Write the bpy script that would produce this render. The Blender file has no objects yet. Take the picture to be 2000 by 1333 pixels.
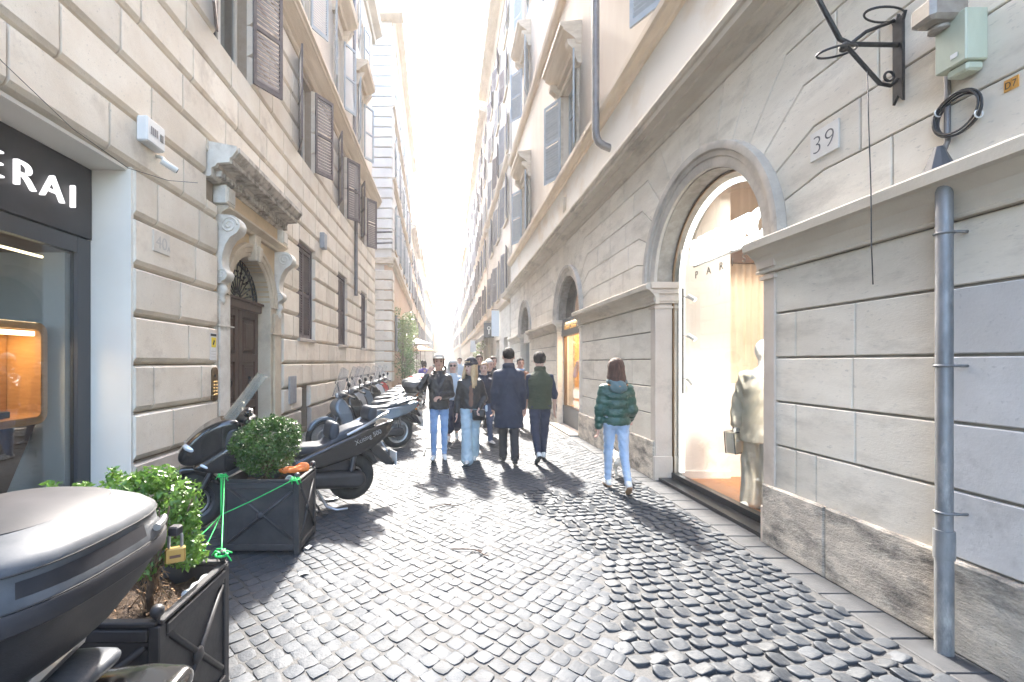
import bpy, math, random
import numpy as np
from mathutils import Vector, Matrix
random.seed(7); np.random.seed(7)
PI = math.pi
SC = bpy.context.scene
COL = SC.collection
# ---------------------------------------------------------------- camera
FPX = 850.0                       # focal length in photo pixels (photo is 2000 wide)
CAMH = 1.65
cam_d = bpy.data.cameras.new('camera')
cam_d.sensor_fit = 'HORIZONTAL'; cam_d.sensor_width = 36.0
cam_d.lens = FPX / 2000.0 * 36.0
cam_d.shift_x = (1000 - 875) / 2000.0
cam_d.shift_y = (708 - 666.5) / 2000.0
cam_d.clip_start = 0.05; cam_d.clip_end = 3000
cam = bpy.data.objects.new('camera', cam_d); COL.objects.link(cam)
cam.location = (0, 0, CAMH); cam.rotation_euler = (math.radians(90), 0, 0)
SC.camera = cam
# ---------------------------------------------------------------- sky and sun
SUN_EL, SUN_AZ = math.radians(43), math.radians(-2.5)    # azimuth from +Y towards +X
world = bpy.data.worlds.new('World'); SC.world = world; world.use_nodes = True
wn = world.node_tree; wn.nodes.clear()
sky = wn.nodes.new('ShaderNodeTexSky'); sky.sky_type = 'NISHITA'; sky.sun_disc = False
sky.sun_elevation = SUN_EL; sky.sun_rotation = SUN_AZ
sky.air_density = 1.0; sky.dust_density = 3.2; sky.ozone_density = 1.0
bg = wn.nodes.new('ShaderNodeBackground'); bg.inputs['Strength'].default_value = 0.15
wo = wn.nodes.new('ShaderNodeOutputWorld')
wn.links.new(sky.outputs[0], bg.inputs[0]); wn.links.new(bg.outputs[0], wo.inputs[0])
sl = bpy.data.lights.new('sun', 'SUN'); sl.energy = 2.0; sl.angle = math.radians(2.5); sl.color = (1.0, 0.95, 0.87)
so = bpy.data.objects.new('sun', sl); COL.objects.link(so)
sd = Vector((math.sin(SUN_AZ) * math.cos(SUN_EL), math.cos(SUN_AZ) * math.cos(SUN_EL), math.sin(SUN_EL)))
so.rotation_euler = sd.to_track_quat('Z', 'Y').to_euler(); so.location = (0, 40, 40)
SC.view_settings.view_transform = 'Standard'; SC.view_settings.look = 'None'
SC.view_settings.gamma = 1.0; SC.view_settings.exposure = 3.6; SC.view_settings.use_curve_mapping = False
SC.render.engine = 'CYCLES'
SC.cycles.max_bounces = 7; SC.cycles.diffuse_bounces = 4; SC.cycles.glossy_bounces = 3
SC.cycles.transmission_bounces = 4; SC.cycles.transparent_max_bounces = 10
SC.cycles.caustics_reflective = False; SC.cycles.caustics_refractive = False
SC.cycles.sample_clamp_indirect = 6.0
SC.cycles.use_denoising = True
# ---------------------------------------------------------------- materials
M = {}
def mat(name, col, rough=0.6, metal=0.0, spec=0.5, col2=None, nscale=3.0, nstretch=(1, 1, 1), ndetail=6, nlo=0.35, nhi=0.65,
        col3=None, n3scale=0.7, n3lo=0.55, n3hi=0.75, rand=0.0, bump=0.0, bscale=40, bdist=0.02, coat=0.0, emit=None, estr=0.0,
        obj=False, rvar=0.0, pit=0.0, pscale=60, bstretch=None, sheen=0.0):
    m = bpy.data.materials.new(name); m.use_nodes = True
    nt = m.node_tree; N = nt.nodes; L = nt.links
    b = N['Principled BSDF']
    b.inputs['Roughness'].default_value = rough; b.inputs['Metallic'].default_value = metal
    b.inputs['Specular IOR Level'].default_value = spec
    b.inputs['Coat Weight'].default_value = coat; b.inputs['Coat Roughness'].default_value = 0.06
    if sheen: b.inputs['Sheen Weight'].default_value = sheen
    if obj:
        pos = N.new('ShaderNodeTexCoord').outputs['Object']
    else:
        pos = N.new('ShaderNodeNewGeometry').outputs['Position']
    def scaled(st):
        mp = N.new('ShaderNodeMapping'); mp.inputs['Scale'].default_value = st
        L.new(pos, mp.inputs['Vector']); return mp.outputs[0]
    def noise(scale, det, st=(1, 1, 1), rough_=0.6):
        n = N.new('ShaderNodeTexNoise'); n.inputs['Scale'].default_value = scale; n.inputs['Detail'].default_value = det
        n.inputs['Roughness'].default_value = rough_
        L.new(scaled(st), n.inputs['Vector']); return n.outputs['Fac']
    def ramp(fac, lo, hi):
        r = N.new('ShaderNodeMapRange'); r.inputs['From Min'].default_value = lo; r.inputs['From Max'].default_value = hi
        L.new(fac, r.inputs['Value']); return r.outputs[0]
    def mix(fac, a, c, mode='MIX'):
        x = N.new('ShaderNodeMix'); x.data_type = 'RGBA'; x.blend_type = mode
        if isinstance(fac, float): x.inputs[0].default_value = fac
        else: L.new(fac, x.inputs[0])
        for k, vv in ((6, a), (7, c)):
            if isinstance(vv, tuple): x.inputs[k].default_value = (*vv, 1)
            else: L.new(vv, x.inputs[k])
        return x.outputs[2]
    c = tuple(col)
    if col2: c = mix(ramp(noise(nscale, ndetail, nstretch), nlo, nhi), c, tuple(col2))
    if col3: c = mix(ramp(noise(n3scale, 8, nstretch, 0.7), n3lo, n3hi), c, tuple(col3))
    if pit:
        c = mix(ramp(noise(pscale, 3, nstretch), 0.62, 0.72), c, tuple(x * (1 - pit) for x in col))
    if rand:
        oi = N.new('ShaderNodeObjectInfo'); r = N.new('ShaderNodeMapRange')
        r.inputs['To Min'].default_value = 1 - rand; r.inputs['To Max'].default_value = 1 + rand
        L.new(oi.outputs['Random'], r.inputs['Value'])
        hs = N.new('ShaderNodeHueSaturation')
        L.new(r.outputs[0], hs.inputs['Value'])
        if isinstance(c, tuple): hs.inputs['Color'].default_value = (*c, 1)
        else: L.new(c, hs.inputs['Color'])
        c = hs.outputs[0]
    if isinstance(c, tuple): b.inputs['Base Color'].default_value = (*c, 1)
    else: L.new(c, b.inputs['Base Color'])
    if rvar:
        r = N.new('ShaderNodeMapRange'); r.inputs['From Min'].default_value = 0.3; r.inputs['From Max'].default_value = 0.7
        r.inputs['To Min'].default_value = rough - rvar; r.inputs['To Max'].default_value = rough + rvar
        L.new(noise(nscale * 1.7, 5), r.inputs['Value']); L.new(r.outputs[0], b.inputs['Roughness'])
    if bump:
        bn = N.new('ShaderNodeBump'); bn.inputs['Strength'].default_value = bump; bn.inputs['Distance'].default_value = bdist
        L.new(noise(bscale, 6, bstretch or (1, 1, 1)), bn.inputs['Height']); L.new(bn.outputs[0], b.inputs['Normal'])
    if emit:
        b.inputs['Emission Color'].default_value = (*emit, 1); b.inputs['Emission Strength'].default_value = estr
    M[name] = m
    return m
def glass_mat(name, tint=(0.95, 0.97, 0.97), refl=1.0, rough=0.0, base=0.0, body=None, bodyfac=0.0):
    m = bpy.data.materials.new(name); m.use_nodes = True; nt = m.node_tree; N = nt.nodes; L = nt.links; N.clear()
    o = N.new('ShaderNodeOutputMaterial'); t = N.new('ShaderNodeBsdfTransparent'); t.inputs[0].default_value = (*tint, 1)
    g = N.new('ShaderNodeBsdfGlossy'); g.inputs['Roughness'].default_value = rough; g.inputs[0].default_value = (1, 1, 1, 1)
    lw = N.new('ShaderNodeLayerWeight'); lw.inputs[0].default_value = 0.5; f = N.new('ShaderNodeMath'); f.operation = 'POWER'; f.inputs[1].default_value = 4.5; L.new(lw.outputs['Facing'], f.inputs[0])
    ma = N.new('ShaderNodeMath'); ma.operation = 'MULTIPLY_ADD'; ma.inputs[1].default_value = refl; ma.inputs[2].default_value = base
    ma.use_clamp = True
    L.new(f.outputs[0], ma.inputs[0])
    mx = N.new('ShaderNodeMixShader'); L.new(ma.outputs[0], mx.inputs[0])
    src = t.outputs[0]
    if body:
        d = N.new('ShaderNodeBsdfDiffuse'); d.inputs[0].default_value = (*body, 1)
        m2 = N.new('ShaderNodeMixShader'); m2.inputs[0].default_value = bodyfac
        L.new(t.outputs[0], m2.inputs[1]); L.new(d.outputs[0], m2.inputs[2]); src = m2.outputs[0]
    L.new(src, mx.inputs[1]); L.new(g.outputs[0], mx.inputs[2]); L.new(mx.outputs[0], o.inputs[0])
    M[name] = m; return m
def emit_mat(name, col, s):
    m = bpy.data.materials.new(name); m.use_nodes = True; nt = m.node_tree; N = nt.nodes; N.clear()
    o = N.new('ShaderNodeOutputMaterial'); e = N.new('ShaderNodeEmission'); e.inputs[0].default_value = (*col, 1); e.inputs[1].default_value = s
    nt.links.new(e.outputs[0], o.inputs[0]); M[name] = m; return m

# stone and render of the buildings
mat('block_stone', (0.77, 0.70, 0.59), 0.8, col2=(0.69, 0.605, 0.49), nscale=2.2, col3=(0.44, 0.365, 0.29), n3scale=1.6, n3lo=0.55, n3hi=0.8,
    rand=0.11, bump=0.35, bscale=55, bdist=0.008, pit=0.25, pscale=38)
mat('block_joint', (0.36, 0.29, 0.22), 0.9, col2=(0.30, 0.235, 0.17), nscale=6, bump=0.3)
mat('plinth_stone', (0.56, 0.50, 0.43), 0.8, col2=(0.46, 0.40, 0.34), nscale=3, col3=(0.34, 0.30, 0.26), n3scale=1.3, rand=0.08, bump=0.4, bscale=50, bdist=0.01, pit=0.4)
mat('portal_stone', (0.60, 0.52, 0.40), 0.75, col2=(0.53, 0.44, 0.32), nscale=4, col3=(0.42, 0.35, 0.27), n3scale=2, bump=0.25, bscale=60, bdist=0.006, pit=0.3, pscale=45)
mat('portal_pale', (0.70, 0.67, 0.60), 0.7, col2=(0.56, 0.52, 0.45), nscale=5, col3=(0.40, 0.36, 0.30), n3scale=2.5, bump=0.25, bscale=60, bdist=0.006, pit=0.3)
mat('portal_ochre', (0.62, 0.47, 0.29), 0.8, col2=(0.53, 0.40, 0.25), nscale=3, bump=0.15)
mat('cornice_dark', (0.54, 0.49, 0.42), 0.85, col2=(0.20, 0.175, 0.145), nscale=6, nlo=0.44, nhi=0.66, col3=(0.36, 0.34, 0.2), n3scale=5, n3lo=0.6, n3hi=0.75, bump=0.5, bscale=50, bdist=0.01)
mat('string_stone', (0.68, 0.58, 0.45), 0.8, col2=(0.53, 0.43, 0.31), nscale=2.5, nstretch=(1, 0.3, 3), col3=(0.46, 0.36, 0.25), n3scale=1.2, bump=0.15)
mat('upper_render', (0.66, 0.58, 0.48), 0.85, col2=(0.58, 0.50, 0.41), nscale=1.2, nstretch=(1, 1, 0.4), bump=0.15, bscale=30)
mat('ashlar', (0.78, 0.725, 0.625), 0.75, col2=(0.68, 0.62, 0.52), nscale=2.4, nstretch=(1, 0.6, 1.8), col3=(0.42, 0.375, 0.305), n3scale=2.2, n3lo=0.52, n3hi=0.82,
    rand=0.08, bump=0.3, bscale=45, bdist=0.006, pit=0.28, pscale=34, bstretch=(1, 1, 2.5))
mat('ashlar_joint', (0.36, 0.325, 0.275), 0.95, col2=(0.24, 0.215, 0.18), nscale=9)
mat('travertine', (0.60, 0.535, 0.445), 0.85, col2=(0.42, 0.37, 0.305), nscale=5, nstretch=(1, 1, 2.2), nlo=0.38, nhi=0.6, col3=(0.085, 0.08, 0.075), n3scale=2.4, n3lo=0.47, n3hi=0.66,
    rand=0.1, bump=0.7, bscale=30, bdist=0.02, pit=0.6, pscale=26, bstretch=(1, 1, 2.5))
mat('moulding', (0.66, 0.60, 0.50), 0.8, col2=(0.56, 0.495, 0.40), nscale=2.5, nstretch=(1, 0.5, 2), col3=(0.27, 0.24, 0.20), n3scale=1.8, n3lo=0.52, n3hi=0.75, bump=0.3, bscale=40, bdist=0.008)
mat('archivolt', (0.54, 0.49, 0.42), 0.75, col2=(0.39, 0.355, 0.31), nscale=4, col3=(0.28, 0.25, 0.22), n3scale=2.5, bump=0.2, bscale=50, bdist=0.005)
mat('apron_render', (0.68, 0.645, 0.58), 0.85, col2=(0.58, 0.47, 0.335), nscale=0.9, nstretch=(1, 1, 1.5), nlo=0.5, nhi=0.75, bump=0.15)
mat('cream_render', (0.72, 0.63, 0.51), 0.85, col2=(0.62, 0.51, 0.39), nscale=0.7, nstretch=(1, 1, 0.35), bump=0.12)
mat('white_render', (0.72, 0.69, 0.64), 0.85, col2=(0.62, 0.58, 0.53), nscale=0.8, bump=0.1)
mat('peach_render', (0.64, 0.46, 0.32), 0.85, col2=(0.60, 0.40, 0.25), nscale=0.5, bump=0.1)
mat('ochre_render', (0.62, 0.45, 0.25), 0.85, col2=(0.66, 0.52, 0.33), nscale=0.4, bump=0.1)
mat('sand_render', (0.60, 0.53, 0.44), 0.85, col2=(0.50, 0.44, 0.36), nscale=0.5, bump=0.1)
mat('grey_render', (0.50, 0.49, 0.46), 0.85, col2=(0.42, 0.40, 0.38), nscale=0.6, bump=0.1)
mat('roof_tile', (0.36, 0.20, 0.13), 0.85, col2=(0.25, 0.15, 0.1), nscale=6)
mat('shutter_brown', (0.105, 0.078, 0.08), 0.55, col2=(0.15, 0.115, 0.11), nscale=14, rand=0.12)
mat('shutter_blue', (0.36, 0.40, 0.43), 0.6, col2=(0.42, 0.45, 0.47), nscale=10, rand=0.08)
mat('shutter_grey', (0.22, 0.215, 0.225), 0.6, col2=(0.27, 0.26, 0.26), nscale=10, rand=0.1)
mat('window_frame', (0.66, 0.63, 0.57), 0.6)
mat('wood_dark', (0.060, 0.032, 0.022), 0.45, col2=(0.095, 0.055, 0.04), nscale=9, nstretch=(3, 3, 0.5), bump=0.15, bscale=25)
mat('iron_black', (0.022, 0.023, 0.025), 0.5, metal=0.6, col2=(0.045, 0.045, 0.047), nscale=20)
mat('pipe_brown', (0.16, 0.15, 0.155), 0.5, metal=0.4, col2=(0.22, 0.21, 0.21), nscale=6)
mat('pipe_zinc', (0.27, 0.275, 0.28), 0.55, metal=0.4, col2=(0.14, 0.145, 0.15), nscale=9, col3=(0.42, 0.41, 0.39), n3scale=5, n3lo=0.56, n3hi=0.72, nstretch=(1, 1, 0.3), rvar=0.12)
mat('plaque_white', (0.72, 0.70, 0.66), 0.5, col2=(0.64, 0.62, 0.58), nscale=8)
mat('ink_black', (0.02, 0.02, 0.02), 0.6)
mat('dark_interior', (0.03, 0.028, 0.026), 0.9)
glass_mat('window_glass', (0.55, 0.58, 0.6), 1.3, 0.02, 0.06)
# ---------------------------------------------------------------- geometry helpers
class Frame:
    """wall frame: u along the wall, v out of the wall, z up"""
    def __init__(s, ox, oy, ux, uy, vx, vy, oz=0.0):
        s.o = np.array((ox, oy, oz)); s.U = np.array((ux, uy, 0.0)); s.V = np.array((vx, vy, 0.0))
        s.flip = (ux * vy - uy * vx) < 0
    def __call__(s, p):
        p = np.asarray(p, float).reshape(-1, 3)
        return s.o + p[:, :1] * s.U + p[:, 1:2] * s.V + p[:, 2:] * np.array((0, 0, 1.0))
    def pt(s, u, v, z): return Vector(s([(u, v, z)])[0])
WORLD = Frame(0, 0, 1, 0, 0, 1)
def empty(name, loc=(0, 0, 0), label=None, cat=None, group=None, rz=0.0):
    o = bpy.data.objects.new(name, None); COL.objects.link(o); o.location = loc; o.rotation_euler = (0, 0, rz); o.empty_display_size = 0.1
    return tag(o, label, cat, group)
def tag(o, label=None, cat=None, group=None, kind=None):
    if label: o['label'] = label
    if cat: o['category'] = cat
    if group: o['group'] = group
    if kind: o['kind'] = kind
    return o
def inset(poly, d):
    n = len(poly); out = []
    for i in range(n):
        p0, p1, p2 = poly[i - 1], poly[i], poly[(i + 1) % n]
        e1 = (p1[0] - p0[0], p1[1] - p0[1]); e2 = (p2[0] - p1[0], p2[1] - p1[1])
        l1 = math.hypot(*e1) or 1e-9; l2 = math.hypot(*e2) or 1e-9
        n1 = (-e1[1] / l1, e1[0] / l1); n2 = (-e2[1] / l2, e2[0] / l2)
        k = 1 + n1[0] * n2[0] + n1[1] * n2[1]
        k = max(k, 0.35)
        out.append((p1[0] + d * (n1[0] + n2[0]) / k, p1[1] + d * (n1[1] + n2[1]) / k))
    return out
def ccw(poly):
    a = sum(poly[i - 1][0] * poly[i][1] - poly[i][0] * poly[i - 1][1] for i in range(len(poly)))
    return list(poly) if a > 0 else list(poly)[::-1]
class MB:
    def __init__(s, fr=None): s.v = []; s.f = []; s.m = []; s.fr = fr
    def add(s, verts, faces, mi=0):
        o = len(s.v); s.v.extend([tuple(map(float, p)) for p in verts]); s.f.extend([tuple(i + o for i in f) for f in faces]); s.m.extend([mi] * len(faces)); return s
    def box(s, x0, x1, y0, y1, z0, z1, mi=0, c=0.0):
        if c <= 0:
            P = [(x, y, z) for z in (z0, z1) for y in (y0, y1) for x in (x0, x1)]
            return s.add(P, [(0, 2, 3, 1), (4, 5, 7, 6), (0, 1, 5, 4), (2, 6, 7, 3), (0, 4, 6, 2), (1, 3, 7, 5)], mi)
        R = []
        for z, i in ((z0, c), (z0 + c, 0), (z1 - c, 0), (z1, c)):
            a, b_, d, e = x0 + i, x1 - i, y0 + i, y1 - i
            k = c if i == 0 else 0
            R.append([(a + k, d, z), (b_ - k, d, z), (b_, d + k, z), (b_, e - k, z), (b_ - k, e, z), (a + k, e, z), (a, e - k, z), (a, d + k, z)] if i == 0 else
                     [(a + c * .4, d, z), (b_ - c * .4, d, z), (b_, d + c * .4, z), (b_, e - c * .4, z), (b_ - c * .4, e, z), (a + c * .4, e, z), (a, e - c * .4, z), (a, d + c * .4, z)])
        return s.loft(R, True, True, mi=mi)
    def prism(s, poly, v0, v1, c=0.0, mi=0, back=True):
        """poly in (u,z), extruded along v from v0 (wall) to v1 (front), front edge chamfered by c"""
        poly = ccw(poly); n = len(poly)
        if v1 < v0: v0, v1 = v1, v0
        rings = [[(p[0], v0, p[1]) for p in poly]]
        if c > 0:
            rings.append([(p[0], v1 - c, p[1]) for p in poly]); rings.append([(p[0], v1, p[1]) for p in inset(poly, c)])
        else: rings.append([(p[0], v1, p[1]) for p in poly])
        V = [p for r in rings for p in r]; F = []
        for k in range(len(rings) - 1):
            for i in range(n):
                j = (i + 1) % n; F.append((k * n + i, (k + 1) * n + i, (k + 1) * n + j, k * n + j))
        if back: F.append(tuple(range(n)))
        F.append(tuple(range((len(rings) - 1) * n, len(rings) * n))[::-1])
        # ccw (u,z) has normal -v
        return s.add(V, F, mi)
    def loft(s, rings, cap0=True, cap1=True, closed=False, mi=0):
        n = len(rings[0]); V = [p for r in rings for p in r]; F = []
        m = len(rings)
        for k in range(m if closed else m - 1):
            k2 = (k + 1) % m
            for i in range(n):
                j = (i + 1) % n; F.append((k * n + i, k * n + j, k2 * n + j, k2 * n + i))
        if cap0 and not closed: F.append(tuple(range(n))[::-1])
        if cap1 and not closed: F.append(tuple(range((m - 1) * n, m * n)))
        return s.add(V, F, mi)
    def tube(s, pts, r, n=8, closed=False, mi=0, cap=True):
        pts = [Vector(p) for p in pts]; m = len(pts); rings = []
        rr = r if isinstance(r, (list, tuple)) else [r] * m
        prev = None
        for i in range(m):
            if closed: t = (pts[(i + 1) % m] - pts[i - 1])
            else: t = pts[min(i + 1, m - 1)] - pts[max(i - 1, 0)]
            t = t.normalized() if t.length > 1e-9 else Vector((0, 0, 1))
            if prev is None:
                a = Vector((0, 0, 1)) if abs(t.z) < 0.9 else Vector((1, 0, 0))
                x = t.cross(a).normalized()
            else:
                x = (prev - t * prev.dot(t)); x = x.normalized() if x.length > 1e-6 else t.orthogonal().normalized()
            prev = x; y = t.cross(x)
            rings.append([tuple(pts[i] + (x * math.cos(2 * PI * k / n) + y * math.sin(2 * PI * k / n)) * rr[i]) for k in range(n)])
        return s.loft(rings, cap and not closed, cap and not closed, closed, mi)
    def lathe(s, prof, c=(0, 0, 0), axis='z', n=16, mi=0, a0=0.0):
        """prof: (radius, height along axis)"""
        rings = []
        for r, h in prof:
            ring = []
            for k in range(n):
                a = a0 + 2 * PI * k / n; x, y = max(r, 1e-4) * math.cos(a), max(r, 1e-4) * math.sin(a)
                p = {'z': (x, y, h), 'x': (h, x, y), 'y': (y, h, x)}[axis]
                ring.append((p[0] + c[0], p[1] + c[1], p[2] + c[2]))
            rings.append(ring)
        return s.loft(rings, True, True, False, mi)
    def ball(s, c, r, n=12, mi=0, sc=(1, 1, 1)):
        k = max(5, n // 2 + 1)
        rings = [[(c[0] + sc[0] * r * math.sin(PI * i / k) * math.cos(2 * PI * j / n), c[1] + sc[1] * r * math.sin(PI * i / k) * math.sin(2 * PI * j / n), c[2] - sc[2] * r * math.cos(PI * i / k)) for j in range(n)]
                 for i in range(1, k)]
        m = len(rings)
        s.loft(rings, True, True, False, mi); return s
    def torus(s, c, R, r, axis='y', n=28, k=10, mi=0, sq=1.0):
        pts = []
        rings = []
        for i in range(n):
            a = 2 * PI * i / n; ring = []
            for j in range(k):
                b = 2 * PI * j / k; rr = R + r * math.cos(b); h = r * sq * math.sin(b)
                x, y = rr * math.cos(a), rr * math.sin(a)
                p = {'z': (x, y, h), 'x': (h, x, y), 'y': (y, h, x)}[axis]
                ring.append((p[0] + c[0], p[1] + c[1], p[2] + c[2]))
            rings.append(ring)
        return s.loft(rings, closed=True, mi=mi)
    def build(s, name, mats, parent=None, smooth=False, base=None):
        V = np.array(s.v, float).reshape(-1, 3)
        fr = s.fr; F = s.f
        if fr is not None:
            V = fr(V)
            if fr.flip: F = [f[::-1] for f in F]
        return link_mesh(name, V, F, mats, parent, smooth, s.m, base)
def link_mesh(name, V, F, mats, parent=None, smooth=False, mi=None, base=None):
    V = np.asarray(V, float)
    off = None
    if base is not None: off = np.array(base, float)                     # own origin
    elif parent is not None: off = np.array(world_loc(parent))
    loc = (0, 0, 0)
    if off is not None:
        V = V - off
        if base is not None:
            pl = np.array(world_loc(parent)) if parent is not None else np.zeros(3)
            loc = tuple(off - pl)
    me = bpy.data.meshes.new(name)
    me.from_pydata(V.tolist() if isinstance(V, np.ndarray) else V, [], F if isinstance(F, list) else F.tolist())
    if not isinstance(mats, (list, tuple)): mats = [mats]
    for m in mats: me.materials.append(M[m] if isinstance(m, str) else m)
    if mi is not None and len(mats) > 1: me.polygons.foreach_set('material_index', np.array(mi, np.int32))
    if smooth is True: me.polygons.foreach_set('use_smooth', np.ones(len(me.polygons), bool))
    elif smooth:                                                         # smooth with sharp edges above the angle
        me.polygons.foreach_set('use_smooth', np.ones(len(me.polygons), bool)); me.set_sharp_from_angle(angle=math.radians(smooth))
    me.update()
    o = bpy.data.objects.new(name, me); COL.objects.link(o); o.location = loc
    if parent is not None: o.parent = parent
    return o
def world_loc(o):
    l = Vector((0, 0, 0))
    while o is not None: l = l + Vector(o.location); o = o.parent
    return l
def copy_obj(o, parent=None, loc=None, rz=None, mat_swap=None, recurse=True):
    c = o.copy(); COL.objects.link(c); c.parent = parent
    if loc is not None: c.location = loc
    if rz is not None: c.rotation_euler = (0, 0, rz)
    if mat_swap and c.type == 'MESH':
        for i, sl_ in enumerate(c.material_slots):
            nm = o.data.materials[i].name if o.data.materials[i] else ''
            if nm in mat_swap:
                sl_.link = 'OBJECT'; sl_.material = M[mat_swap[nm]]
            elif sl_.link == 'OBJECT' and sl_.material and sl_.material.name in mat_swap: sl_.material = M[mat_swap[sl_.material.name]]
    if recurse:
        for ch in list(o.children): copy_obj(ch, c, None, None, mat_swap)
    return c
def wall_cells(mb, u0, u1, z0, z1, holes, v0, v1, mi=0):
    us = sorted({u0, u1, *[min(max(h[k], u0), u1) for h in holes for k in (0, 1)]})
    for a, b in zip(us, us[1:]):
        if b - a < 1e-6: continue
        mid = (a + b) / 2
        hz = sorted((h[2], h[3]) for h in holes if h[0] < mid < h[1])
        z = z0
        for ha, hb in hz:
            ha, hb = max(ha, z0), min(hb, z1)
            if ha > z + 1e-6: mb.box(a, b, v0, v1, z, ha, mi)
            z = max(z, hb)
        if z < z1 - 1e-6: mb.box(a, b, v0, v1, z, z1, mi)
    return mb
def extr_profile(mb, u0, u1, prof, mi=0, ends=True):
    """moulding: prof is a list of (v,z) outline points, swept along u"""
    r0 = [(u0, v, z) for v, z in prof]; r1 = [(u1, v, z) for v, z in prof]
    a = sum(prof[i - 1][0] * prof[i][1] - prof[i][0] * prof[i - 1][1] for i in range(len(prof)))
    if a < 0: r0, r1 = r0[::-1], r1[::-1]                                  # (v,z) ccw has normal +u
    return mb.loft([r0, r1], ends, ends, False, mi)
def text_mesh(name, txt, size, mats, origin, xdir, ydir, parent=None, ext=0.01, offset=0.0, align='LEFT', spacing=1.0, xscale=1.0):
    """lettering as a mesh: xdir is the reading direction, ydir is up"""
    cu = bpy.data.curves.new(name, 'FONT'); cu.body = txt; cu.size = size; cu.extrude = ext; cu.offset = offset; cu.align_x = align
    cu.space_character = spacing; cu.resolution_u = 4
    t = bpy.data.objects.new(name + '_tmp', cu); COL.objects.link(t)
    dg = bpy.context.evaluated_depsgraph_get(); me = bpy.data.meshes.new_from_object(t.evaluated_get(dg))
    bpy.data.objects.remove(t); bpy.data.curves.remove(cu)
    x = Vector(xdir).normalized(); y = Vector(ydir).normalized(); z = x.cross(y)
    mtx = Matrix((x * xscale, y, z)).transposed().to_4x4(); 
    me.transform(mtx); me.name = name; me.materials.clear()
    me.materials.append(M[mats] if isinstance(mats, str) else mats)
    o = bpy.data.objects.new(name, me); COL.objects.link(o)
    pl = world_loc(parent) if parent is not None else Vector((0, 0, 0))
    o.location = Vector(origin) - pl
    if parent is not None: o.parent = parent
    return o
LW = Frame(-3.4, 0, 0, 1, 1, 0)      # left house wall, v towards the street
RW = Frame(2.9, 0, 0, 1, -1, 0)      # right house wall
# ---------------------------------------------------------------- street: bed, setts, paving strip
def sett_far_mat():
    m = bpy.data.materials.new('sett_distance'); m.use_nodes = True; nt = m.node_tree; N = nt.nodes; L = nt.links; b = N['Principled BSDF']
    g = N.new('ShaderNodeNewGeometry'); mp = N.new('ShaderNodeMapping'); mp.inputs['Rotation'].default_value = (0, 0, PI / 4); mp.inputs['Scale'].default_value = (10, 10, 0)
    L.new(g.outputs['Position'], mp.inputs[0])
    v = N.new('ShaderNodeTexVoronoi'); v.feature = 'DISTANCE_TO_EDGE'; v.inputs['Randomness'].default_value = 0.35; v.inputs['Scale'].default_value = 1
    L.new(mp.outputs[0], v.inputs['Vector'])
    c = N.new('ShaderNodeTexVoronoi'); c.inputs['Randomness'].default_value = 0.35; c.inputs['Scale'].default_value = 1; L.new(mp.outputs[0], c.inputs['Vector'])
    r = N.new('ShaderNodeMapRange'); r.inputs['From Min'].default_value = 0.03; r.inputs['From Max'].default_value = 0.14; L.new(v.outputs['Distance'], r.inputs[0])
    mx = N.new('ShaderNodeMix'); mx.data_type = 'RGBA'; L.new(r.outputs[0], mx.inputs[0]); mx.inputs[6].default_value = (0.06, 0.058, 0.055, 1)
    sp = N.new('ShaderNodeSeparateColor'); L.new(c.outputs['Color'], sp.inputs[0])
    cr = N.new('ShaderNodeMix'); cr.data_type = 'RGBA'; L.new(sp.outputs[0], cr.inputs[0]); cr.inputs[6].default_value = (0.05, 0.055, 0.063, 1); cr.inputs[7].default_value = (0.09, 0.093, 0.097, 1)
    L.new(cr.outputs[2], mx.inputs[7]); L.new(mx.outputs[2], b.inputs['Base Color'])
    b.inputs['Roughness'].default_value = 0.55; b.inputs['Specular IOR Level'].default_value = 0.36
    bn = N.new('ShaderNodeBump'); bn.inputs['Strength'].default_value = 0.6; bn.inputs['Distance'].default_value = 0.03
    L.new(r.outputs[0], bn.inputs['Height']); L.new(bn.outputs[0], b.inputs['Normal'])
    M['sett_distance'] = m
sett_far_mat()
mat('sett', (0.038, 0.044, 0.054), 0.58, col2=(0.060, 0.067, 0.077), nscale=4, col3=(0.098, 0.101, 0.106), n3scale=1.1, n3lo=0.55, n3hi=0.8, rand=0.22, bump=0.45, bscale=40, bdist=0.008, rvar=0.08, spec=0.18)
mat('sett_relaid', (0.034, 0.039, 0.046), 0.58, col2=(0.054, 0.059, 0.066), nscale=4, col3=(0.085, 0.086, 0.088), n3scale=1.1, n3lo=0.55, n3hi=0.8, rand=0.25, bump=0.5, bscale=40, bdist=0.008, rvar=0.08, spec=0.25)
mat('street_bed', (0.062, 0.062, 0.063), 0.8, col2=(0.044, 0.044, 0.045), nscale=5, col3=(0.032, 0.031, 0.03), n3scale=0.8, n3lo=0.5, n3hi=0.7, bump=0.5, bscale=60, bdist=0.01)
mat('slab', (0.072, 0.074, 0.078), 0.6, spec=0.25, col2=(0.052, 0.054, 0.057), nscale=6, col3=(0.105, 0.103, 0.10), n3scale=1.5, rand=0.12, bump=0.35, bscale=50, bdist=0.006, rvar=0.1)
FAR0 = 11.0
mb = MB()
mb.add([(-60, -12, -0.0045), (60, -12, -0.0045), (60, FAR0, -0.0045), (-60, FAR0, -0.0045)], [(0, 1, 2, 3)], 0)
mb.add([(-60, FAR0, -0.001), (60, FAR0, -0.001), (300, 900, -0.001), (-300, 900, -0.001)], [(0, 1, 2, 3)], 1)
street = tag(mb.build('street', ['street_bed', 'sett_distance']), 'street of small grey worn basalt setts running between the houses', None, kind='structure')
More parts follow.
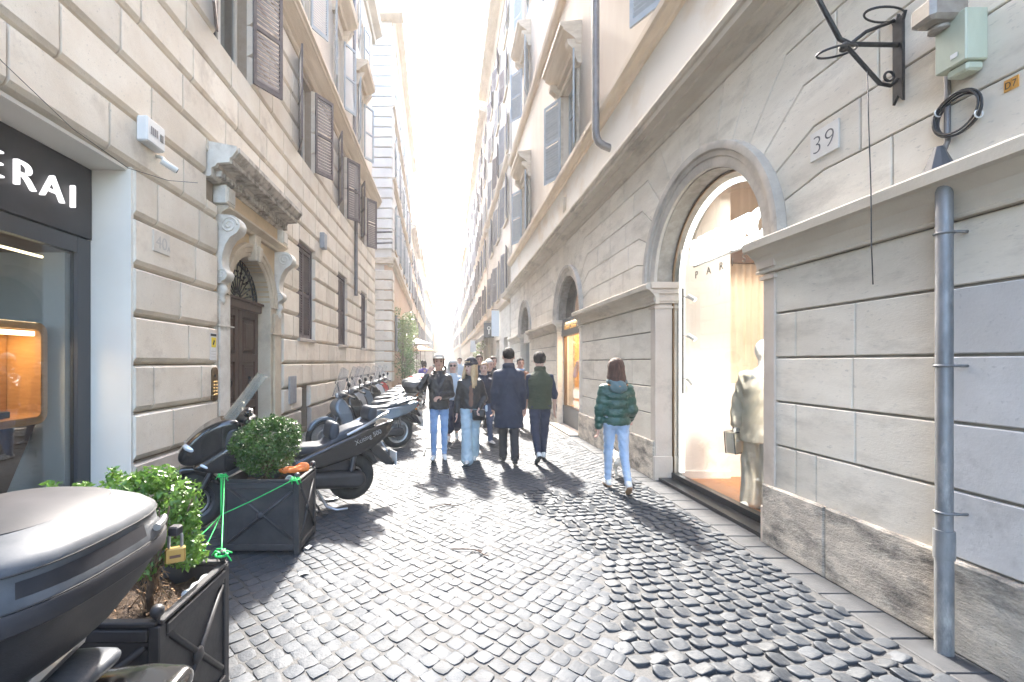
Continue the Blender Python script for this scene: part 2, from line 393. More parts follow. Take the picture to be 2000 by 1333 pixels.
def in_view(x, y):
    if y < 1.5: return False
    px = 875 + FPX * x / y; py = 708 + FPX * CAMH / y
    return -60 < px < 2060 and py < 1400
def patch(x, y):                                   # relaid area with open joints on the right
    return x > 1.12 + 0.14 * math.sin(y * 2.1) + 0.05 * math.sin(y * 9) and y < 5.75 + 0.25 * math.sin(x * 3)
P = 0.100
SETTS = []
def covered(x, y):
    return (x > 2.63) or x < -3.34
ca, sa = math.cos(math.radians(43)), math.sin(math.radians(43))
for i in range(-135, 136):
    for j in range(-135, 136):
        gx, gy = i * P, j * P
        x = gx * ca - gy * sa + 0.5; y = gx * sa + gy * ca + 6.5
        wx = x + 0.05 * math.sin(y * 1.1 + 0.7) + 0.02 * math.sin(x * 3 + y * 2) + 0.012 * math.sin(x * 11 + y * 7) + random.uniform(-.006, .006); wy = y + 0.06 * math.sin(x * 1.3) + 0.012 * math.sin(y * 9 - x * 6) + random.uniform(-.006, .006)
        if wy > FAR0 + 0.15 or not in_view(wx, wy) or covered(wx, wy) or patch(wx, wy): continue
        SETTS.append((wx, wy, math.radians(43) + random.uniform(-.12, .12) + 0.05 * math.cos(wx * 1.3), P * random.uniform(0.84, 1.0), P * random.uniform(0.84, 1.0), 0))
rot = math.radians(14)
rowp, colp = 0.100, 0.118
for i in range(-80, 81):
    off = random.uniform(0, colp)
    for j in range(-70, 71):
        gx, gy = j * colp + off + random.uniform(-.008, .008), i * rowp
        x = gx * math.cos(rot) - gy * math.sin(rot) + 1.8; y = gx * math.sin(rot) + gy * math.cos(rot) + 3.6
        wy = y + 0.07 * math.sin(x * 2.2 + 0.5); wx = x + 0.03 * math.sin(y * 2)
        if not in_view(wx, wy) or covered(wx, wy) or not patch(wx, wy): continue
        SETTS.append((wx, wy, rot + random.uniform(-.09, .09), colp * random.uniform(0.84, 0.95), rowp * random.uniform(0.83, 0.94), 1))
def sett_rings(seed, flat=True):
    rnd = random.Random(seed); n = 12; out = []
    e = rnd.uniform(5.0, 9.0) if flat else rnd.uniform(3.4, 6.0); rad = []
    for k in range(n):
        a = 2 * PI * (k + 0.5) / n; c, s_ = math.cos(a), math.sin(a)
        r = (abs(c) ** e + abs(s_) ** e) ** (-1 / e) * 0.5 * rnd.uniform(0.93, 1.03); rad.append((r * c, r * s_))
    tq = .007 if flat else .02; tilt = (rnd.uniform(-tq, tq), rnd.uniform(-tq, tq))
    for sc_, z in (((1.0, -0.03), (1.0, -0.0012), (0.92, 0.0), (0.5, 0.0005)) if flat else ((1.0, -0.03), (1.0, -0.004), (0.96, -.0014), (0.88, 0.0), (0.5, 0.0010))):
        out.append([(p[0] * sc_, p[1] * sc_, z + (tilt[0] * p[0] + tilt[1] * p[1]) * (z > -0.02) * 1.0) for p in rad])
    return out
VAR = [sett_rings(100 + k, k < 12) for k in range(20)]
VMESH = []
for k, R in enumerate(VAR):
    t = MB(); t.loft(R, False, True)
    me = bpy.data.meshes.new('sett'); me.from_pydata(t.v, [], t.f); me.polygons.foreach_set('use_smooth', np.ones(len(me.polygons), bool)); me.set_sharp_from_angle(angle=math.radians(62)); me.materials.append(M['sett' if k < 12 else 'sett_relaid']); me.update(); VMESH.append(me)
SETTS.sort(key=lambda s: s[1] + 0.15 * abs(s[0]))
def sett_z(s): return (0.008 + random.uniform(-0.0025, 0.0025) if s[5] else random.uniform(-0.0014, 0.0016))
for s in SETTS[:300]:
    o = bpy.data.objects.new('sett', random.choice(VMESH[12:] if s[5] else VMESH[:12])); COL.objects.link(o); o.parent = street
    o.location = (s[0], s[1], sett_z(s)); o.rotation_euler = (random.uniform(-.006, .006), random.uniform(-.006, .006), s[2] + random.choice((0, PI)))
    o.scale = (s[3], s[4], 1)
VV, FF, MI, c0 = [], [], [], 0
BASE = []
for R in VAR:
    t = MB(); t.loft(R, False, True); BASE.append((np.array(t.v), t.f))
for s in SETTS[300:]:
    v, f = random.choice(BASE[12:] if s[5] else BASE[:12])
    q = v * np.array((s[3], s[4], 1)); c_, s_ = math.cos(s[2]), math.sin(s[2])
    VV.append(np.stack((q[:, 0] * c_ - q[:, 1] * s_ + s[0], q[:, 0] * s_ + q[:, 1] * c_ + s[1], q[:, 2] + sett_z(s)), 1))
    FF.extend([tuple(i + c0 for i in ff) for ff in f]); c0 += len(v); MI += [s[5]] * len(f)
tag(link_mesh('sett_field', np.concatenate(VV), FF, ['sett', 'sett_relaid'], street, 62, MI), kind='stuff')
# paving strip of rectangular slabs along the right-hand wall
mb = MB(); mb.box(2.63, 3.3, -2, 60, -0.05, -0.0035)
strip = tag(mb.build('pavement_strip', 'street_bed'), 'narrow strip of flat stone slabs along the foot of the right wall', None, kind='structure')
for row, (xa, xb) in enumerate(((2.64, 2.93),)):
    y = 1.2 + row * 0.11
    while y < 14:
        l = random.uniform(0.20, 0.34)
        m_ = MB(); z1 = random.uniform(0.004, 0.010); m_.box(xa, xb, y, y + l - 0.008, -0.04, z1, 0, 0.006)
        m_.build('slab', 'slab', strip); y += l
# ---------------------------------------------------------------- shutters and windows
LEAF = {}
def shutter(parent, hinge, ang, w, h, m, slat_parts=False, pitch=0.06, thick=0.035):
    """louvred shutter leaf; hinge = world point at the bottom of the hinge side, ang = world angle of the leaf"""
    key = (round(w, 3), round(h, 3), m, slat_parts, pitch)
    if key not in LEAF:
        b = MB(); st = 0.06; t = thick / 2
        b.box(0, st, -t, t, 0, h); b.box(w - st, w, -t, t, 0, h)
        for za, zb in ((0, 0.09), (h - 0.08, h), (h * 0.5 - 0.035, h * 0.5 + 0.035)): b.box(st, w - st, -t, t, za, zb)
        sl_ = MB(); q = 0.016
        q = pitch * .55; sl_.add([(st, -t, -q), (w - st, -t, -q), (w - st, t, q - .01), (st, t, q - .01), (st, -t, -q + .01), (w - st, -t, -q + .01), (w - st, t, q), (st, t, q)],
                [(0, 3, 2, 1), (4, 5, 6, 7), (0, 1, 5, 4), (2, 3, 7, 6), (1, 2, 6, 5), (3, 0, 4, 7)])
        zs = []
        z = 0.09 + pitch * 0.6
        while z < h - 0.1:
            if abs(z - h * 0.5) > 0.055: zs.append(z)
            z += pitch
        if not slat_parts:
            for z in zs: b.add([(p[0], p[1], p[2] + z) for p in sl_.v[:8]], sl_.f)
        me = bpy.data.meshes.new('shutter'); me.from_pydata(b.v, [], b.f); me.materials.append(M[m])
        ms = bpy.data.meshes.new('slat'); ms.from_pydata(sl_.v, [], sl_.f); ms.materials.append(M[m])
        LEAF[key] = (me, ms, zs)
    me, ms, zs = LEAF[key]
    o = bpy.data.objects.new('shutter', me); COL.objects.link(o); o.parent = parent
    o.location = Vector(hinge) - world_loc(parent); o.rotation_euler = (0, 0, ang)
    if slat_parts:
        for z in zs:
            s = bpy.data.objects.new('slat', ms); COL.objects.link(s); s.parent = o; s.location = (0, 0, z)
    return o
def leaf_pair(parent, fr, u0, u1, z0, h, v, th0, th1, m, slat_parts=(False, False), pitch=0.06):
    """two leaves hinged at u0 and u1; th = opening angle from closed (0) outwards"""
    w = (u1 - u0) / 2 - 0.005
    for hu, th, sgn, sp in ((u0, th0, 1, slat_parts[0]), (u1, th1, -1, slat_parts[1])):
        if th is None: continue
        d = fr.U * math.cos(th) * sgn + fr.V * math.sin(th)
        shutter(parent, fr.pt(hu, v, z0), math.atan2(d[1], d[0]), w, h, m, sp, pitch)
def window(parent, fr, u0, u1, z0, z1, v=-0.18, frame='window_frame', pane='window_glass', mull=True, dark=True):
    b = MB(fr); t = 0.07
    b.box(u0, u0 + t, v, v + .06, z0, z1); b.box(u1 - t, u1, v, v + .06, z0, z1); b.box(u0 + t, u1 - t, v, v + .06, z0, z0 + t); b.box(u0 + t, u1 - t, v, v + .06, z1 - t, z1)
    if mull:
        c = (u0 + u1) / 2; b.box(c - .04, c + .04, v + .002, v + .058, z0 + t, z1 - t)
        zt = z0 + (z1 - z0) * 0.68
        for a_, b_ in ((u0 + t, c - .04), (c + .04, u1 - t)): b.box(a_, b_, v + .004, v + .056, zt, zt + .05)
    w = b.build('window', frame, parent)
    g = MB(fr); g.box(u0 + .02, u1 - .02, v + .022, v + .032, z0 + .02, z1 - .02); g.build('pane', pane, w)
    if dark:
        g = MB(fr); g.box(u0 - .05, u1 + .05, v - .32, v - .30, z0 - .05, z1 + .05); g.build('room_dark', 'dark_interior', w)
    return w
# ---------------------------------------------------------------- near house on the left
L1 = empty('rusticated_palazzo', (-3.4, 11, 0), 'beige palazzo of rusticated stone blocks with the dark wooden portal on the left', 'building')
LEND = 19.7
GW = [(9.65, 10.8), (13.1, 14.25), (16.55, 17.7)]           # columns of windows
UW = [(6.2, 7.35)] + GW
holes = [(0.2, 4.59, -0.1, 3.70), (6.42, 8.54, -0.1, 3.75), (9.85, 10.45, 0.12, 1.02)]
holes += [(a, b, 2.2, 4.38) for a, b in GW] + [(a, b, 6.35, 8.35) for a, b in UW]
holes += [(2.75, 3.9, 6.35, 8.35)]
mb = MB(LW); wall_cells(mb, -3, LEND, 0, 8.55, holes, -0.45, 0.0)
mb.box(-3, LEND, -7, -6.8, 0, 17); mb.box(LEND - 0.3, LEND, -6.8, -0.45, 0, 17.0); mb.box(-3, LEND - .3, -6.8, -0.45, 8.3, 8.5)
mb.build('wall', 'block_joint', L1)
def rblock(parent, fr, u0, u1, z0, z1, d=0.10, m='block_stone', bot=0.08, top=0.04, side=0.010, name='stone_block'):
    b = MB(fr)
    def ring(iu, ib, it, v): return [(u0 + iu, v, z0 + ib), (u1 - iu, v, z0 + ib), (u1 - iu, v, z1 - it), (u0 + iu, v, z1 - it)]
    g = 0.004
    R = [ring(g, g, g, -0.01), ring(g, g * 2, g, 0.012), ring(g + side * .55, bot * .45, top * .4, d * .72), ring(g + side, bot, top, d)]
    b.loft([r[::-1] for r in R], False, True)
    return b.build(name, m, parent)
C0, CH = 0.58, 0.52
bh = holes + [(6.24, 8.74, 0, 4.02), (5.95, 8.72, 3.9, 4.55)]
for k in range(15):
    za, zb = C0 + CH * k, C0 + CH * (k + 1)
    if zb > 8.5: zb = 8.5
    u = 2.2 - (0.55 if k % 2 else 0.0)
    cuts = []
    while u < LEND:
        cuts.append(u); u += random.uniform(0.95, 1.25) if k > 5 else random.uniform(0.62, 1.0)
    cuts.append(LEND)
    cuts = sorted(set(cuts) | {c for h in bh if h[3] > za + .02 and h[2] < zb - .02 for c in h[:2] if 2.2 < c < LEND})
    cl = [cuts[0]]
    hard = {c for h in bh for c in h[:2]} | {LEND}
    for c in cuts[1:]:
        if c - cl[-1] < 0.28:
            if c in hard and cl[-1] not in hard: cl[-1] = c; continue
            if c not in hard: continue
        cl.append(c)
    for a, b in zip(cl, cl[1:]):
        mid = (a + b) / 2; lo, hi = za, zb
        for h in bh:
            if h[0] < mid < h[1]:
                if h[2] <= lo + .02 and h[3] > lo: lo = min(h[3], hi)
                elif h[3] >= hi - .02 and h[2] < hi: hi = max(h[2], lo)
        if hi - lo < 0.10: continue
        rblock(L1, LW, a, b, lo, hi, bot=0.08 if lo == za else 0.02, top=0.03 if hi == zb else 0.02)
for a, b in ((4.59, 5.6), (5.6, 6.24), (8.74, 9.8), (10.5, 11.9), (11.9, 13.6), (13.6, 15.4), (15.4, 17.3), (17.3, LEND)):
    rblock(L1, LW, a, b, 0.0, C0 - .005, 0.10, 'plinth_stone', 0.0, 0.03, 0.006, 'plinth_slab')
# basement opening
b = MB(LW); b.box(9.85, 10.45, -0.30, -0.26, 0.1, 1.02); b.build('basement_hatch', 'wood_dark', L1)
# first-floor string course with its broad cove
mb = MB(LW); extr_profile(mb, -3, LEND + 0.25, [(-.3, 8.5), (0.06, 8.5), (0.10, 8.55), (0.10, 8.62), (0.16, 8.66), (0.30, 8.84), (0.33, 8.86), (0.33, 8.94), (0.38, 8.98), (0.38, 9.06), (-.3, 9.14)])
mb.build('string_course', 'string_stone', L1)
# upper storeys
uh = [(a, b, 9.95, 12.2) for a, b in UW] + [(a, b, 13.7, 15.3) for a, b in UW]
mb = MB(LW); wall_cells(mb, -3, LEND, 9.1, 16.6, uh, -0.45, -0.04); mb.build('upper_wall', 'upper_render', L1)
mb = MB(LW); extr_profile(mb, -3, LEND + .5, [(-.4, 16.4), (0.05, 16.4), (0.08, 16.6), (0.35, 16.75), (0.40, 16.95), (-.4, 17.1)]); mb.build('roof_eave', 'moulding', L1)
for a, b in UW:
    leaf_pair(L1, LW, a, b, 6.36, 1.98, 0.11, math.radians(156), math.radians(147), 'shutter_brown', (False, a < 12), 0.075)
    window(L1, LW, a, b, 6.35, 8.35, v=-.22)
    leaf_pair(L1, LW, a, b, 9.96, 2.2, 0.0, math.radians(160), math.radians(150), 'shutter_blue')
    window(L1, LW, a, b, 9.95, 12.2, v=-.22)
    leaf_pair(L1, LW, a, b, 13.7, 1.6, 0.0, math.radians(160), math.radians(165), 'shutter_blue')
    window(L1, LW, a, b, 13.7, 15.3, v=-.22)
    m_ = MB(LW); extr_profile(m_, a - .3, b + .3, [(-.04, 12.55), (.08, 12.55), (.12, 12.65), (.38, 12.8), (.42, 12.95), (-.04, 13.0)]); hd = m_.build('window_hood', 'string_stone', L1)
    for uu in (a - .2, b + .05):
        m_ = MB(LW); extr_profile(m_, uu, uu + .15, [(-.04, 12.1), (.06, 12.1), (.1, 12.3), (.28, 12.54), (-.04, 12.54)]); m_.build('bracket', 'string_stone', hd)
for i, (a, b) in enumerate(GW):
    m_ = MB(LW); m_.box(a - .02, b + .02, -.05, 0.13, 2.12, 2.2, 0, .008); m_.box(a - .02, b + .02, 0.0, 0.09, 2.06, 2.12); m_.build('window_sill', 'plinth_stone', L1)
    m_ = MB(LW); m_.box(a, a + .05, -.1, .02, 2.2, 4.38); m_.box(b - .05, b, -.1, .02, 2.2, 4.38); m_.box(a + .05, b - .05, -.1, .02, 4.30, 4.38); m_.build('window_frame', 'shutter_brown', L1)
    leaf_pair(L1, LW, a + .05, b - .05, 2.22, 2.07, -0.03, 0, 0, 'shutter_brown', (i == 0, i == 0), 0.06)
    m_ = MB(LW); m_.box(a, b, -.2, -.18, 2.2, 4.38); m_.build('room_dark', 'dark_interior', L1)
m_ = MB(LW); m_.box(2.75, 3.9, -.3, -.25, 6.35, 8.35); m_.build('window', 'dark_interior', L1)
# ---- portal
def arc(c, z, r, a0, a1, n): return [(c + r * math.cos(a0 + (a1 - a0) * i / n), z + r * math.sin(a0 + (a1 - a0) * i / n)) for i in range(n + 1)]
PC, PR, PZ = 7.48, 0.76, 2.66
for ua, ub in ((6.28, PC - PR), (PC + PR, 8.70)):
    m_ = MB(LW); m_.box(ua, ub, -.40, 0.045, 0, PZ + .02, 0, .012); i0, i1 = (ua + .05, ub - .1) if ua < 7 else (ua + .1, ub - .05)
    m_.box(i0, i1, 0.045, 0.085, 0.42, PZ - .08, 0, .01); m_.box(ua - .0, ub + .0, 0.0, 0.12, 0, 0.40, 0, .012); m_.box(ua - .01, ub + .01, 0.0, 0.10, 2.18, 2.20)
    m_.build('portal_jamb', 'portal_stone' if ua > 7 else 'portal_pale', L1)
for s in (-1, 1):
    pts = arc(PC, PZ + .02, PR, PI / 2, 0 if s > 0 else PI, 14)
    poly = [(PC, 3.92)] + pts + [(PC + s * 1.22, PZ + .02), (PC + s * 1.22, 3.92)]
    m_ = MB(LW); m_.prism(poly, -.40, 0.03); m_.build('portal_spandrel', 'portal_ochre', L1)
rings = []
for i in range(25):
    a = PI * i / 24; c_, s_ = math.cos(a), math.sin(a)
    prof = [(PR, -.30), (PR, .03), (PR + .02, .05), (PR + .07, .05), (PR + .08, .075), (PR + .15, .075), (PR + .17, .10), (PR + .22, .10), (PR + .24, .0), (PR + .2, -.30)]
    rings.append([(PC + r * c_, v, PZ + .02 + r * s_) for r, v in prof])
m_ = MB(LW); m_.loft(rings, True, True); m_.build('portal_archivolt', 'portal_stone', L1)
m_ = MB(LW); m_.prism([(PC - .07, 3.38), (PC + .07, 3.38), (PC + .12, 3.82), (PC - .12, 3.82)], .0, .15, .02); m_.prism([(PC - .05, 3.36), (PC + .05, 3.36), (PC + .08, 3.62), (PC - .08, 3.62)], .15, .20, .02)
m_.build('keystone', 'portal_stone', L1)
m_ = MB(LW); extr_profile(m_, 6.32, 8.66, [(0, 3.80), (.10, 3.80), (.12, 3.84), (.22, 3.90), (.22, 3.93), (0, 3.95)]); m_.build('portal_fillet', 'portal_stone', L1)
for uc in (6.42, 8.56):                                       # scroll consoles
    prof = []
    prof += [(0.0, 2.80), (0.10, 2.80)] + [(0.10 + .095 * math.cos(t), 2.93 + .095 * math.sin(t)) for t in np.linspace(-1.4, 1.2, 8)]
    prof += [(0.115, 3.10), (0.125, 3.22), (0.17, 3.36), (0.24, 3.47)] + [(0.23 + .15 * math.cos(t), 3.64 + .15 * math.sin(t)) for t in np.linspace(-0.9, 1.5, 9)] + [(0.0, 3.80)]
    m_ = MB(LW); extr_profile(m_, uc - .11, uc + .11, prof); co = m_.build('scroll_console', 'portal_pale', L1, 40)
    for sd_ in (-1, 1):
        sp = [(uc + sd_ * .112, 0.22 + .125 * (1 - t / 14) * math.cos(t), 3.64 + .125 * (1 - t / 14) * math.sin(t)) for t in np.linspace(0, 12, 40)]
        m_ = MB(LW); m_.tube(sp, .014, 6); sp = [(uc + sd_ * .112, 0.11 + .08 * (1 - t / 12) * math.cos(t), 2.93 + .08 * (1 - t / 12) * math.sin(t)) for t in np.linspace(0, 10, 30)]
        m_.tube(sp, .011, 6); m_.build('volute', 'portal_pale', co, True)
    m_ = MB(LW); m_.lathe([(.02, 2.48), (.07, 2.56), (.05, 2.64), (.10, 2.70), (.06, 2.80)], (uc, .06, 0), 'z', 10); m_.build('pendant', 'portal_pale', co, True)
    m_ = MB(LW); m_.box(uc - .14, uc + .14, 0, .20, 3.95, 4.22, 0, .015); m_.box(uc - .10, uc + .10, .20, .215, 3.99, 4.18); m_.build('console_block', 'portal_pale', L1)
m_ = MB(LW); m_.box(6.56, 8.42, 0, .10, 3.95, 4.22); m_.build('portal_frieze', 'portal_ochre', L1)
CP = [(0, 4.22), (.12, 4.22), (.14, 4.25), (.14, 4.34), (.20, 4.36), (.22, 4.40), (.40, 4.41), (.40, 4.47), (.44, 4.49), (.50, 4.57), (.50, 4.63), (0, 4.72)]
m_ = MB(LW); extr_profile(m_, 6.06, 8.66, CP); cn = m_.build('portal_cornice', 'cornice_dark', L1)
m_ = MB(LW); extr_profile(m_, 6.00, 6.06, [(v_ * 0.97, z_) for v_, z_ in CP]); m_.build('cornice_end', 'portal_pale', cn)
u = 6.12
while u < 8.6:
    m_ = MB(LW); m_.box(u, u + .055, .13, .215, 4.26, 4.345, 0, .008); m_.build('dentil', 'cornice_dark', cn); u += .095
# ---- door and fanlight
DV = -0.24
m_ = MB(LW); m_.box(PC - PR, PC + PR, DV - .05, DV, 0, PZ - .08); dr = m_.build('door', 'wood_dark', L1)
for s in (-1, 1):
    m_ = MB(LW); a, b = (PC - PR, PC - .01) if s < 0 else (PC + .01, PC + PR)
    for x0, x1, z0, z1 in ((a, a + .12, 0, 2.58), (b - .12, b, 0, 2.58), (a + .12, b - .12, 0, .14), (a + .12, b - .12, .82, .96), (a + .12, b - .12, 1.66, 1.80), (a + .12, b - .12, 2.44, 2.58)):
        m_.box(x0, x1, DV, DV + .045, z0, z1, 0, .006)
    lf = m_.build('door_leaf', 'wood_dark', dr)
    for z0, z1 in ((.14, .82), (.96, 1.66), (1.80, 2.44)):
        m_ = MB(LW); m_.prism([(a + .15, z0 + .03), (b - .15, z0 + .03), (b - .15, z1 - .03), (a + .15, z1 - .03)], DV, DV + .04, .035); m_.prism([(a + .21, z0 + .10), (b - .21, z0 + .10), (b - .21, z1 - .10), (a + .21, z1 - .10)], DV + .04, DV + .055, .012); m_.build('door_panel', 'wood_dark', dr)
    m_ = MB(LW); m_.torus((PC + s * .36, DV + .075, 1.30), .055, .010, 'y', 16, 6); m_.ball((PC + s * .36, DV + .06, 1.37), .035, 8); m_.build('knocker', 'iron_black', dr, True)
m_ = MB(LW); m_.box(PC - PR - .0, PC + PR + .0, DV - .04, DV + .12, PZ - .10, PZ + .06, 0, .015); m_.box(PC - PR, PC + PR, DV, DV + .16, PZ + .04, PZ + .08); m_.build('transom', 'wood_dark', dr)
fl = MB(LW)
for i in range(11):
    a = PI * (i + 1) / 12; fl.tube([(PC + .12 * math.cos(a), DV + .02, PZ + .06 + .12 * math.sin(a)), (PC + .40 * math.cos(a), DV + .02, PZ + .06 + .40 * math.sin(a)), (PC + .62 * math.cos(a), DV + .02, PZ + .06 + .60 * math.sin(a))], .013, 6)
    fl.ball((PC + .50 * math.cos(a), DV + .02, PZ + .06 + .50 * math.sin(a)), .028, 6); fl.ball((PC + .40 * math.cos(a + .13), DV + .02, PZ + .06 + .40 * math.sin(a + .13)), .02, 6)
for r, q in ((.13, .02), (.62, .018), (.75, .02)): fl.tube([(PC + r * math.cos(t), DV + .02, PZ + .06 + r * math.sin(t)) for t in np.linspace(0, PI, 24)], q, 6)
for i in range(22):
    a = PI * (i + .5) / 22; fl.torus((PC + .685 * math.cos(a), DV + .02, PZ + .06 + .685 * math.sin(a)), .042, .010, 'y', 10, 5)
fan = fl.build('fanlight_grille', 'iron_black', dr, True)
mat('fan_glass', (0.50, 0.48, 0.33), 0.35, col2=(0.36, 0.36, 0.26), nscale=4)
m_ = MB(LW); m_.prism(arc(PC, PZ + .06, PR - .0, 0, PI, 20), DV - .04, DV - .02); m_.build('fanlight_pane', 'fan_glass', dr)
# ---------------------------------------------------------------- near house on the right
R1 = empty('arcaded_palazzo', (2.9, 9, 0), 'grey ashlar palazzo with round shop arches on the right', 'building')
REND = 20.2
ARCH = [(5.03, 1.05), (10.55, 0.97), (16.4, 0.97)]
SPZ, CTOP = 2.75, 4.62
mat('ashlar_blue', (0.62, 0.605, 0.59), 0.75, col2=(0.54, 0.525, 0.505), nscale=2.2, col3=(0.31, 0.30, 0.29), n3scale=1.6, rand=0.06, bump=0.3, bscale=45, bdist=0.006, pit=0.25, pscale=34)
mat('reveal_pink', (0.60, 0.52, 0.44), 0.7, col2=(0.54, 0.46, 0.38), nscale=4, col3=(0.40, 0.345, 0.29), n3scale=2, bump=0.15)
# solid body behind the facing stones
mb = MB(RW)
prev = -3.0
for c, r in ARCH + [(None, None)]:
    end = (c - r) if c else REND
    mb.box(prev, end, -.45, -.022, 0, SPZ)
    if c: prev = c + r
bounds = [-3.0, 7.79, 13.47, REND]
for (c, r), ua, ub in zip(ARCH, bounds, bounds[1:]):
    for s, ue in ((-1, ua), (1, ub)):
        poly = [(c, CTOP + .1)] + arc(c, SPZ, r, PI / 2, 0 if s > 0 else PI, 16) + [(ue, SPZ), (ue, CTOP + .1)]
        mb.prism(poly, -.45, -.022)
mb.box(-3, REND, -7, -6.8, 0, 18); mb.box(REND - .3, REND, -6.8, -.45, 0, 18); mb.box(-3, REND - .3, -6.8, -.45, 4.7, 4.9)
mb.build('wall', 'ashlar_joint', R1)
def facing(poly, m='ashlar', d=0.0, c=0.006, g=0.007, name='ashlar_block'):
    p = inset(ccw(poly), g); b = MB(RW); b.prism(p, -.03, d, c); return b.build(name, m, R1)
def gz(z): return z
# pier courses
CZ = [0.53, 0.92, 1.305, 1.69, 2.08, 2.46]
def piers():
    e = [-0.5]
    for c, r in ARCH: e += [c - r, c + r]
    e.append(REND)
    return list(zip(e[::2], e[1::2]))
for pi_, (ua, ub) in enumerate(piers()):
    for k in range(5):
        za, zb = CZ[k] + .006, CZ[k + 1] - .006
        if pi_ == 0:
            cuts = [-0.5, 0.9, 2.515, 2.68 + (.55 if k % 2 else .75), 3.63, ub] if k % 2 == 0 else [-.5, 1.5, 2.515, 3.10, 3.63, ub]
            if k in (4, 2): cuts = [-.5, 1.2, 2.515, 3.12, ub] if k == 2 else [-.5, 0.9, 2.515, ub]
        else:
            L_ = ub - ua; cuts = [ua, ua + L_ * (.36 if k % 2 else .22), ua + L_ * (.86 if k % 2 else .74), ub]
        for a, b in zip(cuts, cuts[1:]):
            facing([(a, za), (b, za), (b, zb), (a, zb)], 'ashlar_blue' if (b <= 2.52 and k < 4) else 'ashlar', 0.0, 0.006, 0.003)
    cuts = ([-.5, 1.0, 1.75, 2.515, 3.32, ub] if pi_ == 0 else [ua, ua + (ub - ua) * .48, ub])
    for a, b in zip(cuts, cuts[1:]):
        facing([(a - (.0 if a != ua else 0.0), 0.0), (b, 0.0), (b, 0.53 + .02 * (b > 2.6)), (a, .53 + .02 * (a > 2.5))], 'travertine', 0.035, 0.012, 0.004, 'plinth_slab')
    # impost ledge of the pier
    LP = [(-.02, 2.46), (.035, 2.46), (.04, 2.475), (.025, 2.49), (.03, 2.53), (.055, 2.59), (.10, 2.635), (.12, 2.655), (.16, 2.665), (.165, 2.73), (.14, 2.75), (-.02, 2.765)]
    m_ = MB(RW); extr_profile(m_, ua - (.07 if pi_ else 0), ub + (.07 if pi_ < 3 else 0), LP); m_.build('impost_ledge', 'moulding', R1)
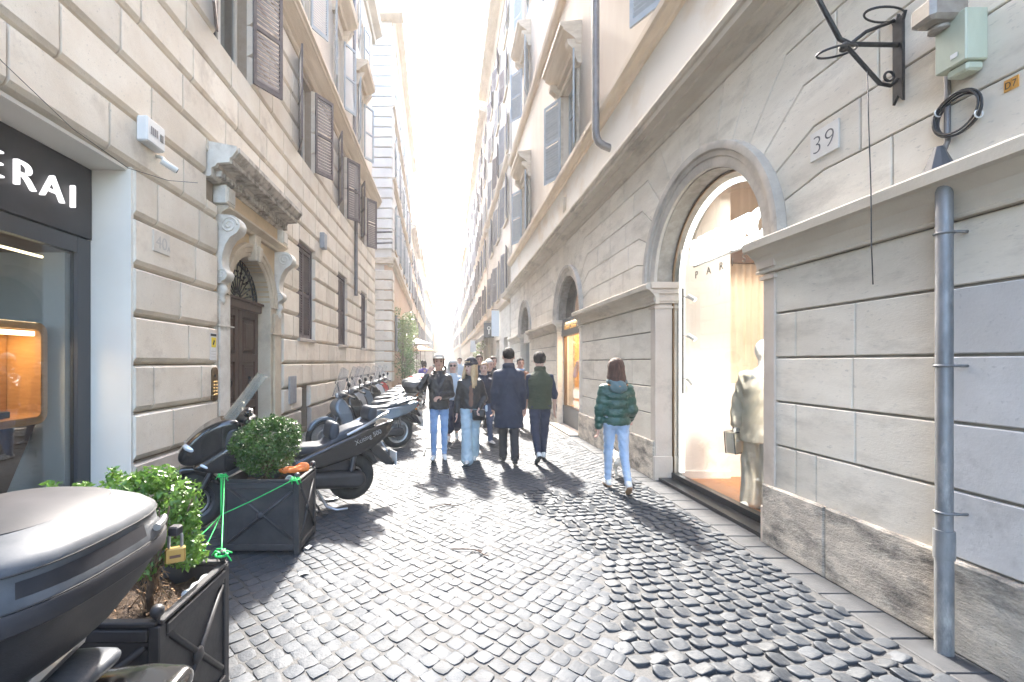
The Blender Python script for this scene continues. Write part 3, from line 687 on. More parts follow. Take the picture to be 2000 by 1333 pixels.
# spandrels: courses that turn into the radial joints of each arch
KZ = [SPZ + .385 * k for k in range(5)] + [CTOP]
for bi, ((c, r), ua, ub) in enumerate(zip(ARCH, bounds, bounds[1:])):
    ro = r + .25
    for s, ue in ((-1, ua), (1, ub)):
        if bi == 0 and s < 0: ue = -0.5
        angs = [0.0, math.radians(13), math.radians(26), math.radians(38), math.radians(50)]
        kink = [(ro, 0.0)] + [((KZ[k] - SPZ) / math.tan(angs[k]), KZ[k] - SPZ) for k in range(1, 5)]
        apt = lambda t: (ro * math.cos(t), ro * math.sin(t))
        def loc(p): return (c + s * p[0], SPZ + p[1])
        W = abs(ue - c)
        for k in range(4):
            t0, t1 = angs[k], angs[k + 1]
            zlo, zhi = KZ[k] - SPZ + (.02 if k == 0 else 0), KZ[k + 1] - SPZ
            out = max(kink[k][0], kink[k + 1][0]) + (.30 if k % 2 else .52)
            poly = [apt(t0 + .01) if k == 0 else apt(t0)]
            if k: poly.append(kink[k])
            else: poly = [(ro, zlo)]
            poly += [(out, zlo), (out, zhi), kink[k + 1]] + [apt(t1 + (t0 - t1) * i / 4) for i in range(5 if k else 4)]
            if k: poly.pop()
            facing([loc(p) for p in poly], g=0.005)
            x = out
            cutx = [x]
            while x < W - .5: x += random.uniform(.75, 1.25) * (1.6 if bi == 0 and s < 0 else 1); cutx.append(min(x, W))
            cutx[-1] = W
            if len(cutx) < 2: cutx = [out, W]
            for a, b in zip(cutx, cutx[1:]):
                if b - a > .05: facing([loc((a, zlo)), loc((b, zlo)), loc((b, zhi)), loc((a, zhi))], g=0.005)
        ztop = CTOP - SPZ
        tt = [math.radians(50), math.radians(63), math.radians(76), math.radians(90)]
        for t0, t1 in zip(tt, tt[1:]):
            k0 = (ztop / math.tan(t0), ztop); k1 = (ztop / math.tan(t1) if t1 < 1.57 else 0.0, ztop)
            poly = [apt(t0), k0 if t0 > .9 else kink[4]] + ([(k0[0] + .6, kink[4][1]), (k0[0] + .6, ztop)] if t0 < .9 else []) + [k1] + [apt(t1 + (t0 - t1) * i / 3) for i in range(3)]
            facing([loc(p) for p in poly], g=0.004)
        x0 = ztop / math.tan(tt[0]) + .6; n_ = max(1, int((W - x0) / 1.4))
        for i in range(n_):
            a, b = x0 + (W - x0) * i / n_, x0 + (W - x0) * (i + 1) / n_
            facing([loc((a, kink[4][1])), loc((b, kink[4][1])), loc((b, ztop)), loc((a, ztop))], g=0.005)
    # archivolt and reveal
    rings = []
    for i in range(41):
        a = PI * i / 40; c_, s_ = math.cos(a), math.sin(a)
        prof = [(r, -.30), (r, .02), (r + .03, .03), (r + .10, .03), (r + .11, .045), (r + .16, .05), (r + .175, .075), (r + .22, .085), (r + .25, .08), (r + .255, -.02), (r + .2, -.30)]
        rings.append([(c + q * c_, v, SPZ + .012 + q * s_) for q, v in prof])
    m_ = MB(RW); m_.loft(rings, True, True); m_.build('archivolt', 'archivolt', R1, 35)
    for s in (-1, 1):
        m_ = MB(RW); e = c + s * r
        a0, a1 = (e - .012, e + .13) if s > 0 else (e - .13, e + .012)
        m_.box(a0, a1, -.30, .012 if bi != 0 else .012, 0, 2.46, 0, .008); m_.box(a0 - .012, a1 + .012, -.30, .03, 0, .34, 0, .008)
        jb = m_.build('jamb', 'reveal_pink' if bi == 0 else 'ashlar', R1)
        m_ = MB(RW)
        for e0, z0, z1 in ((.018, 2.40, 2.43), (.02, 2.47, 2.50), (.035, 2.50, 2.60), (.06, 2.60, 2.67), (.09, 2.67, 2.755)):
            m_.box(a0 - e0, a1 + e0, -.30, .012 + e0, z0 + (.001 if z0 > 2.46 else 0), z1)
        m_.build('capital', 'reveal_pink' if bi == 0 else 'moulding', jb)
# main cornice over the arches
CPR = [(-.3, 4.60), (.02, 4.60), (.04, 4.64), (.04, 4.67), (.09, 4.70), (.17, 4.73), (.18, 4.755), (.27, 4.77), (.275, 4.83), (.30, 4.84), (.32, 4.88), (.32, 4.905), (-.3, 4.95)]
m_ = MB(RW); extr_profile(m_, -3, REND + 1.2, CPR); m_.build('main_cornice', 'moulding', R1)
m_ = MB(RW); wall_cells(m_, -3, REND, 4.93, 6.12, [(10.75, 11.05, 5.42, 5.85)], -.45, -.02); m_.build('apron_wall', 'apron_render', R1)
m_ = MB(RW); m_.box(10.74, 11.06, -.2, -.12, 5.4, 5.87); m_.build('vent', 'shutter_grey', R1)
m_ = MB(RW); extr_profile(m_, -3, REND, [(-.3, 6.08), (.03, 6.08), (.06, 6.12), (.13, 6.16), (.16, 6.22), (.16, 6.32), (-.3, 6.37)]); m_.build('sill_course', 'string_stone', R1)
RWN = [(4.45, 5.65), (9.95, 11.15), (15.85, 17.05)]
hl = [(a, b, z0, z1) for a, b in RWN for z0, z1 in ((6.36, 8.45), (11.25, 13.2), (14.6, 16.2))]
m_ = MB(RW); wall_cells(m_, -3, REND, 6.34, 18.6, hl, -.45, -.06); m_.build('upper_wall', 'cream_render', R1)
m_ = MB(RW); extr_profile(m_, -3, REND, [(-.3, 10.72), (0, 10.72), (.05, 10.76), (.10, 10.82), (.13, 10.95), (-.3, 11.0)]); m_.build('string_course', 'string_stone', R1)
for i, (a, b) in enumerate(RWN):
    window(R1, RW, a, b, 6.36, 8.45, v=-.25, frame='shutter_blue'); leaf_pair(R1, RW, a, b, 6.38, 2.05, 0.02, math.radians(163), math.radians(150), 'shutter_blue', (i == 0, i == 1), 0.07)
    window(R1, RW, a, b, 11.25, 13.2, v=-.25, frame='shutter_blue'); leaf_pair(R1, RW, a, b, 11.27, 1.9, 0.0, math.radians(160), math.radians(140), 'shutter_blue')
    window(R1, RW, a, b, 14.6, 16.2, v=-.25, frame='shutter_blue'); leaf_pair(R1, RW, a, b, 14.6, 1.6, 0.0, math.radians(160), math.radians(155), 'shutter_blue')
    for z, nm in ((8.72, 'window_hood'), (13.4, 'window_hood')):
        m_ = MB(RW); extr_profile(m_, a - .32, b + .32, [(-.06, z), (.06, z), (.08, z + .1), (.12, z + .14), (.34, z + .30), (.36, z + .36), (.42, z + .40), (.42, z + .47), (-.06, z + .52)]); hd = m_.build(nm, 'string_stone', R1)
        for uu in (a - .30, b + .12):
            m_ = MB(RW); extr_profile(m_, uu, uu + .18, [(-.06, z - .42), (.02, z - .42), (.07, z - .30), (.09, z - .15), (.24, z), (.26, z + .11), (-.06, z + .11)]); m_.build('bracket', 'string_stone', hd)
    m_ = MB(RW); m_.box(a - .14, a, -.06, .01, 6.37, 8.6); m_.box(b, b + .14, -.06, .01, 6.37, 8.6); m_.box(a, b, -.06, .01, 8.46, 8.6); m_.build('architrave', 'string_stone', R1)
# ---------------------------------------------------------------- neighbouring and distant houses
def house(name, label, side, x0, u0, x1, u1, H, wall, floors, spacing, shut, ground='ashlar', w=1.1, eave=0.55, strings=(), first=0.9, base_h=4.5, detail=True, roofc='string_stone', flank=6.0, door=True, blocks=False, offs=0.0):
    """house whose street front runs from (x0,u0) to (x1,u1); floors = list of (sill, head)"""
    d = Vector((x1 - x0, u1 - u0)); Ln = d.length; d.normalize()
    nrm = Vector((d.y, -d.x)) if side == 'L' else Vector((-d.y, d.x))
    fr = Frame(x0, u0, d.x, d.y, nrm.x, nrm.y)
    E = empty(name, ((x0 + x1) / 2, (u0 + u1) / 2, 0), label, 'building')
    cols = []
    u = first
    while u + w + .4 < Ln: cols.append((u, u + w)); u += spacing
    hs = [(a, b, z0, z1) for a, b in cols for z0, z1 in floors]
    doors = [(a - .15, b + .15, 0, 2.9) for a, b in cols] if door else []
    m_ = MB(fr); wall_cells(m_, 0, Ln, 0, base_h, [h for h in hs if h[2] < base_h] + doors, -.4, .03); m_.build('ground_wall', ground, E)
    m_ = MB(fr); wall_cells(m_, 0, Ln, base_h, H, [h for h in hs if h[2] >= base_h], -.4, 0); m_.box(0, .3, -flank, -.4, 0, H); m_.box(Ln - .3, Ln, -flank, -.4, 0, H); m_.box(.3, Ln - .3, -flank, -flank + .2, 0, H); m_.build('wall', wall, E)
    for z in (base_h - .12,) + tuple(strings):
        m_ = MB(fr); extr_profile(m_, -.08, Ln, [(-.2, z), (.05, z), (.08, z + .05), (.18, z + .14), (.2, z + .22), (-.2, z + .26)]); m_.build('string_course', roofc, E)
    m_ = MB(fr); extr_profile(m_, -.3, Ln + .1, [(-.3, H - .5), (.06, H - .5), (.1, H - .35), (.2, H - .2), (eave, H - .1), (eave + .06, H + .05), (-.3, H + .25)]); m_.build('roof_eave', roofc, E)
    m_ = MB(fr); extr_profile(m_, -.2, Ln, [(-.3, H + .2), (eave, H + .1), (eave, H + .18), (-flank, H + 1.6), (-flank, H + .2)]); m_.build('roof', 'roof_tile', E)
    for a, b in cols:
        for z0, z1 in floors:
            window(E, fr, a, b, z0, z1, v=-.2, mull=detail, dark=True)
            if shut: leaf_pair(E, fr, a, b, z0 + .01, z1 - z0 - .02, .04, math.radians(160 + 14 * random.random()), math.radians(158 + 16 * random.random()), random.choice(shut), pitch=.075)
            m_ = MB(fr); m_.box(a - .12, b + .12, .0, .09, z0 - .12, z0 - .01); m_.build('window_sill', roofc, E)
        if door and doors:
            m_ = MB(fr); m_.box(a - .15, b + .15, -.3, -.25, 0, 2.9); m_.build('door', random.choice(['wood_dark', 'shutter_grey', 'dark_interior']), E)
    return E, fr, Ln
BR, BL, GR = 'shutter_brown', 'shutter_blue', 'shutter_grey'
F5 = [(5.2, 7.2), (8.6, 10.6), (11.9, 13.7), (15.0, 16.6), (17.7, 18.9)]
L2, l2f, l2n = house('corner_house', 'tall pale corner house with banded stone quoins beyond the side street on the left', 'L', -3.12, 24.0, -3.75, 44, 21.0, 'white_render',
    [(2.3, 4.4), (8.3, 10.8), (12.6, 14.8), (16.4, 18.2)], 3.6, [BL, BL, GR], 'peach_render', strings=(7.2, 11.6, 15.6), first=1.9, base_h=7.0, door=False)
for z in np.arange(0.6, 20.2, .56):                    # banded corner stones on the flank and on the front
    if 6.7 < z < 7.5: continue
    m_ = MB(); m_.box(-7.9, -3.06, 23.88, 24.02, z, z + .5, 0, .03); m_.build('quoin_band', 'block_stone' if z < 7 else 'white_render', L2)
    m_ = MB(l2f); m_.box(0.0, .95 if int(z / .56) % 2 else .75, .0 if z > 7 else .03, .085, z, z + .5, 0, .03); m_.build('quoin_stone', 'block_stone' if z < 7 else 'white_render', L2)
m_ = MB(); m_.box(-8, -3.0, 23.8, 24.1, 7.05, 7.4, 0, .03); m_.build('flank_string', 'string_stone', L2)
m_ = MB(); m_.box(-8, -2.42, 23.4, 24.2, 20.45, 21.2, 0, .05); m_.build('flank_cornice', 'string_stone', L2)
house('terracotta_house', 'peach fronted house on the left behind the leafy pots', 'L', -3.75, 44.2, -4.1, 57, 15.4, 'peach_render', [(5, 7), (8.5, 10.3), (11.8, 13.4)], 3.2, [GR, BR], 'sand_render', first=1.2)
house('ochre_house', 'ochre house far along the left side of the street', 'L', -4.0, 57.2, -4.3, 78, 16.8, 'ochre_render', [(5, 7), (8.5, 10.4), (12, 13.8)], 4.0, [GR], 'sand_render', detail=False)
house('pale_house', 'pale house in the far distance on the left side', 'L', -4.1, 78.2, -4.0, 112, 14.5, 'cream_render', [(5, 7), (8.5, 10.4)], 5.0, [BL], 'sand_render', detail=False)
house('distant_house', 'last hazy house visible on the left side of the street', 'L', -3.6, 112.2, -1.6, 190, 15, 'peach_render', [(5, 7), (9, 11)], 9.0, None, 'sand_render', detail=False)
house('plain_house', 'sandy house with brown shutters next to the arcaded palazzo on the right', 'R', 2.9, 20.25, 2.85, 31, 20.4, 'sand_render', F5, 3.3, [BR, GR], 'ashlar', strings=(11.1,), eave=.7, first=.8)
house('shuttered_house', 'cream house crowded with brown shutters further along the right side', 'R', 2.8, 31.1, 2.85, 45, 19.6, 'cream_render', F5, 3.4, [BR, BR, GR], 'sand_render', strings=(10.9,), eave=.6)
house('narrow_house', 'narrow grey house half way down the right side', 'R', 2.85, 45.1, 2.75, 60, 20.2, 'grey_render', F5, 3.4, [GR, BR], 'sand_render', eave=.5, detail=False)
house('tan_house', 'tan house with yellowish upper floors far down the right side', 'R', 2.8, 60.1, 2.6, 86, 17.6, 'ochre_render', F5[:4], 4.4, [GR], 'sand_render', detail=False)
house('hazy_house', 'pale house with balconies near the far end on the right', 'R', 2.1, 86.1, 1.4, 125, 16, 'white_render', F5[:3], 6, [GR], 'sand_render', detail=False)
house('end_house', 'far pale house closing the right side of the street', 'R', 1.6, 125.2, 3.2, 200, 15, 'cream_render', [(5, 7), (9, 11)], 9, None, 'sand_render', detail=False)
# ---------------------------------------------------------------- implicit surfaces (smooth unions of tapered limbs) -> mesh
def surface_nets(f, lo, h):
    ins = f < 0
    n = np.zeros(tuple(d - 1 for d in f.shape), np.int8)
    C8 = [(a, b, c) for a in (0, 1) for b in (0, 1) for c in (0, 1)]
    sx, sy, sz = f.shape
    for a, b, c in C8: n += ins[a:sx - 1 + a, b:sy - 1 + b, c:sz - 1 + c]
    act = np.argwhere((n > 0) & (n < 8))
    if len(act) == 0: return np.zeros((0, 3)), []
    idx = -np.ones(n.shape, np.int64); idx[act[:, 0], act[:, 1], act[:, 2]] = np.arange(len(act))
    acc = np.zeros((len(act), 3)); cnt = np.zeros(len(act))
    for p in C8:
        for ax in range(3):
            if p[ax]: continue
            q = list(p); q[ax] = 1
            fa = f[act[:, 0] + p[0], act[:, 1] + p[1], act[:, 2] + p[2]]; fb = f[act[:, 0] + q[0], act[:, 1] + q[1], act[:, 2] + q[2]]
            cr = (fa < 0) != (fb < 0); t = np.where(cr, fa / np.where(cr, fa - fb, 1), 0)
            pt = np.tile(np.array(p, float), (len(act), 1)); pt[:, ax] = t
            acc += pt * cr[:, None]; cnt += cr
    V = np.array(lo) + h * (act + acc / np.maximum(cnt, 1)[:, None])
    Q = []
    for ax in range(3):
        sl0 = [slice(None)] * 3; sl1 = [slice(None)] * 3; sl0[ax] = slice(0, -1); sl1[ax] = slice(1, None)
        a, b = ins[tuple(sl0)], ins[tuple(sl1)]
        e = np.argwhere(a != b); o1, o2 = (ax + 1) % 3, (ax + 2) % 3
        e = e[(e[:, o1] > 0) & (e[:, o2] > 0) & (e[:, o1] < n.shape[o1]) & (e[:, o2] < n.shape[o2])]
        def cell(d1, d2):
            c = e.copy(); c[:, o1] -= d1; c[:, o2] -= d2; return idx[c[:, 0], c[:, 1], c[:, 2]]
        q = np.stack((cell(1, 1), cell(0, 1), cell(0, 0), cell(1, 0)), 1)
        s = a[e[:, 0], e[:, 1], e[:, 2]]
        q[~s] = q[~s][:, ::-1]
        Q.append(q)
    return V, np.concatenate(Q).tolist()
class Sdf:
    def __init__(s, h=0.011): s.h = h; s.p = []
    def cone(s, a, b, ra, rb=None, k=0.015, op=1):
        rb = ra if rb is None else rb; a = np.array(a, float); b = np.array(b, float); ab = b - a; l2 = max(ab @ ab, 1e-9)
        def fn(P):
            t = np.clip(((P - a) @ ab) / l2, 0, 1); return np.linalg.norm(P - a - t[..., None] * ab, axis=-1) - (ra + (rb - ra) * t)
        r = max(ra, rb); s.p.append((fn, np.minimum(a, b) - r, np.maximum(a, b) + r, k, op)); return s
    def ell(s, c, r, k=0.015, op=1, rot=None):
        c = np.array(c, float); r = np.array(r, float); R = None if rot is None else np.array(rot)
        def fn(P):
            q = P - c
            if R is not None: q = q @ R
            u = np.linalg.norm(q / r, axis=-1); w = np.linalg.norm(q / (r * r), axis=-1)
            return u * (u - 1) / np.maximum(w, 1e-6)
        m = np.max(r) if R is not None else r
        s.p.append((fn, c - m, c + m, k, op)); return s
    def fn(s, f, lo, hi, k=0.015, op=1): s.p.append((f, np.array(lo, float), np.array(hi, float), k, op)); return s
    def mesh(s, warp=None):
        h = s.h
        lo = np.min([p[1] for p in s.p if p[4] > 0], 0) - 3 * h; hi = np.max([p[2] for p in s.p if p[4] > 0], 0) + 3 * h
        n = np.ceil((hi - lo) / h).astype(int) + 1
        f = np.full(tuple(n), 0.08, np.float64)
        ax = [lo[i] + h * np.arange(n[i]) for i in range(3)]
        for fn, a, b, k, op in s.p:
            m = 2.5 * h + k + 0.01
            i0 = np.clip(np.floor((a - m - lo) / h).astype(int), 0, n); i1 = np.clip(np.ceil((b + m - lo) / h).astype(int) + 1, 0, n)
            if np.any(i1 <= i0): continue
            P = np.stack(np.meshgrid(*[ax[i][i0[i]:i1[i]] for i in range(3)], indexing='ij'), -1)
            d = fn(P); sub = f[i0[0]:i1[0], i0[1]:i1[1], i0[2]:i1[2]]
            if op > 0:
                hh = np.maximum(k - np.abs(sub - d), 0) / k; sub[...] = np.minimum(sub, d) - hh * hh * k * 0.25
            else: sub[...] = np.maximum(sub, -d)
        if warp is not None:
            P = np.stack(np.meshgrid(*ax, indexing='ij'), -1); f = f + warp(P)
        return surface_nets(f, lo, h)
def stack(tab, zlo=None, zhi=None):
    """elliptic torso: tab rows (z, rx, ry, yc)"""
    T = np.array(sorted(tab)); z0, z1 = T[0, 0], T[-1, 0]
    def fn(P):
        z = np.clip(P[..., 2], z0, z1); rx = np.interp(z, T[:, 0], T[:, 1]); ry = np.interp(z, T[:, 0], T[:, 2]); yc = np.interp(z, T[:, 0], T[:, 3])
        x = P[..., 0]; y = P[..., 1] - yc
        d = (np.sqrt((x / rx) ** 2 + (y / ry) ** 2) - 1) * np.minimum(rx, ry)
        return np.maximum(d, np.maximum(z0 - P[..., 2], P[..., 2] - z1))
    m = np.max(np.abs(T[:, 1])), np.max(np.abs(T[:, 2]) + np.abs(T[:, 3]))
    return fn, (-m[0], -m[1], z0), (m[0], m[1], z1)
def join(parts):
    V, F, o = [], [], 0
    for v, f in parts:
        V.append(v); F.extend([tuple(i + o for i in q) for q in f]); o += len(v)
    return np.concatenate(V), F
def put(name, vf, m, parent, xf=None, smooth=True):
    """mesh in the thing's own axes (parent carries the place and turn)"""
    v, f = vf
    if xf is not None: v = xf(v)
    me = bpy.data.meshes.new(name); me.from_pydata(np.asarray(v).tolist(), [], f); me.polygons.foreach_set('use_smooth', np.full(len(me.polygons), bool(smooth)))
    for q in (m if isinstance(m, (list, tuple)) else [m]): me.materials.append(M[q] if isinstance(q, str) else q)
    me.update(); o = bpy.data.objects.new(name, me); COL.objects.link(o); o.parent = parent; return o
def putb(name, b, m, parent, smooth=False):
    o = put(name, (np.array(b.v), b.f), m, parent, None, False)
    if len(o.data.materials) > 1: o.data.polygons.foreach_set('material_index', np.array(b.m, np.int32))
    if smooth:
        o.data.polygons.foreach_set('use_smooth', np.ones(len(o.data.polygons), bool)); o.data.set_sharp_from_angle(angle=math.radians(40 if smooth is True else smooth))
    return o
# ---------------------------------------------------------------- people
mat('skin', (0.52, 0.33, 0.25), 0.5, col2=(0.47, 0.28, 0.21), nscale=12, obj=True)
mat('skin_pale', (0.60, 0.41, 0.33), 0.5, col2=(0.55, 0.34, 0.27), nscale=12, obj=True)
mat('lip', (0.36, 0.15, 0.13), 0.5)
mat('eye_dark', (0.03, 0.02, 0.018), 0.25)
mat('hair_black', (0.018, 0.014, 0.013), 0.7, spec=.2, col2=(0.04, 0.03, 0.026), nscale=30, nstretch=(6, 6, 1), obj=True, bump=0.5, bscale=40, bstretch=(6, 6, 0.6))
mat('hair_brown', (0.05, 0.026, 0.02), 0.65, spec=.25, col2=(0.10, 0.05, 0.036), nscale=14, nstretch=(5, 5, 0.6), obj=True, bump=0.6, bscale=30, bstretch=(6, 6, 0.5))
mat('hair_blond', (0.42, 0.28, 0.14), 0.45, col2=(0.60, 0.44, 0.26), nscale=12, nstretch=(5, 5, 0.5), obj=True, bump=0.6, bscale=30, bstretch=(6, 6, 0.5))
mat('hair_grey', (0.58, 0.56, 0.53), 0.5, col2=(0.42, 0.40, 0.38), nscale=20, obj=True, bump=0.5, bscale=60)
mat('hair_ginger', (0.26, 0.15, 0.08), 0.5, col2=(0.36, 0.22, 0.12), nscale=20, obj=True, bump=0.5, bscale=60)
mat('leather_black', (0.014, 0.013, 0.015), 0.36, col2=(0.03, 0.028, 0.03), nscale=9, obj=True, bump=0.6, bscale=16, bdist=0.03)
mat('cotton_dark', (0.025, 0.024, 0.03), 0.85, obj=True, col2=(0.035, 0.033, 0.04), nscale=10, bump=0.5, bscale=14, bdist=0.03)
mat('navy_wool', (0.014, 0.020, 0.040), 0.8, col2=(0.022, 0.030, 0.054), nscale=8, obj=True, bump=0.4, bscale=9, bdist=0.03)
mat('navy_pant', (0.024, 0.030, 0.055), 0.85, col2=(0.035, 0.042, 0.072), nscale=8, obj=True, bump=0.6, bscale=10, bdist=0.04)
mat('charcoal_pant', (0.030, 0.028, 0.031), 0.85, col2=(0.04, 0.038, 0.04), nscale=8, obj=True, bump=0.5, bscale=9, bdist=0.03)
mat('green_vest', (0.036, 0.046, 0.026), 0.85, col2=(0.05, 0.06, 0.033), nscale=6, obj=True, bump=0.7, bscale=9, bdist=0.04, bstretch=(1, 1, 3))
mat('green_puffer', (0.012, 0.058, 0.045), 0.35, col2=(0.02, 0.085, 0.065), nscale=7, obj=True, bump=0.6, bscale=14, bdist=0.03)
mat('jeans_blue', (0.16, 0.26, 0.45), 0.85, col2=(0.25, 0.36, 0.54), nscale=5, obj=True, bump=0.6, bscale=11, bdist=0.04)
mat('jeans_pale', (0.33, 0.44, 0.52), 0.85, col2=(0.44, 0.54, 0.60), nscale=5, obj=True, bump=0.6, bscale=9, bdist=0.05)
mat('jeans_sky', (0.30, 0.41, 0.58), 0.85, col2=(0.42, 0.52, 0.66), nscale=5, obj=True, bump=0.5, bscale=11, bdist=0.04)
mat('jeans_dark', (0.05, 0.075, 0.14), 0.85, col2=(0.08, 0.11, 0.19), nscale=5, obj=True, bump=0.5, bscale=11, bdist=0.04)
mat('shoe_white', (0.74, 0.73, 0.71), 0.5, obj=True, col2=(0.6, 0.59, 0.57), nscale=14)
mat('shoe_black', (0.014, 0.013, 0.013), 0.3)
mat('sole_tan', (0.32, 0.19, 0.11), 0.8)
mat('sole_dark', (0.05, 0.05, 0.05), 0.8)
mat('cloth_pale', (0.46, 0.53, 0.60), 0.85, obj=True, bump=0.5, bscale=10, bdist=0.03)
mat('cloth_brown', (0.16, 0.085, 0.06), 0.8, obj=True)
mat('cloth_purple', (0.12, 0.08, 0.30), 0.8, obj=True)
mat('cloth_white', (0.70, 0.70, 0.70), 0.85, obj=True)
mat('cap_white', (0.50, 0.44, 0.37), 0.8, obj=True)
mat('hood_teal', (0.075, 0.135, 0.150), 0.5, obj=True, bump=0.5, bscale=16, bdist=0.02)
mat('trim_orange', (0.45, 0.20, 0.05), 0.7)
def V3(*a): return np.array(a, float)
def hand_sdf(wrist, d, palm_n, curl=0.5, side=1, size=1.0):
    """right-sized hand: d = direction of the fingers, palm_n = palm normal, curl 0..1 ; thumb on the side of cross(d,palm_n)*side"""
    d = d / np.linalg.norm(d); n_ = palm_n - d * (palm_n @ d); n_ = n_ / np.linalg.norm(n_); t = np.cross(d, n_) * side
    S = Sdf(0.0058); w = wrist
    L = 0.092 * size
    for o in (-.026, -.009, .009, .026):
        S.cone(w + t * o * .7 * size, w + d * L + t * o * size, .0135 * size, .0125 * size, 0.012)
    S.cone(w - d * .05, w + d * .01, .026 * size, .024 * size, 0.012)
    for o, l, j in ((.030, .076, 0), (.0105, .084, 1), (-.0105, .079, 2), (-.030, .062, 3)):
        p = w + d * (L - .004) + t * o * size; a = curl * .55; dd = d * math.cos(a) + n_ * math.sin(a) + t * o * 1.6
        q = p + dd * l * .45 * size; a2 = curl * 1.35; d2 = d * math.cos(a2) + n_ * math.sin(a2) + t * o * 1.2; r = q + d2 * l * .32 * size
        a3 = curl * 2.0; d3 = d * math.cos(a3) + n_ * math.sin(a3); e = r + d3 * l * .25 * size
        S.cone(p, q, .0098 * size, .0090 * size, .004); S.cone(q, r, .0090 * size, .0082 * size, .004); S.cone(r, e, .0082 * size, .0070 * size, .004)
    p = w + d * .025 * size + t * .028 * size; q = p + (d * .6 + t * .65 + n_ * .25) * .040 * size; r = q + (d * .85 + t * .2 + n_ * .35) * .034 * size
    S.cone(p, q, .0135 * size, .0115 * size, .010); S.cone(q, r, .0112 * size, .0085 * size, .004)
    return S.mesh()
def person(label, loc, rz, H=1.75, legs=((0.25, 0.1), (-0.25, 0.25)), arms=None, top='jacket', topm='leather_black', botm='jeans_blue', bot='straight', shoem='shoe_white',
           skin='skin', hair='short', hairm='hair_black', head_turn=0.0, head_nod=0.0, group=None, sleeves='long', hands=(True, True), curl=(0.5, 0.5), lean=0.0, hem=None, h=0.0125,
           solem='sole_dark', face=True, fat=1.0, extra=None, stance=0.0, palm=((1, 0, 0), (-1, 0, 0)), collar=True, hat=None):
    E = empty('person', loc, label, 'person', group, rz)
    k = H / 1.75
    # skeleton: +y is forwards, +x is the person's right
    hipz = .90; J = {}
    for s, (a, b), nm in ((1, legs[0], 'r'), (-1, legs[1], 'l')):
        hip = V3(s * .085, 0, hipz); kn = hip + .43 * V3(s * (.01 + stance), math.sin(a), -math.cos(a)); an = kn + .41 * V3(s * stance * .5, math.sin(a - b), -math.cos(a - b))
        J['hip' + nm], J['kn' + nm], J['an' + nm], J['pit' + nm] = hip, kn, an, (a - b)
    feet = {}
    for nm in 'rl':
        pt = J['pit' + nm]; pitch = min(0.0, pt * 1.1) if pt < -.12 else 0.0      # heel lifts on the trailing leg
        fd = V3((.12 if nm == 'r' else -.12), math.cos(pitch), math.sin(pitch)); up = V3(0, -math.sin(pitch), math.cos(pitch))
        feet[nm] = (fd, up)
    low = min((J['an' + nm] - .075 * feet[nm][1] + .16 * min(0, feet[nm][0][2]) * V3(0, 0, 1))[2] for nm in 'rl')
    for q in J:
        if not q.startswith('pit'): J[q] = J[q] - V3(0, 0, low)
    dz = -low; hz = hipz + dz
    def ty(z): return lean * (z - hz)          # lean of the upper body
    sh = {}
    for s, nm in ((1, 'r'), (-1, 'l')): sh[nm] = V3(s * .165 * fat, ty(hz + .47), hz + .468)
    arms = arms or (((.10, -.15, -1), (.0, .25, -1)), ((-.10, .15, -1), (.0, .3, -1)))
    A = {}
    for nm, (u, f_) in zip('rl', arms):
        u = V3(*u) / np.linalg.norm(u); f_ = V3(*f_) / np.linalg.norm(f_)
        el = sh[nm] + u * .285; wr = el + f_ * .245; A[nm] = (sh[nm], el, wr, f_)
    sc = lambda vf: (np.asarray(vf[0]) * k, vf[1])
    hc = V3(0, ty(hz + .74) + .015, hz + .735)                                # head centre
    ct, st_ = math.cos(head_turn), math.sin(head_turn); cn, sn = math.cos(head_nod), math.sin(head_nod)
    RT = np.array(((ct, -st_, 0), (st_, ct, 0), (0, 0, 1))) @ np.array(((1, 0, 0), (0, cn, -sn), (0, sn, cn)))
    hp = lambda x, y, z: hc + RT @ V3(x, y, z)
    neck = V3(0, ty(hz + .55) - .01, hz + .55)
    # --- body in one mesh
    S = Sdf(0.0078)
    S.ell(hp(0, -.012, .035), (.077, .098, .088), .02, 1, RT); S.ell(hp(0, .018, -.035), (.060, .070, .085), .03, 1, RT)
    S.cone(hp(0, .05, -.085), hp(0, .062, -.09), .026, .022, .03); S.cone(hp(0, -.02, -.04), neck - V3(0, 0, .03), .055, .062, .03)
    if face:
        S.cone(hp(0, .088, .012), hp(0, .112, -.028), .009, .014, .012); S.cone(hp(-.03, .078, .022), hp(.03, .078, .022), .014, .014, .015)
        for s in (-1, 1): S.ell(hp(s * .033, .094, .002), (.013, .008, .008), .004, -1)
        S.cone(hp(-.018, .083, -.058), hp(.018, .083, -.058), .008, .008, .01); S.ell(hp(0, .098, -.0505), (.02, .006, .0022), .002, -1)
    for s in (-1, 1): S.ell(hp(s * .079, -.01, -.01), (.012, .022, .032), .006, 1, RT)
    hs0 = hc - RT @ V3(0, 0, .10)
    hs = lambda vf: (hs0 + (np.asarray(vf[0]) - hs0) * 1.11, vf[1])
    parts = [hs(S.mesh())]
    C = Sdf(0.016)
    C.cone((0, ty(hz + .1), hz + .02), neck - V3(0, 0, .12), .105, .12, .04)
    for nm in 'rl':
        C.cone(J['hip' + nm], J['kn' + nm], .065, .045, .03); C.cone(J['kn' + nm], J['an' + nm], .045, .034, .02); C.cone(A[nm][0], A[nm][1], .045, .036, .03); C.cone(A[nm][1], A[nm][2], .036, .027, .02)
    C.cone(neck - V3(0, 0, .12), neck, .08, .05, .03); parts.append(C.mesh())
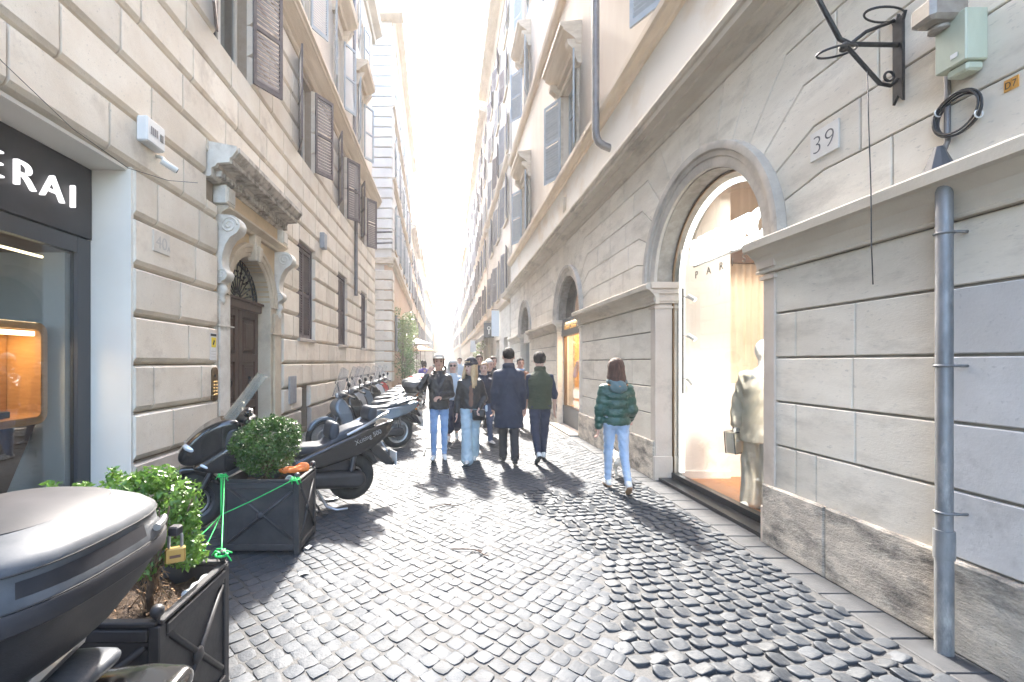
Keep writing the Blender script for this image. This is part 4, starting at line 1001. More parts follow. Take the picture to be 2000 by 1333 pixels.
    for i, nm in enumerate('rl'):
        if hands[i]:
            parts.append(hand_sdf(A[nm][2], A[nm][3], V3(*palm[i]), curl[i], 1 if i else -1))
        if sleeves == 'elbow' or sleeves == 'rolled':
            q = Sdf(.009); q.cone(A[nm][1], A[nm][2], .042, .027, .02); parts.append(q.mesh())
    put('body', sc(join(parts)), skin, E)
    if face:
        b = MB()
        for s in (-1, 1): b.ball(hp(s * .033, .088, .003), .0105, 8)
        for s in (-1, 1): b.tube([hp(s * .018, .094, .024), hp(s * .034, .094, .03), hp(s * .05, .084, .025)], .0045, 5)
        put('eyes', sc(hs((np.array(b.v), b.f))), 'eye_dark', E)
        b = MB(); b.tube([hp(-.02, .086, -.052), hp(-.007, .095, -.0495), hp(.007, .095, -.0495), hp(.02, .086, -.052)], .004, 6); b.tube([hp(-.018, .086, -.059), hp(0, .095, -.0625), hp(.018, .086, -.059)], .005, 6); put('mouth', sc(hs((np.array(b.v), b.f))), 'lip', E)
    # --- hair
    if hair:
        S = Sdf(0.0085)
        def shell(g, fwd, low_):
            def fn(P):
                q = (P - hc) @ RT; e = q - V3(0, -.012, .035); r = V3(.077 + g, .098 + g, .088 + g); u = np.linalg.norm(e / r, axis=-1); d = (u - 1) * r.min()
                cut = np.minimum(q[..., 1] - fwd, 1) * 1.0                          # in front of this plane there is no hair below the fringe
                d = np.maximum(d, np.minimum(cut, .055 - q[..., 2] + .35 * (q[..., 1] - .05)))
                w = .0035 * np.sin(q[..., 0] * 160 + 2 * np.sin(q[..., 2] * 60)) * np.sin(q[..., 1] * 110)
                return np.maximum(d + w, low_ - q[..., 2] + .5 * q[..., 1])
            return fn
        if hair == 'short': S.fn(shell(.016, .03, -.05), hc - .16, hc + .16, .01)
        elif hair == 'cropped': S.fn(shell(.008, .03, -.035), hc - .15, hc + .15, .01)
        elif hair == 'bob': S.fn(shell(.022, .02, -.12), hc - .2, hc + .2, .01); S.cone(hp(-.05, -.06, 0), hp(-.06, -.05, -.10), .05, .04, .04); S.cone(hp(.05, -.06, 0), hp(.06, -.05, -.10), .05, .04, .04)
        elif hair == 'long':
            S.fn(shell(.020, .03, -.09), hc - .2, hc + .2, .01)
            rnd = random.Random(3)
            for i in range(15):
                a = PI * (1.02 + .96 * i / 14); x, y = .072 * math.cos(a), .088 * math.sin(a) - .005; r1 = rnd.uniform(.85, 1.25)
                S.cone(hp(x, y, .03), hp(x * 1.2, y * 1.15 - .01, -.10), .025, .026, .012); S.cone(hp(x * 1.2, y * 1.15 - .01, -.10), hp(x * 1.55 * r1, y * 1.35 - .035, -.19 - rnd.uniform(0, .07)), .025, .008, .012)
        elif hair == 'blond':
            S.fn(shell(.016, .035, -.09), hc - .2, hc + .2, .01); rnd = random.Random(5)
            for i in range(24):
                a = PI * (.86 + 1.28 * i / 23); x, y = .076 * math.cos(a), .085 * math.sin(a); q = rnd.uniform(1.0, 1.5); fy = .05 if abs(x) > .06 else 0
                S.cone(hp(x, y, .01), hp(x * 1.25, y + fy * .6, -.13), .028, .027, .015); S.cone(hp(x * 1.25, y + fy * .6, -.13), hp(x * 1.5 * q, y + fy * 1.4 + rnd.uniform(-.02, .02), -.26 - rnd.uniform(0, .07)), .022, .008, .012)
        put('hair', sc(hs(S.mesh())), hairm, E)
    if hat == 'cap':
        S = Sdf(.008); S.fn(lambda P: np.maximum((np.linalg.norm(((P - hc) @ RT - V3(0, -.012, .05)) / V3(.094, .114, .09), axis=-1) - 1) * .09, .045 - ((P - hc) @ RT)[..., 2]), hc - .2, hc + .2, .005)
        S.ell(hp(0, .105, .052), (.072, .075, .010), .01, 1, RT); put('cap', sc(hs(S.mesh())), 'cap_white', E)
    if hat == 'beanie':
        S = Sdf(.008); S.fn(lambda P: np.maximum((np.linalg.norm(((P - hc) @ RT - V3(0, -.018, .045)) / V3(.093, .112, .118), axis=-1) - 1) * .09, .03 - ((P - hc) @ RT)[..., 2] - .2 * ((P - hc) @ RT)[..., 1]), hc - .2, hc + .2, .005)
        S.fn(lambda P: np.maximum(np.abs(((P - hc) @ RT)[..., 2] - .045 + .1 * ((P - hc) @ RT)[..., 1]) - .016, (np.linalg.norm(((P - hc) @ RT)[..., :2] / V3(.1, .122) - V3(0, -.1), axis=-1) - 1) * .1), hc - .2, hc + .2, .008); put('beanie', sc(hs(S.mesh())), 'cotton_dark', E)
    if hat == 'sunglasses':
        b = MB()
        for s in (-1, 1): b.ball(hp(s * .034, .098, .005), .024, 10, 0, (1, .35, .85)); b.tube([hp(s * .055, .095, .01), hp(s * .08, .03, .01), hp(s * .082, -.01, .0)], .004, 5)
        b.tube([hp(-.015, .103, .01), hp(.015, .103, .01)], .004, 5); put('sunglasses', sc(hs((np.array(b.v), b.f))), 'eye_dark', E)
    # --- trousers
    S = Sdf(h)
    w0, w1, w2 = {'straight': (.092, .066, .056), 'slim': (.088, .058, .045), 'wide': (.098, .088, .108), 'tapered': (.098, .074, .046), 'capri': (.11, .11, .12), 'suit': (.090, .068, .064)}[bot]
    S.ell((0, ty(hz + .02) - .005, hz + .02), (.150 * fat, .108 * fat, .10), .04)
    S.cone((-.06, 0, hz + .10), (.06, 0, hz + .10), .10 * fat, .10 * fat, .03)
    for s, nm in ((1, 'r'), (-1, 'l')):
        hp_, kn, an = J['hip' + nm], J['kn' + nm], J['an' + nm]
        end = an + (kn - an) * ({'capri': .45}.get(bot, .02)) - (V3(0, 0, .02) if bot == 'wide' else 0)
        S.cone(hp_ + V3(0, -.008, 0), kn + V3(0, .01, 0), w0 * fat, w1, .03); S.cone(kn + V3(0, .01, 0), end, w1, w2, .03)
        S.ell(hp_ + V3(s * -.005, -.045, -.0), (.075, .07, .085), .04)
    def folds(P):
        return .0042 * np.sin(P[..., 2] * 62 + 5 * np.sin(P[..., 0] * 17) + 3 * np.sin(P[..., 1] * 23)) * np.clip(np.abs(np.sin(P[..., 2] * 5.2 + 1)), .15, 1)
    put('trousers', sc(S.mesh(folds)), botm, E)
    # --- shoes
    for s, nm in ((1, 'r'), (-1, 'l')):
        fd, up = feet[nm]; an = J['an' + nm]; S = Sdf(.009); g = an - up * .075
        sole = Sdf(.009)
        S.cone(g + fd * -.045 + up * .045, g + fd * .09 + up * .035, .036, .038, .03); S.cone(g + fd * .09 + up * .032, g + fd * .165 + up * .028, .037, .026, .02); S.cone(g + fd * -.03 + up * .06, an + up * .02 - fd * .01, .038, .042, .02)
        def below(P, g=g, up=up): return ((P - g) @ up) - .012
        S.fn(below, g - .3, g + .3, .001, -1)
        so_ = put('shoe', sc(S.mesh()), shoem, E)
        sole.cone(g + fd * -.045 + up * .03, g + fd * .09 + up * .03, .037, .041, .02); sole.cone(g + fd * .09 + up * .03, g + fd * .165 + up * .028, .041, .029, .02)
        sole.fn(lambda P, g=g, up=up: -(((P - g) @ up) - .024), g - .3, g + .3, .001, -1); sole.fn(lambda P, g=g, up=up: ((P - g) @ up), g - .3, g + .3, .001, -1)
        put('sole', sc(sole.mesh()), solem, so_)
    # --- top garment
    S = Sdf(h)
    t = lambda z: ty(z)
    hm = {'jacket': -.03, 'coat': -.36, 'puffer': -.06, 'vest': -.05, 'sweater': -.02}[top] if hem is None else hem
    base = [(hz + hm, .172, .128), (hz + .10, .168, .122), (hz + .22, .172, .124), (hz + .36, .192, .132), (hz + .43, .190, .122), (hz + .50, .148, .098), (hz + .545, .102, .080), (hz + .59, .070, .066)]
    grow = {'jacket': 1.04, 'coat': 1.08, 'puffer': 1.10, 'vest': 1.10, 'sweater': 1.0}[top] * fat
    if top == 'coat': base[0] = (hz + hm, .205, .150); base.insert(1, (hz - .05, .185, .135))
    tab = [(z, rx * grow, ry * grow, t(z) - .005) for z, rx, ry in base]
    fn, lo, hi = stack(tab); S.fn(fn, lo, hi, .02)
    if top == 'puffer':
        S.p = []; fn0 = fn
        def fn(P):
            z = (P[..., 2] - hz - hm) / .118; q = np.abs(np.sin(PI * np.clip(z, 0, 9)))
            return fn0(P) + .018 - .022 * q ** .55 + .003 * np.sin(P[..., 0] * 70 + 9 * np.sin(P[..., 2] * 30))
        S.fn(fn, np.array(lo) - .03, np.array(hi) + .03, .015)
    ar = {'jacket': (.066, .056, .046), 'coat': (.072, .062, .054), 'puffer': (.078, .068, .056), 'vest': (.060, .052, .04), 'sweater': (.062, .052, .042)}[top]
    V_ = Sdf(h) if top == 'vest' else S
    for nm in 'rl':
        a, e, w_, f_ = A[nm]; V_.cone(a, e, ar[0] * fat * .93, ar[1], .05)
        if sleeves == 'long': V_.cone(e, w_ - f_ * .01, ar[1], ar[2], .02)
        else: V_.cone(e, e + f_ * .05, ar[1], ar[1] * .95, .02)
    if top == 'puffer':
        def rings_(P):
            out = np.zeros(P.shape[:-1])
            for nm in 'rl':
                a, e, w_, f_ = A[nm]
                for p0, p1 in ((a, e), (e, w_)):
                    ab = p1 - p0; tt = ((P - p0) @ ab) / (ab @ ab); dd = np.linalg.norm(P - p0 - np.clip(tt, 0, 1)[..., None] * ab, axis=-1)
                    out += np.where((tt > 0) & (tt < 1) & (dd < .12), .012 * (1 - np.abs(np.sin(PI * tt * 2.6))) ** 1.5, 0)
            return out
        warp = rings_
    else:
        warp = lambda P: .004 * np.sin(P[..., 2] * 46 + 4 * np.sin(P[..., 0] * 21 + P[..., 1] * 13)) * np.clip(np.abs(np.sin(P[..., 0] * 9 + P[..., 2] * 4)), .2, 1)
    if collar and top in ('coat', 'vest', 'jacket'):
        S.fn(lambda P: np.maximum(np.abs(np.linalg.norm((P[..., :2] - V3(0, t(hz + .58) - .008)) / V3(.082, .078), axis=-1) - 1) * .08 - .012, np.abs(P[..., 2] - hz - .575 - .04 * np.clip(-(P[..., 1] - .02) * 12, -1, 1)) - .035), (-.12, -.14 + t(hz + .58), hz + .5), (.12, .12 + t(hz + .58), hz + .68), .012)
    put({'jacket': 'jacket', 'coat': 'coat', 'puffer': 'puffer_jacket', 'vest': 'quilted_vest', 'sweater': 'sweater'}[top], sc(S.mesh(warp)), topm, E)
    if top == 'vest':
        for nm in 'rl':
            a, e, w_, f_ = A[nm]; V_ = Sdf(h); V_.cone(a, e, ar[0] * fat * .93, ar[1], .05); V_.cone(e, e + f_ * .05, ar[1], ar[1] * .95, .02); put('sweater_sleeve', sc(V_.mesh(warp)), 'navy_wool', E)
    if extra: extra(E, sc, dict(hz=hz, A=A, J=J, hp=hp, ty=ty, hc=hc, sh=sh))
    return E
# ---------------------------------------------------------------- watch shop in the left house
mat('fascia_black', (0.030, 0.030, 0.034), 0.45, col2=(0.045, 0.044, 0.048), nscale=3)
mat('frame_grey', (0.075, 0.080, 0.088), 0.42, metal=0.3)
mat('reveal_white', (0.80, 0.76, 0.68), 0.55, col2=(0.76, 0.71, 0.63), nscale=1.5)
mat('oak', (0.42, 0.21, 0.075), 0.45, col2=(0.34, 0.16, 0.05), nscale=7, nstretch=(1, 1, 6), coat=0.15)
mat('oak_floor', (0.34, 0.14, 0.045), 0.45, col2=(0.26, 0.10, 0.03), nscale=5, nstretch=(6, 1, 1))
mat('walnut', (0.085, 0.04, 0.022), 0.45, col2=(0.055, 0.028, 0.018), nscale=6)
mat('shop_grey', (0.30, 0.31, 0.30), 0.7)
mat('case_green', (0.02, 0.035, 0.03), 0.5)
emit_mat('sign_lit', (1.0, 0.97, 0.98), 0.16)
emit_mat('strip_warm', (1.0, 0.78, 0.45), 0.55)
glass_mat('shop_glass', (0.93, 0.95, 0.95), 1.0, 0.0, 0.035)
glass_mat('shop_glass_dark', (0.88, 0.90, 0.90), 1.5, 0.0, 0.06)
LS = empty('watch_shop', (-3.75, 2.4, 0), 'black shop front with glowing white lettering in the left palazzo', 'shop front')
m_ = MB(LW); m_.box(4.565, 4.60, -.46, .075, 0, 3.70); m_.build('side_reveal', 'reveal_white', LS)
m_ = MB(LW); m_.box(0.2, 4.564, -.44, .03, 3.665, 3.70); m_.build('soffit', 'reveal_white', LS)
m_ = MB(LW); m_.box(0.2, 4.56, -.42, -.33, 2.93, 3.662, 0, .004); m_.build('fascia', 'fascia_black', LS)
m_ = MB(LW); m_.box(0.2, 4.40, -.42, -.35, 2.76, 2.918); m_.build('head_rail', 'frame_grey', LS)
m_ = MB(LW); m_.box(4.40, 4.56, -.42, -.345, 0, 2.918); m_.build('side_post', 'frame_grey', LS)
m_ = MB(LW); m_.box(0.2, 4.40, -.42, -.36, 0, .16); m_.build('bottom_rail', 'frame_grey', LS)
m_ = MB(LW); m_.box(0.2, 4.40, -.392, -.384, .16, 2.76); m_.build('pane', 'shop_glass_dark', LS)
t = 0
for ch, uu in (('P', 2.63), ('A', 2.885), ('N', 3.155), ('E', 3.44), ('R', 3.685), ('A', 3.945), ('I', 4.245)):
    text_mesh('letter', ch, .335, 'sign_lit', (-3.4 - .30, uu, 3.17), (0, 1, 0), (0, 0, 1), LS, ext=.022, xscale=1.12, offset=-.007)
m_ = MB(LW); m_.box(0.2, 4.40, -2.3, -2.25, 0, 3.4); m_.box(4.45, 4.5, -2.25, -.45, 0, 3.4); m_.box(.2, 4.45, -2.25, -.45, 3.40, 3.45); m_.build('room_wall', 'walnut', LS)
m_ = MB(LW); m_.box(4.36, 4.44, -1.1, -.44, .0, 2.75); m_.build('side_panel', 'shop_grey', LS)
m_ = MB(LW); m_.box(2.0, 4.3, -.62, -.60, 2.68, 2.70); m_.build('light_strip', 'strip_warm', LS)
# oak display case in the window
dc = empty('display_case', (-4.1, 3.6, 1.0), 'glowing oak display case on a dark pedestal in the left shop window', 'display case')
def rrect(u0, u1, z0, z1, r, n=5):
    return [(cx + r * math.cos(a), cz + r * math.sin(a)) for cx, cz, s in ((u1 - r, z1 - r, 0), (u0 + r, z1 - r, PI / 2), (u0 + r, z0 + r, PI), (u1 - r, z0 + r, 1.5 * PI)) for a in np.linspace(s, s + PI / 2, n)]
b = MB(LW); o_, i_ = rrect(2.9, 4.26, 1.06, 2.03, .10), rrect(2.97, 4.19, 1.13, 1.96, .05)
R_ = [[(p[0], v, p[1]) for p in q] for q, v in ((o_, -.85), (o_, -.52), (i_, -.52), (i_, -.85))]
b.loft(R_, False, False, True); b.build('case_frame', 'oak', dc)
m_ = MB(LW); m_.box(2.98, 4.18, -.86, -.84, 1.12, 1.97); m_.build('back_board', 'oak', dc)
m_ = MB(LW); m_.box(3.0, 4.16, -.58, -.55, 1.90, 1.945); m_.build('lamp_strip', 'strip_warm', dc)
m_ = MB(LW); m_.box(3.2, 3.98, -.80, -.60, 1.14, 1.20, 0, .006); m_.build('watch_box', 'case_green', dc)
m_ = MB(LW); m_.prism([(3.3, 0), (3.7, 0), (4.2, 1.05), (2.9, 1.05)], -.84, -.58); m_.build('pedestal', 'walnut', dc)
la = bpy.data.lights.new('case_lamp', 'AREA'); la.energy = 1.6; la.size = .9; la.size_y = .1; la.shape = 'RECTANGLE'; la.color = (1, .74, .42)
lo_ = bpy.data.objects.new('case_lamp', la); COL.objects.link(lo_); lo_.parent = dc; lo_.location = Vector((-3.4 - .66, 3.58, 1.92)) - world_loc(dc); lo_.rotation_euler = (0, 0, PI / 2)
# ---------------------------------------------------------------- fashion shop in the big arch on the right
mat('shop_white', (0.74, 0.68, 0.61), 0.6)
mat('shop_peach', (0.80, 0.69, 0.58), 0.6)
mat('curtain', (0.80, 0.66, 0.51), 0.8, col2=(0.75, 0.59, 0.44), nscale=3)
mat('bronze', (0.22, 0.14, 0.08), 0.35, metal=0.8)
mat('sill_metal', (0.045, 0.047, 0.05), 0.35, metal=0.5)
mat('track_grey', (0.17, 0.165, 0.16), 0.4, metal=0.5)
mat('mannequin_white', (0.80, 0.77, 0.72), 0.45)
mat('suit_beige', (0.66, 0.58, 0.46), 0.8, col2=(0.60, 0.52, 0.40), nscale=6, bump=0.4, bscale=9, bdist=0.03)
mat('bag_cream', (0.68, 0.60, 0.46), 0.5)
emit_mat('sign_white', (1, .98, .95), 0.6); emit_mat('led_white', (1, .97, .93), 0.30); emit_mat('lamp_face', (1, .95, .86), 0.9)
KS = empty('fashion_shop', (3.2, 5.0, 0), 'bright peach shop interior behind the glass of the large right arch', 'shop front')
KC, KR = ARCH[0]
def arch_poly(c, r, z0, zs): return [(c + r, z0)] + arc(c, zs, r, 0, PI, 24) + [(c - r, z0)]
m_ = MB(RW); m_.prism(arch_poly(KC, KR - .03, .12, SPZ), -.243, -.235); m_.build('pane', 'shop_glass', KS)
b = MB(RW); pp = arch_poly(KC, KR - .015, .10, SPZ); b.tube([(p[0], -.24, p[1]) for p in pp], .018, 6); b.build('glazing_bead', 'bronze', KS, True)
m_ = MB(RW); m_.box(KC - KR, KC + KR, -.30, -.03, .0, .045); m_.box(KC - KR, KC + KR, -.30, -.21, .045, .115); m_.build('threshold', 'sill_metal', KS)
# light band around the inside of the glass
rings = []
for p in [(KC + .97, .14)] + arc(KC, SPZ, .97, 0, PI, 30) + [(KC - .97, .14)]:
    dx, dz = (p[0] - KC) / .97, max(0, (p[1] - SPZ)) / .97
    if p[1] < SPZ: dx, dz = (1 if p[0] > KC else -1), 0
    rings.append([(p[0], -.285, p[1]), (p[0], -.335, p[1]), (p[0] - .05 * dx, -.335, p[1] - .05 * dz), (p[0] - .05 * dx, -.285, p[1] - .05 * dz)])
m_ = MB(RW); m_.loft([r_[::-1] for r_ in rings], True, True); m_.build('light_band', 'led_white', KS)
m_ = MB(RW); m_.box(3.0, 6.35, -2.2, -.26, -.04, .06); m_.build('floor', 'oak_floor', KS)
m_ = MB(RW); m_.box(5.98, 6.05, -.98, -.30, .06, 4.3); m_.build('partition', 'shop_white', KS)
m_ = MB(RW); m_.box(5.955, 5.979, -.97, -.31, .06, .16); m_.build('skirting', 'shop_white', KS)
m_ = MB(RW); m_.box(3.0, 6.6, -2.25, -2.2, 0, 4.3); m_.box(3.0, 3.05, -2.2, -.46, 0, 4.3); m_.box(6.5, 6.55, -2.2, -.46, 0, 4.3); m_.box(3.05, 6.5, -2.2, -.46, 4.25, 4.3); m_.build('room_wall', 'shop_peach', KS)
b = MB(); n = 46
pts = [(3.86 + 1.1 * i / n, 6.28 + .022 * math.sin(i * 1.45)) for i in range(n + 1)]
V_ = [(x, y, z) for x, y in pts for z in (.06, 3.12)]; b.add(V_, [(2 * i, 2 * i + 1, 2 * i + 3, 2 * i + 2) for i in range(n)]); V2 = [(x, y + .01, z) for x, y in pts for z in (.06, 3.12)]; b.add(V2, [(2 * i, 2 * i + 2, 2 * i + 3, 2 * i + 1) for i in range(n)])
b.build('curtain', 'curtain', KS, True)
m_ = MB(); m_.box(3.88, 5.0, 6.16, 6.24, 3.06, 3.34); m_.build('curtain_pelmet', 'walnut', KS)
m_ = MB(); m_.box(3.86, 4.2, 6.05, 6.2, .06, 1.35); m_.build('display_block', 'shop_white', KS)
# letters hanging behind the glass
ks = empty('illuminated_sign', (3.2, 5.1, 3.0), 'overexposed white shop name glowing inside the large arch', 'sign')
for ch, uu in zip('KENZO', (5.70, 5.43, 5.19, 4.88, 4.62)):
    text_mesh('letter', ch, .42, 'sign_white', (3.20, uu, 2.93), (0, -1, 0), (0, 0, 1), ks, ext=.035, offset=.012, xscale=1.0)
m_ = MB(); m_.box(3.245, 3.255, 4.32, 5.76, 2.9, 2.92); m_.build('sign_rail', 'track_grey', ks)
for ch, uu in zip('PARIS', (5.62, 5.37, 5.12, 4.90, 4.72)): text_mesh('small_letter', ch, .13, 'track_grey', (3.19, uu, 2.73), (0, -1, 0), (0, 0, 1), ks, ext=.003)
# vertical lamp track
lt = empty('lamp_track', (3.3, 5.9, 1.2), 'dark vertical track with three small white spotlights inside the right shop', 'lamp')
m_ = MB(); m_.box(3.19, 3.215, 5.93, 5.955, 1.22, 2.66); m_.build('rail', 'track_grey', lt)
for z, tl in ((2.55, .5), (2.02, .5), (1.44, .9)):
    m_ = MB(); m_.tube([(3.21, 5.92, z), (3.25, 5.88, z - .03)], .012, 6); a_ = Vector((3.24, 5.88, z)); d_ = Vector((.5, -.45, -tl)).normalized(); m_.tube([a_, a_ + d_ * .11], .028, 12); sp = m_.build('spotlight', 'mannequin_white', lt, 40)
    m_ = MB(); m_.tube([a_ + d_ * .111, a_ + d_ * .114], .024, 12); m_.build('lens', 'lamp_face', sp)
# mannequin
mq = empty('mannequin', (3.42, 4.72, .06), 'white mannequin in a loose beige suit standing in the right shop window', 'mannequin', None, PI * .62)
S = Sdf(.009); S.ell((0, 0, 1.72), (.074, .092, .115), .02); S.cone((0, 0, 1.62), (0, 0, 1.46), .048, .055, .03); S.cone((0, 0, 1.42), (0, 0, 1.0), .12, .11, .03)
for s in (-1, 1): S.cone((s * .10, 0, .95), (s * .11, 0, .06), .06, .035, .02); S.cone((s * .26, .02, 1.05), (s * .255, .05, .86), .028, .024, .01); S.cone((s * .17, 0, 1.42), (s * .26, .02, 1.05), .045, .03, .02)
bd = [S.mesh()]
for s in (-1, 1): bd.append(hand_sdf(V3(s * .255, .05, .86), V3(0, .15, -1), V3(-s, 0, 0), .35, s))
put('body', join(bd), 'mannequin_white', mq)
S = Sdf(.012); fn, lo, hi = stack([(.72, .235, .165, 0), (1.0, .20, .15, 0), (1.3, .215, .14, 0), (1.44, .19, .11, 0), (1.52, .08, .07, 0)]); S.fn(fn, lo, hi, .02)
for s in (-1, 1): S.cone((s * .185, 0, 1.43), (s * .275, .0, 1.12), .075, .068, .03); S.cone((s * .275, 0, 1.12), (s * .265, .045, .90), .068, .062, .02)
put('jacket', S.mesh(lambda P: .006 * np.sin(P[..., 2] * 34 + 5 * np.sin(P[..., 0] * 14))), 'suit_beige', mq)
S = Sdf(.012)
for s in (-1, 1): S.cone((s * .085, 0, .95), (s * .10, .0, .5), .10, .115, .03); S.cone((s * .10, 0, .5), (s * .115, .0, .07), .115, .125, .02)
put('trousers', S.mesh(lambda P: .006 * np.sin(P[..., 0] * 70 + P[..., 1] * 50 + 3 * np.sin(P[..., 2] * 6))), 'suit_beige', mq)
for s in (-1, 1):
    S = Sdf(.009); S.cone((s * .115, -.04, .03), (s * .12, .16, .025), .042, .034, .02); put('shoe', S.mesh(), 'mannequin_white', mq)
hb = empty('handbag', (3.30, 4.98, .62), 'cream handbag with black edges hanging from the mannequin', 'handbag', None, .5)
b = MB(); P_ = [(-.12, 0), (.12, 0), (.15, .24), (-.15, .24)]; b.prism(P_, -.05, .05, .015); putb('bag_body', b, 'bag_cream', hb)
b = MB(); b.tube([(-.12, -.052, 0), (.12, -.052, 0), (.15, -.052, .24), (-.15, -.052, .24)], .007, 6, True); b.tube([(-.12, .052, 0), (.12, .052, 0), (.15, .052, .24), (-.15, .052, .24)], .007, 6, True); putb('piping', b, 'ink_black', hb, True)
b = MB(); b.tube([(-.07, 0, .24), (-.06, 0, .34), (0, 0, .39), (.06, 0, .34), (.07, 0, .24)], .008, 6); putb('handle', b, 'ink_black', hb, True)
for nm, loc, en, sz, col, rot in (('shop_lamp', (3.45, 4.05, 4.0), 5.5, .8, (1, .95, .90), (0, 0, 0)), ('shop_lamp', (4.2, 5.4, 4.0), 5, 1.0, (1, .93, .85), (0, 0, 0))):
    la = bpy.data.lights.new(nm, 'AREA'); la.energy = en; la.size = sz; la.spread = math.radians(95); la.color = col; lo_ = bpy.data.objects.new(nm, la); COL.objects.link(lo_); lo_.parent = KS; lo_.location = Vector(loc) - world_loc(KS); lo_.rotation_euler = rot
la = bpy.data.lights.new('mannequin_fill', 'AREA'); la.energy = 5.5; la.size = .25; la.spread = math.radians(70); la.color = (1, .95, .88); lo_ = bpy.data.objects.new('mannequin_fill', la); COL.objects.link(lo_); lo_.parent = KS  # unseen fill lamp behind the pier, added to brighten the mannequin
lo_.location = Vector((3.40, 3.45, 3.2)) - world_loc(KS); lo_.rotation_euler = (Vector((3.40, 3.45, 3.2)) - Vector((3.42, 4.75, 1.1))).to_track_quat('Z', 'Y').to_euler()
# ---------------------------------------------------------------- boutique in the second arch
BS = empty('boutique_front', (3.2, 10.55, 0), 'boutique window with grey fascia and gold lettering in the second right arch', 'shop front')
BC, BRR = ARCH[1]
mat('fascia_grey', (0.13, 0.13, 0.135), 0.5); mat('gold', (0.55, 0.33, 0.10), 0.35, metal=0.7, emit=(1, .6, .25), estr=.03)
mat('boutique_orange', (0.62, 0.36, 0.12), 0.6); mat('blouse_pink', (0.66, 0.50, 0.50), 0.8)
m_ = MB(RW); m_.box(BC - BRR, BC + BRR, -.26, -.10, 2.33, 2.76, 0, .006); m_.build('fascia', 'fascia_grey', BS)
text_mesh('lettering', 'Gianni Chiarini', .17, 'gold', (3.0 - .004, BC + .66, 2.48), (0, -1, 0), (0, 0, 1), BS, ext=.004)
m_ = MB(RW); m_.box(BC - BRR, BC + BRR, -.26, -.14, 0.05, .52); m_.build('stall_riser', 'frame_grey', BS)
m_ = MB(RW); m_.box(BC - BRR, BC + BRR, -.30, .22, 0, .05); m_.build('door_step', 'plinth_stone', BS)
m_ = MB(RW); m_.box(BC - BRR, BC - BRR + .05, -.24, -.16, .52, 2.33); m_.box(BC + BRR - .05, BC + BRR, -.24, -.16, .52, 2.33); m_.build('window_frame', 'bronze', BS)
m_ = MB(RW); m_.box(BC - BRR + .05, BC + BRR - .05, -.205, -.197, .52, 2.33); m_.build('pane', 'shop_glass', BS)
m_ = MB(RW); m_.prism(arc(BC, 2.77, BRR - .01, 0, PI, 20), -.22, -.21); m_.build('fanlight_pane', 'window_glass', BS)
m_ = MB(RW); m_.box(BC - 1.2, BC + 1.2, -1.25, -1.2, 0, 4); m_.box(BC + 1.02, BC + 1.07, -1.2, -.46, 0, 4); m_.box(BC - 1.07, BC - 1.02, -1.2, -.46, 0, 4); m_.box(BC - 1.02, BC + 1.02, -1.2, -.3, .46, .52); m_.box(BC - 1.02, BC + 1.02, -1.2, -.46, 2.7, 2.75); m_.build('room_wall', 'boutique_orange', BS)
for z in (.95, 1.4, 1.85):
    m_ = MB(RW); m_.box(BC - .95, BC + 1.0, -1.18, -.95, z, z + .03); m_.build('shelf', 'oak', BS)
S = Sdf(.012); fn, lo, hi = stack([(0, .16, .11, 0), (.3, .13, .1, 0), (.55, .18, .11, 0), (.68, .08, .06, 0)]); S.fn(fn, lo, hi, .02)
for s in (-1, 1): S.cone((s * .17, 0, .58), (s * .25, .02, .25), .06, .05, .03)
bu = empty('dress_form', (3.35, 10.6, .52), 'pink blouse on a dress form in the boutique window', 'dress form'); o_ = put('blouse', S.mesh(), 'blouse_pink', bu); o_.location = (0, 0, .55)
b = MB(); b.tube([(0, 0, 0), (0, 0, .6)], .015, 8); b.lathe([(.12, 0), (.12, .015), (.02, .03)], n=16); putb('stand', b, 'iron_black', bu, True)
la = bpy.data.lights.new('boutique_lamp', 'AREA'); la.energy = 15; la.size = 1.2; la.color = (1, .72, .38); lo_ = bpy.data.objects.new('boutique_lamp', la); COL.objects.link(lo_); lo_.parent = BS; lo_.location = (.35, 0, 2.66)
# third arch: glazed door
TD = empty('glazed_door', (3.2, 16.4, 0), 'tall glazed door in the third right arch', 'door'); TC, TR = ARCH[2]
m_ = MB(RW); m_.box(TC - TR, TC + TR, -.26, -.12, 2.4, 2.8); m_.build('transom', 'ashlar', TD)
m_ = MB(RW); m_.box(TC - TR, TC + TR, -.22, -.20, 0.02, 2.4); m_.build('pane', 'window_glass', TD)
m_ = MB(RW); m_.prism(arc(TC, 2.81, TR - .01, 0, PI, 20), -.22, -.20); m_.build('fanlight_pane', 'window_glass', TD)
m_ = MB(RW); m_.box(TC - 1.1, TC + 1.1, -.9, -.85, 0, 3.9); m_.build('room_wall', 'shop_grey', TD)
FACE_CAM, AWAY = PI, 0.0
def hood(E, sc, d):
    hz = d['hz']; S = Sdf(.011)
    for i in range(9):
        a = PI + PI * i / 8; c = V3(.105 * math.cos(a), .105 * math.sin(a) * 1.0 - .01, hz + .575 + .02 * math.sin(a))
        if i: S.cone(p0, c, .034, .034, .03)
        p0 = c
    S.ell((0, -.135, hz + .50), (.115, .045, .085), .03); put('hood', sc(S.mesh(lambda P: .004 * np.sin(P[..., 0] * 60 + P[..., 2] * 40))), 'hood_teal', E)
    b = MB(); b.tube([(.14 * math.cos(PI + PI * i / 10), .128 * math.sin(PI + PI * i / 10) - .045, hz + .545 - .03 * math.sin(PI * i / 10)) for i in range(1, 10)], .006, 6); put('hood_trim', sc((np.array(b.v), b.f)), 'trim_orange', E)
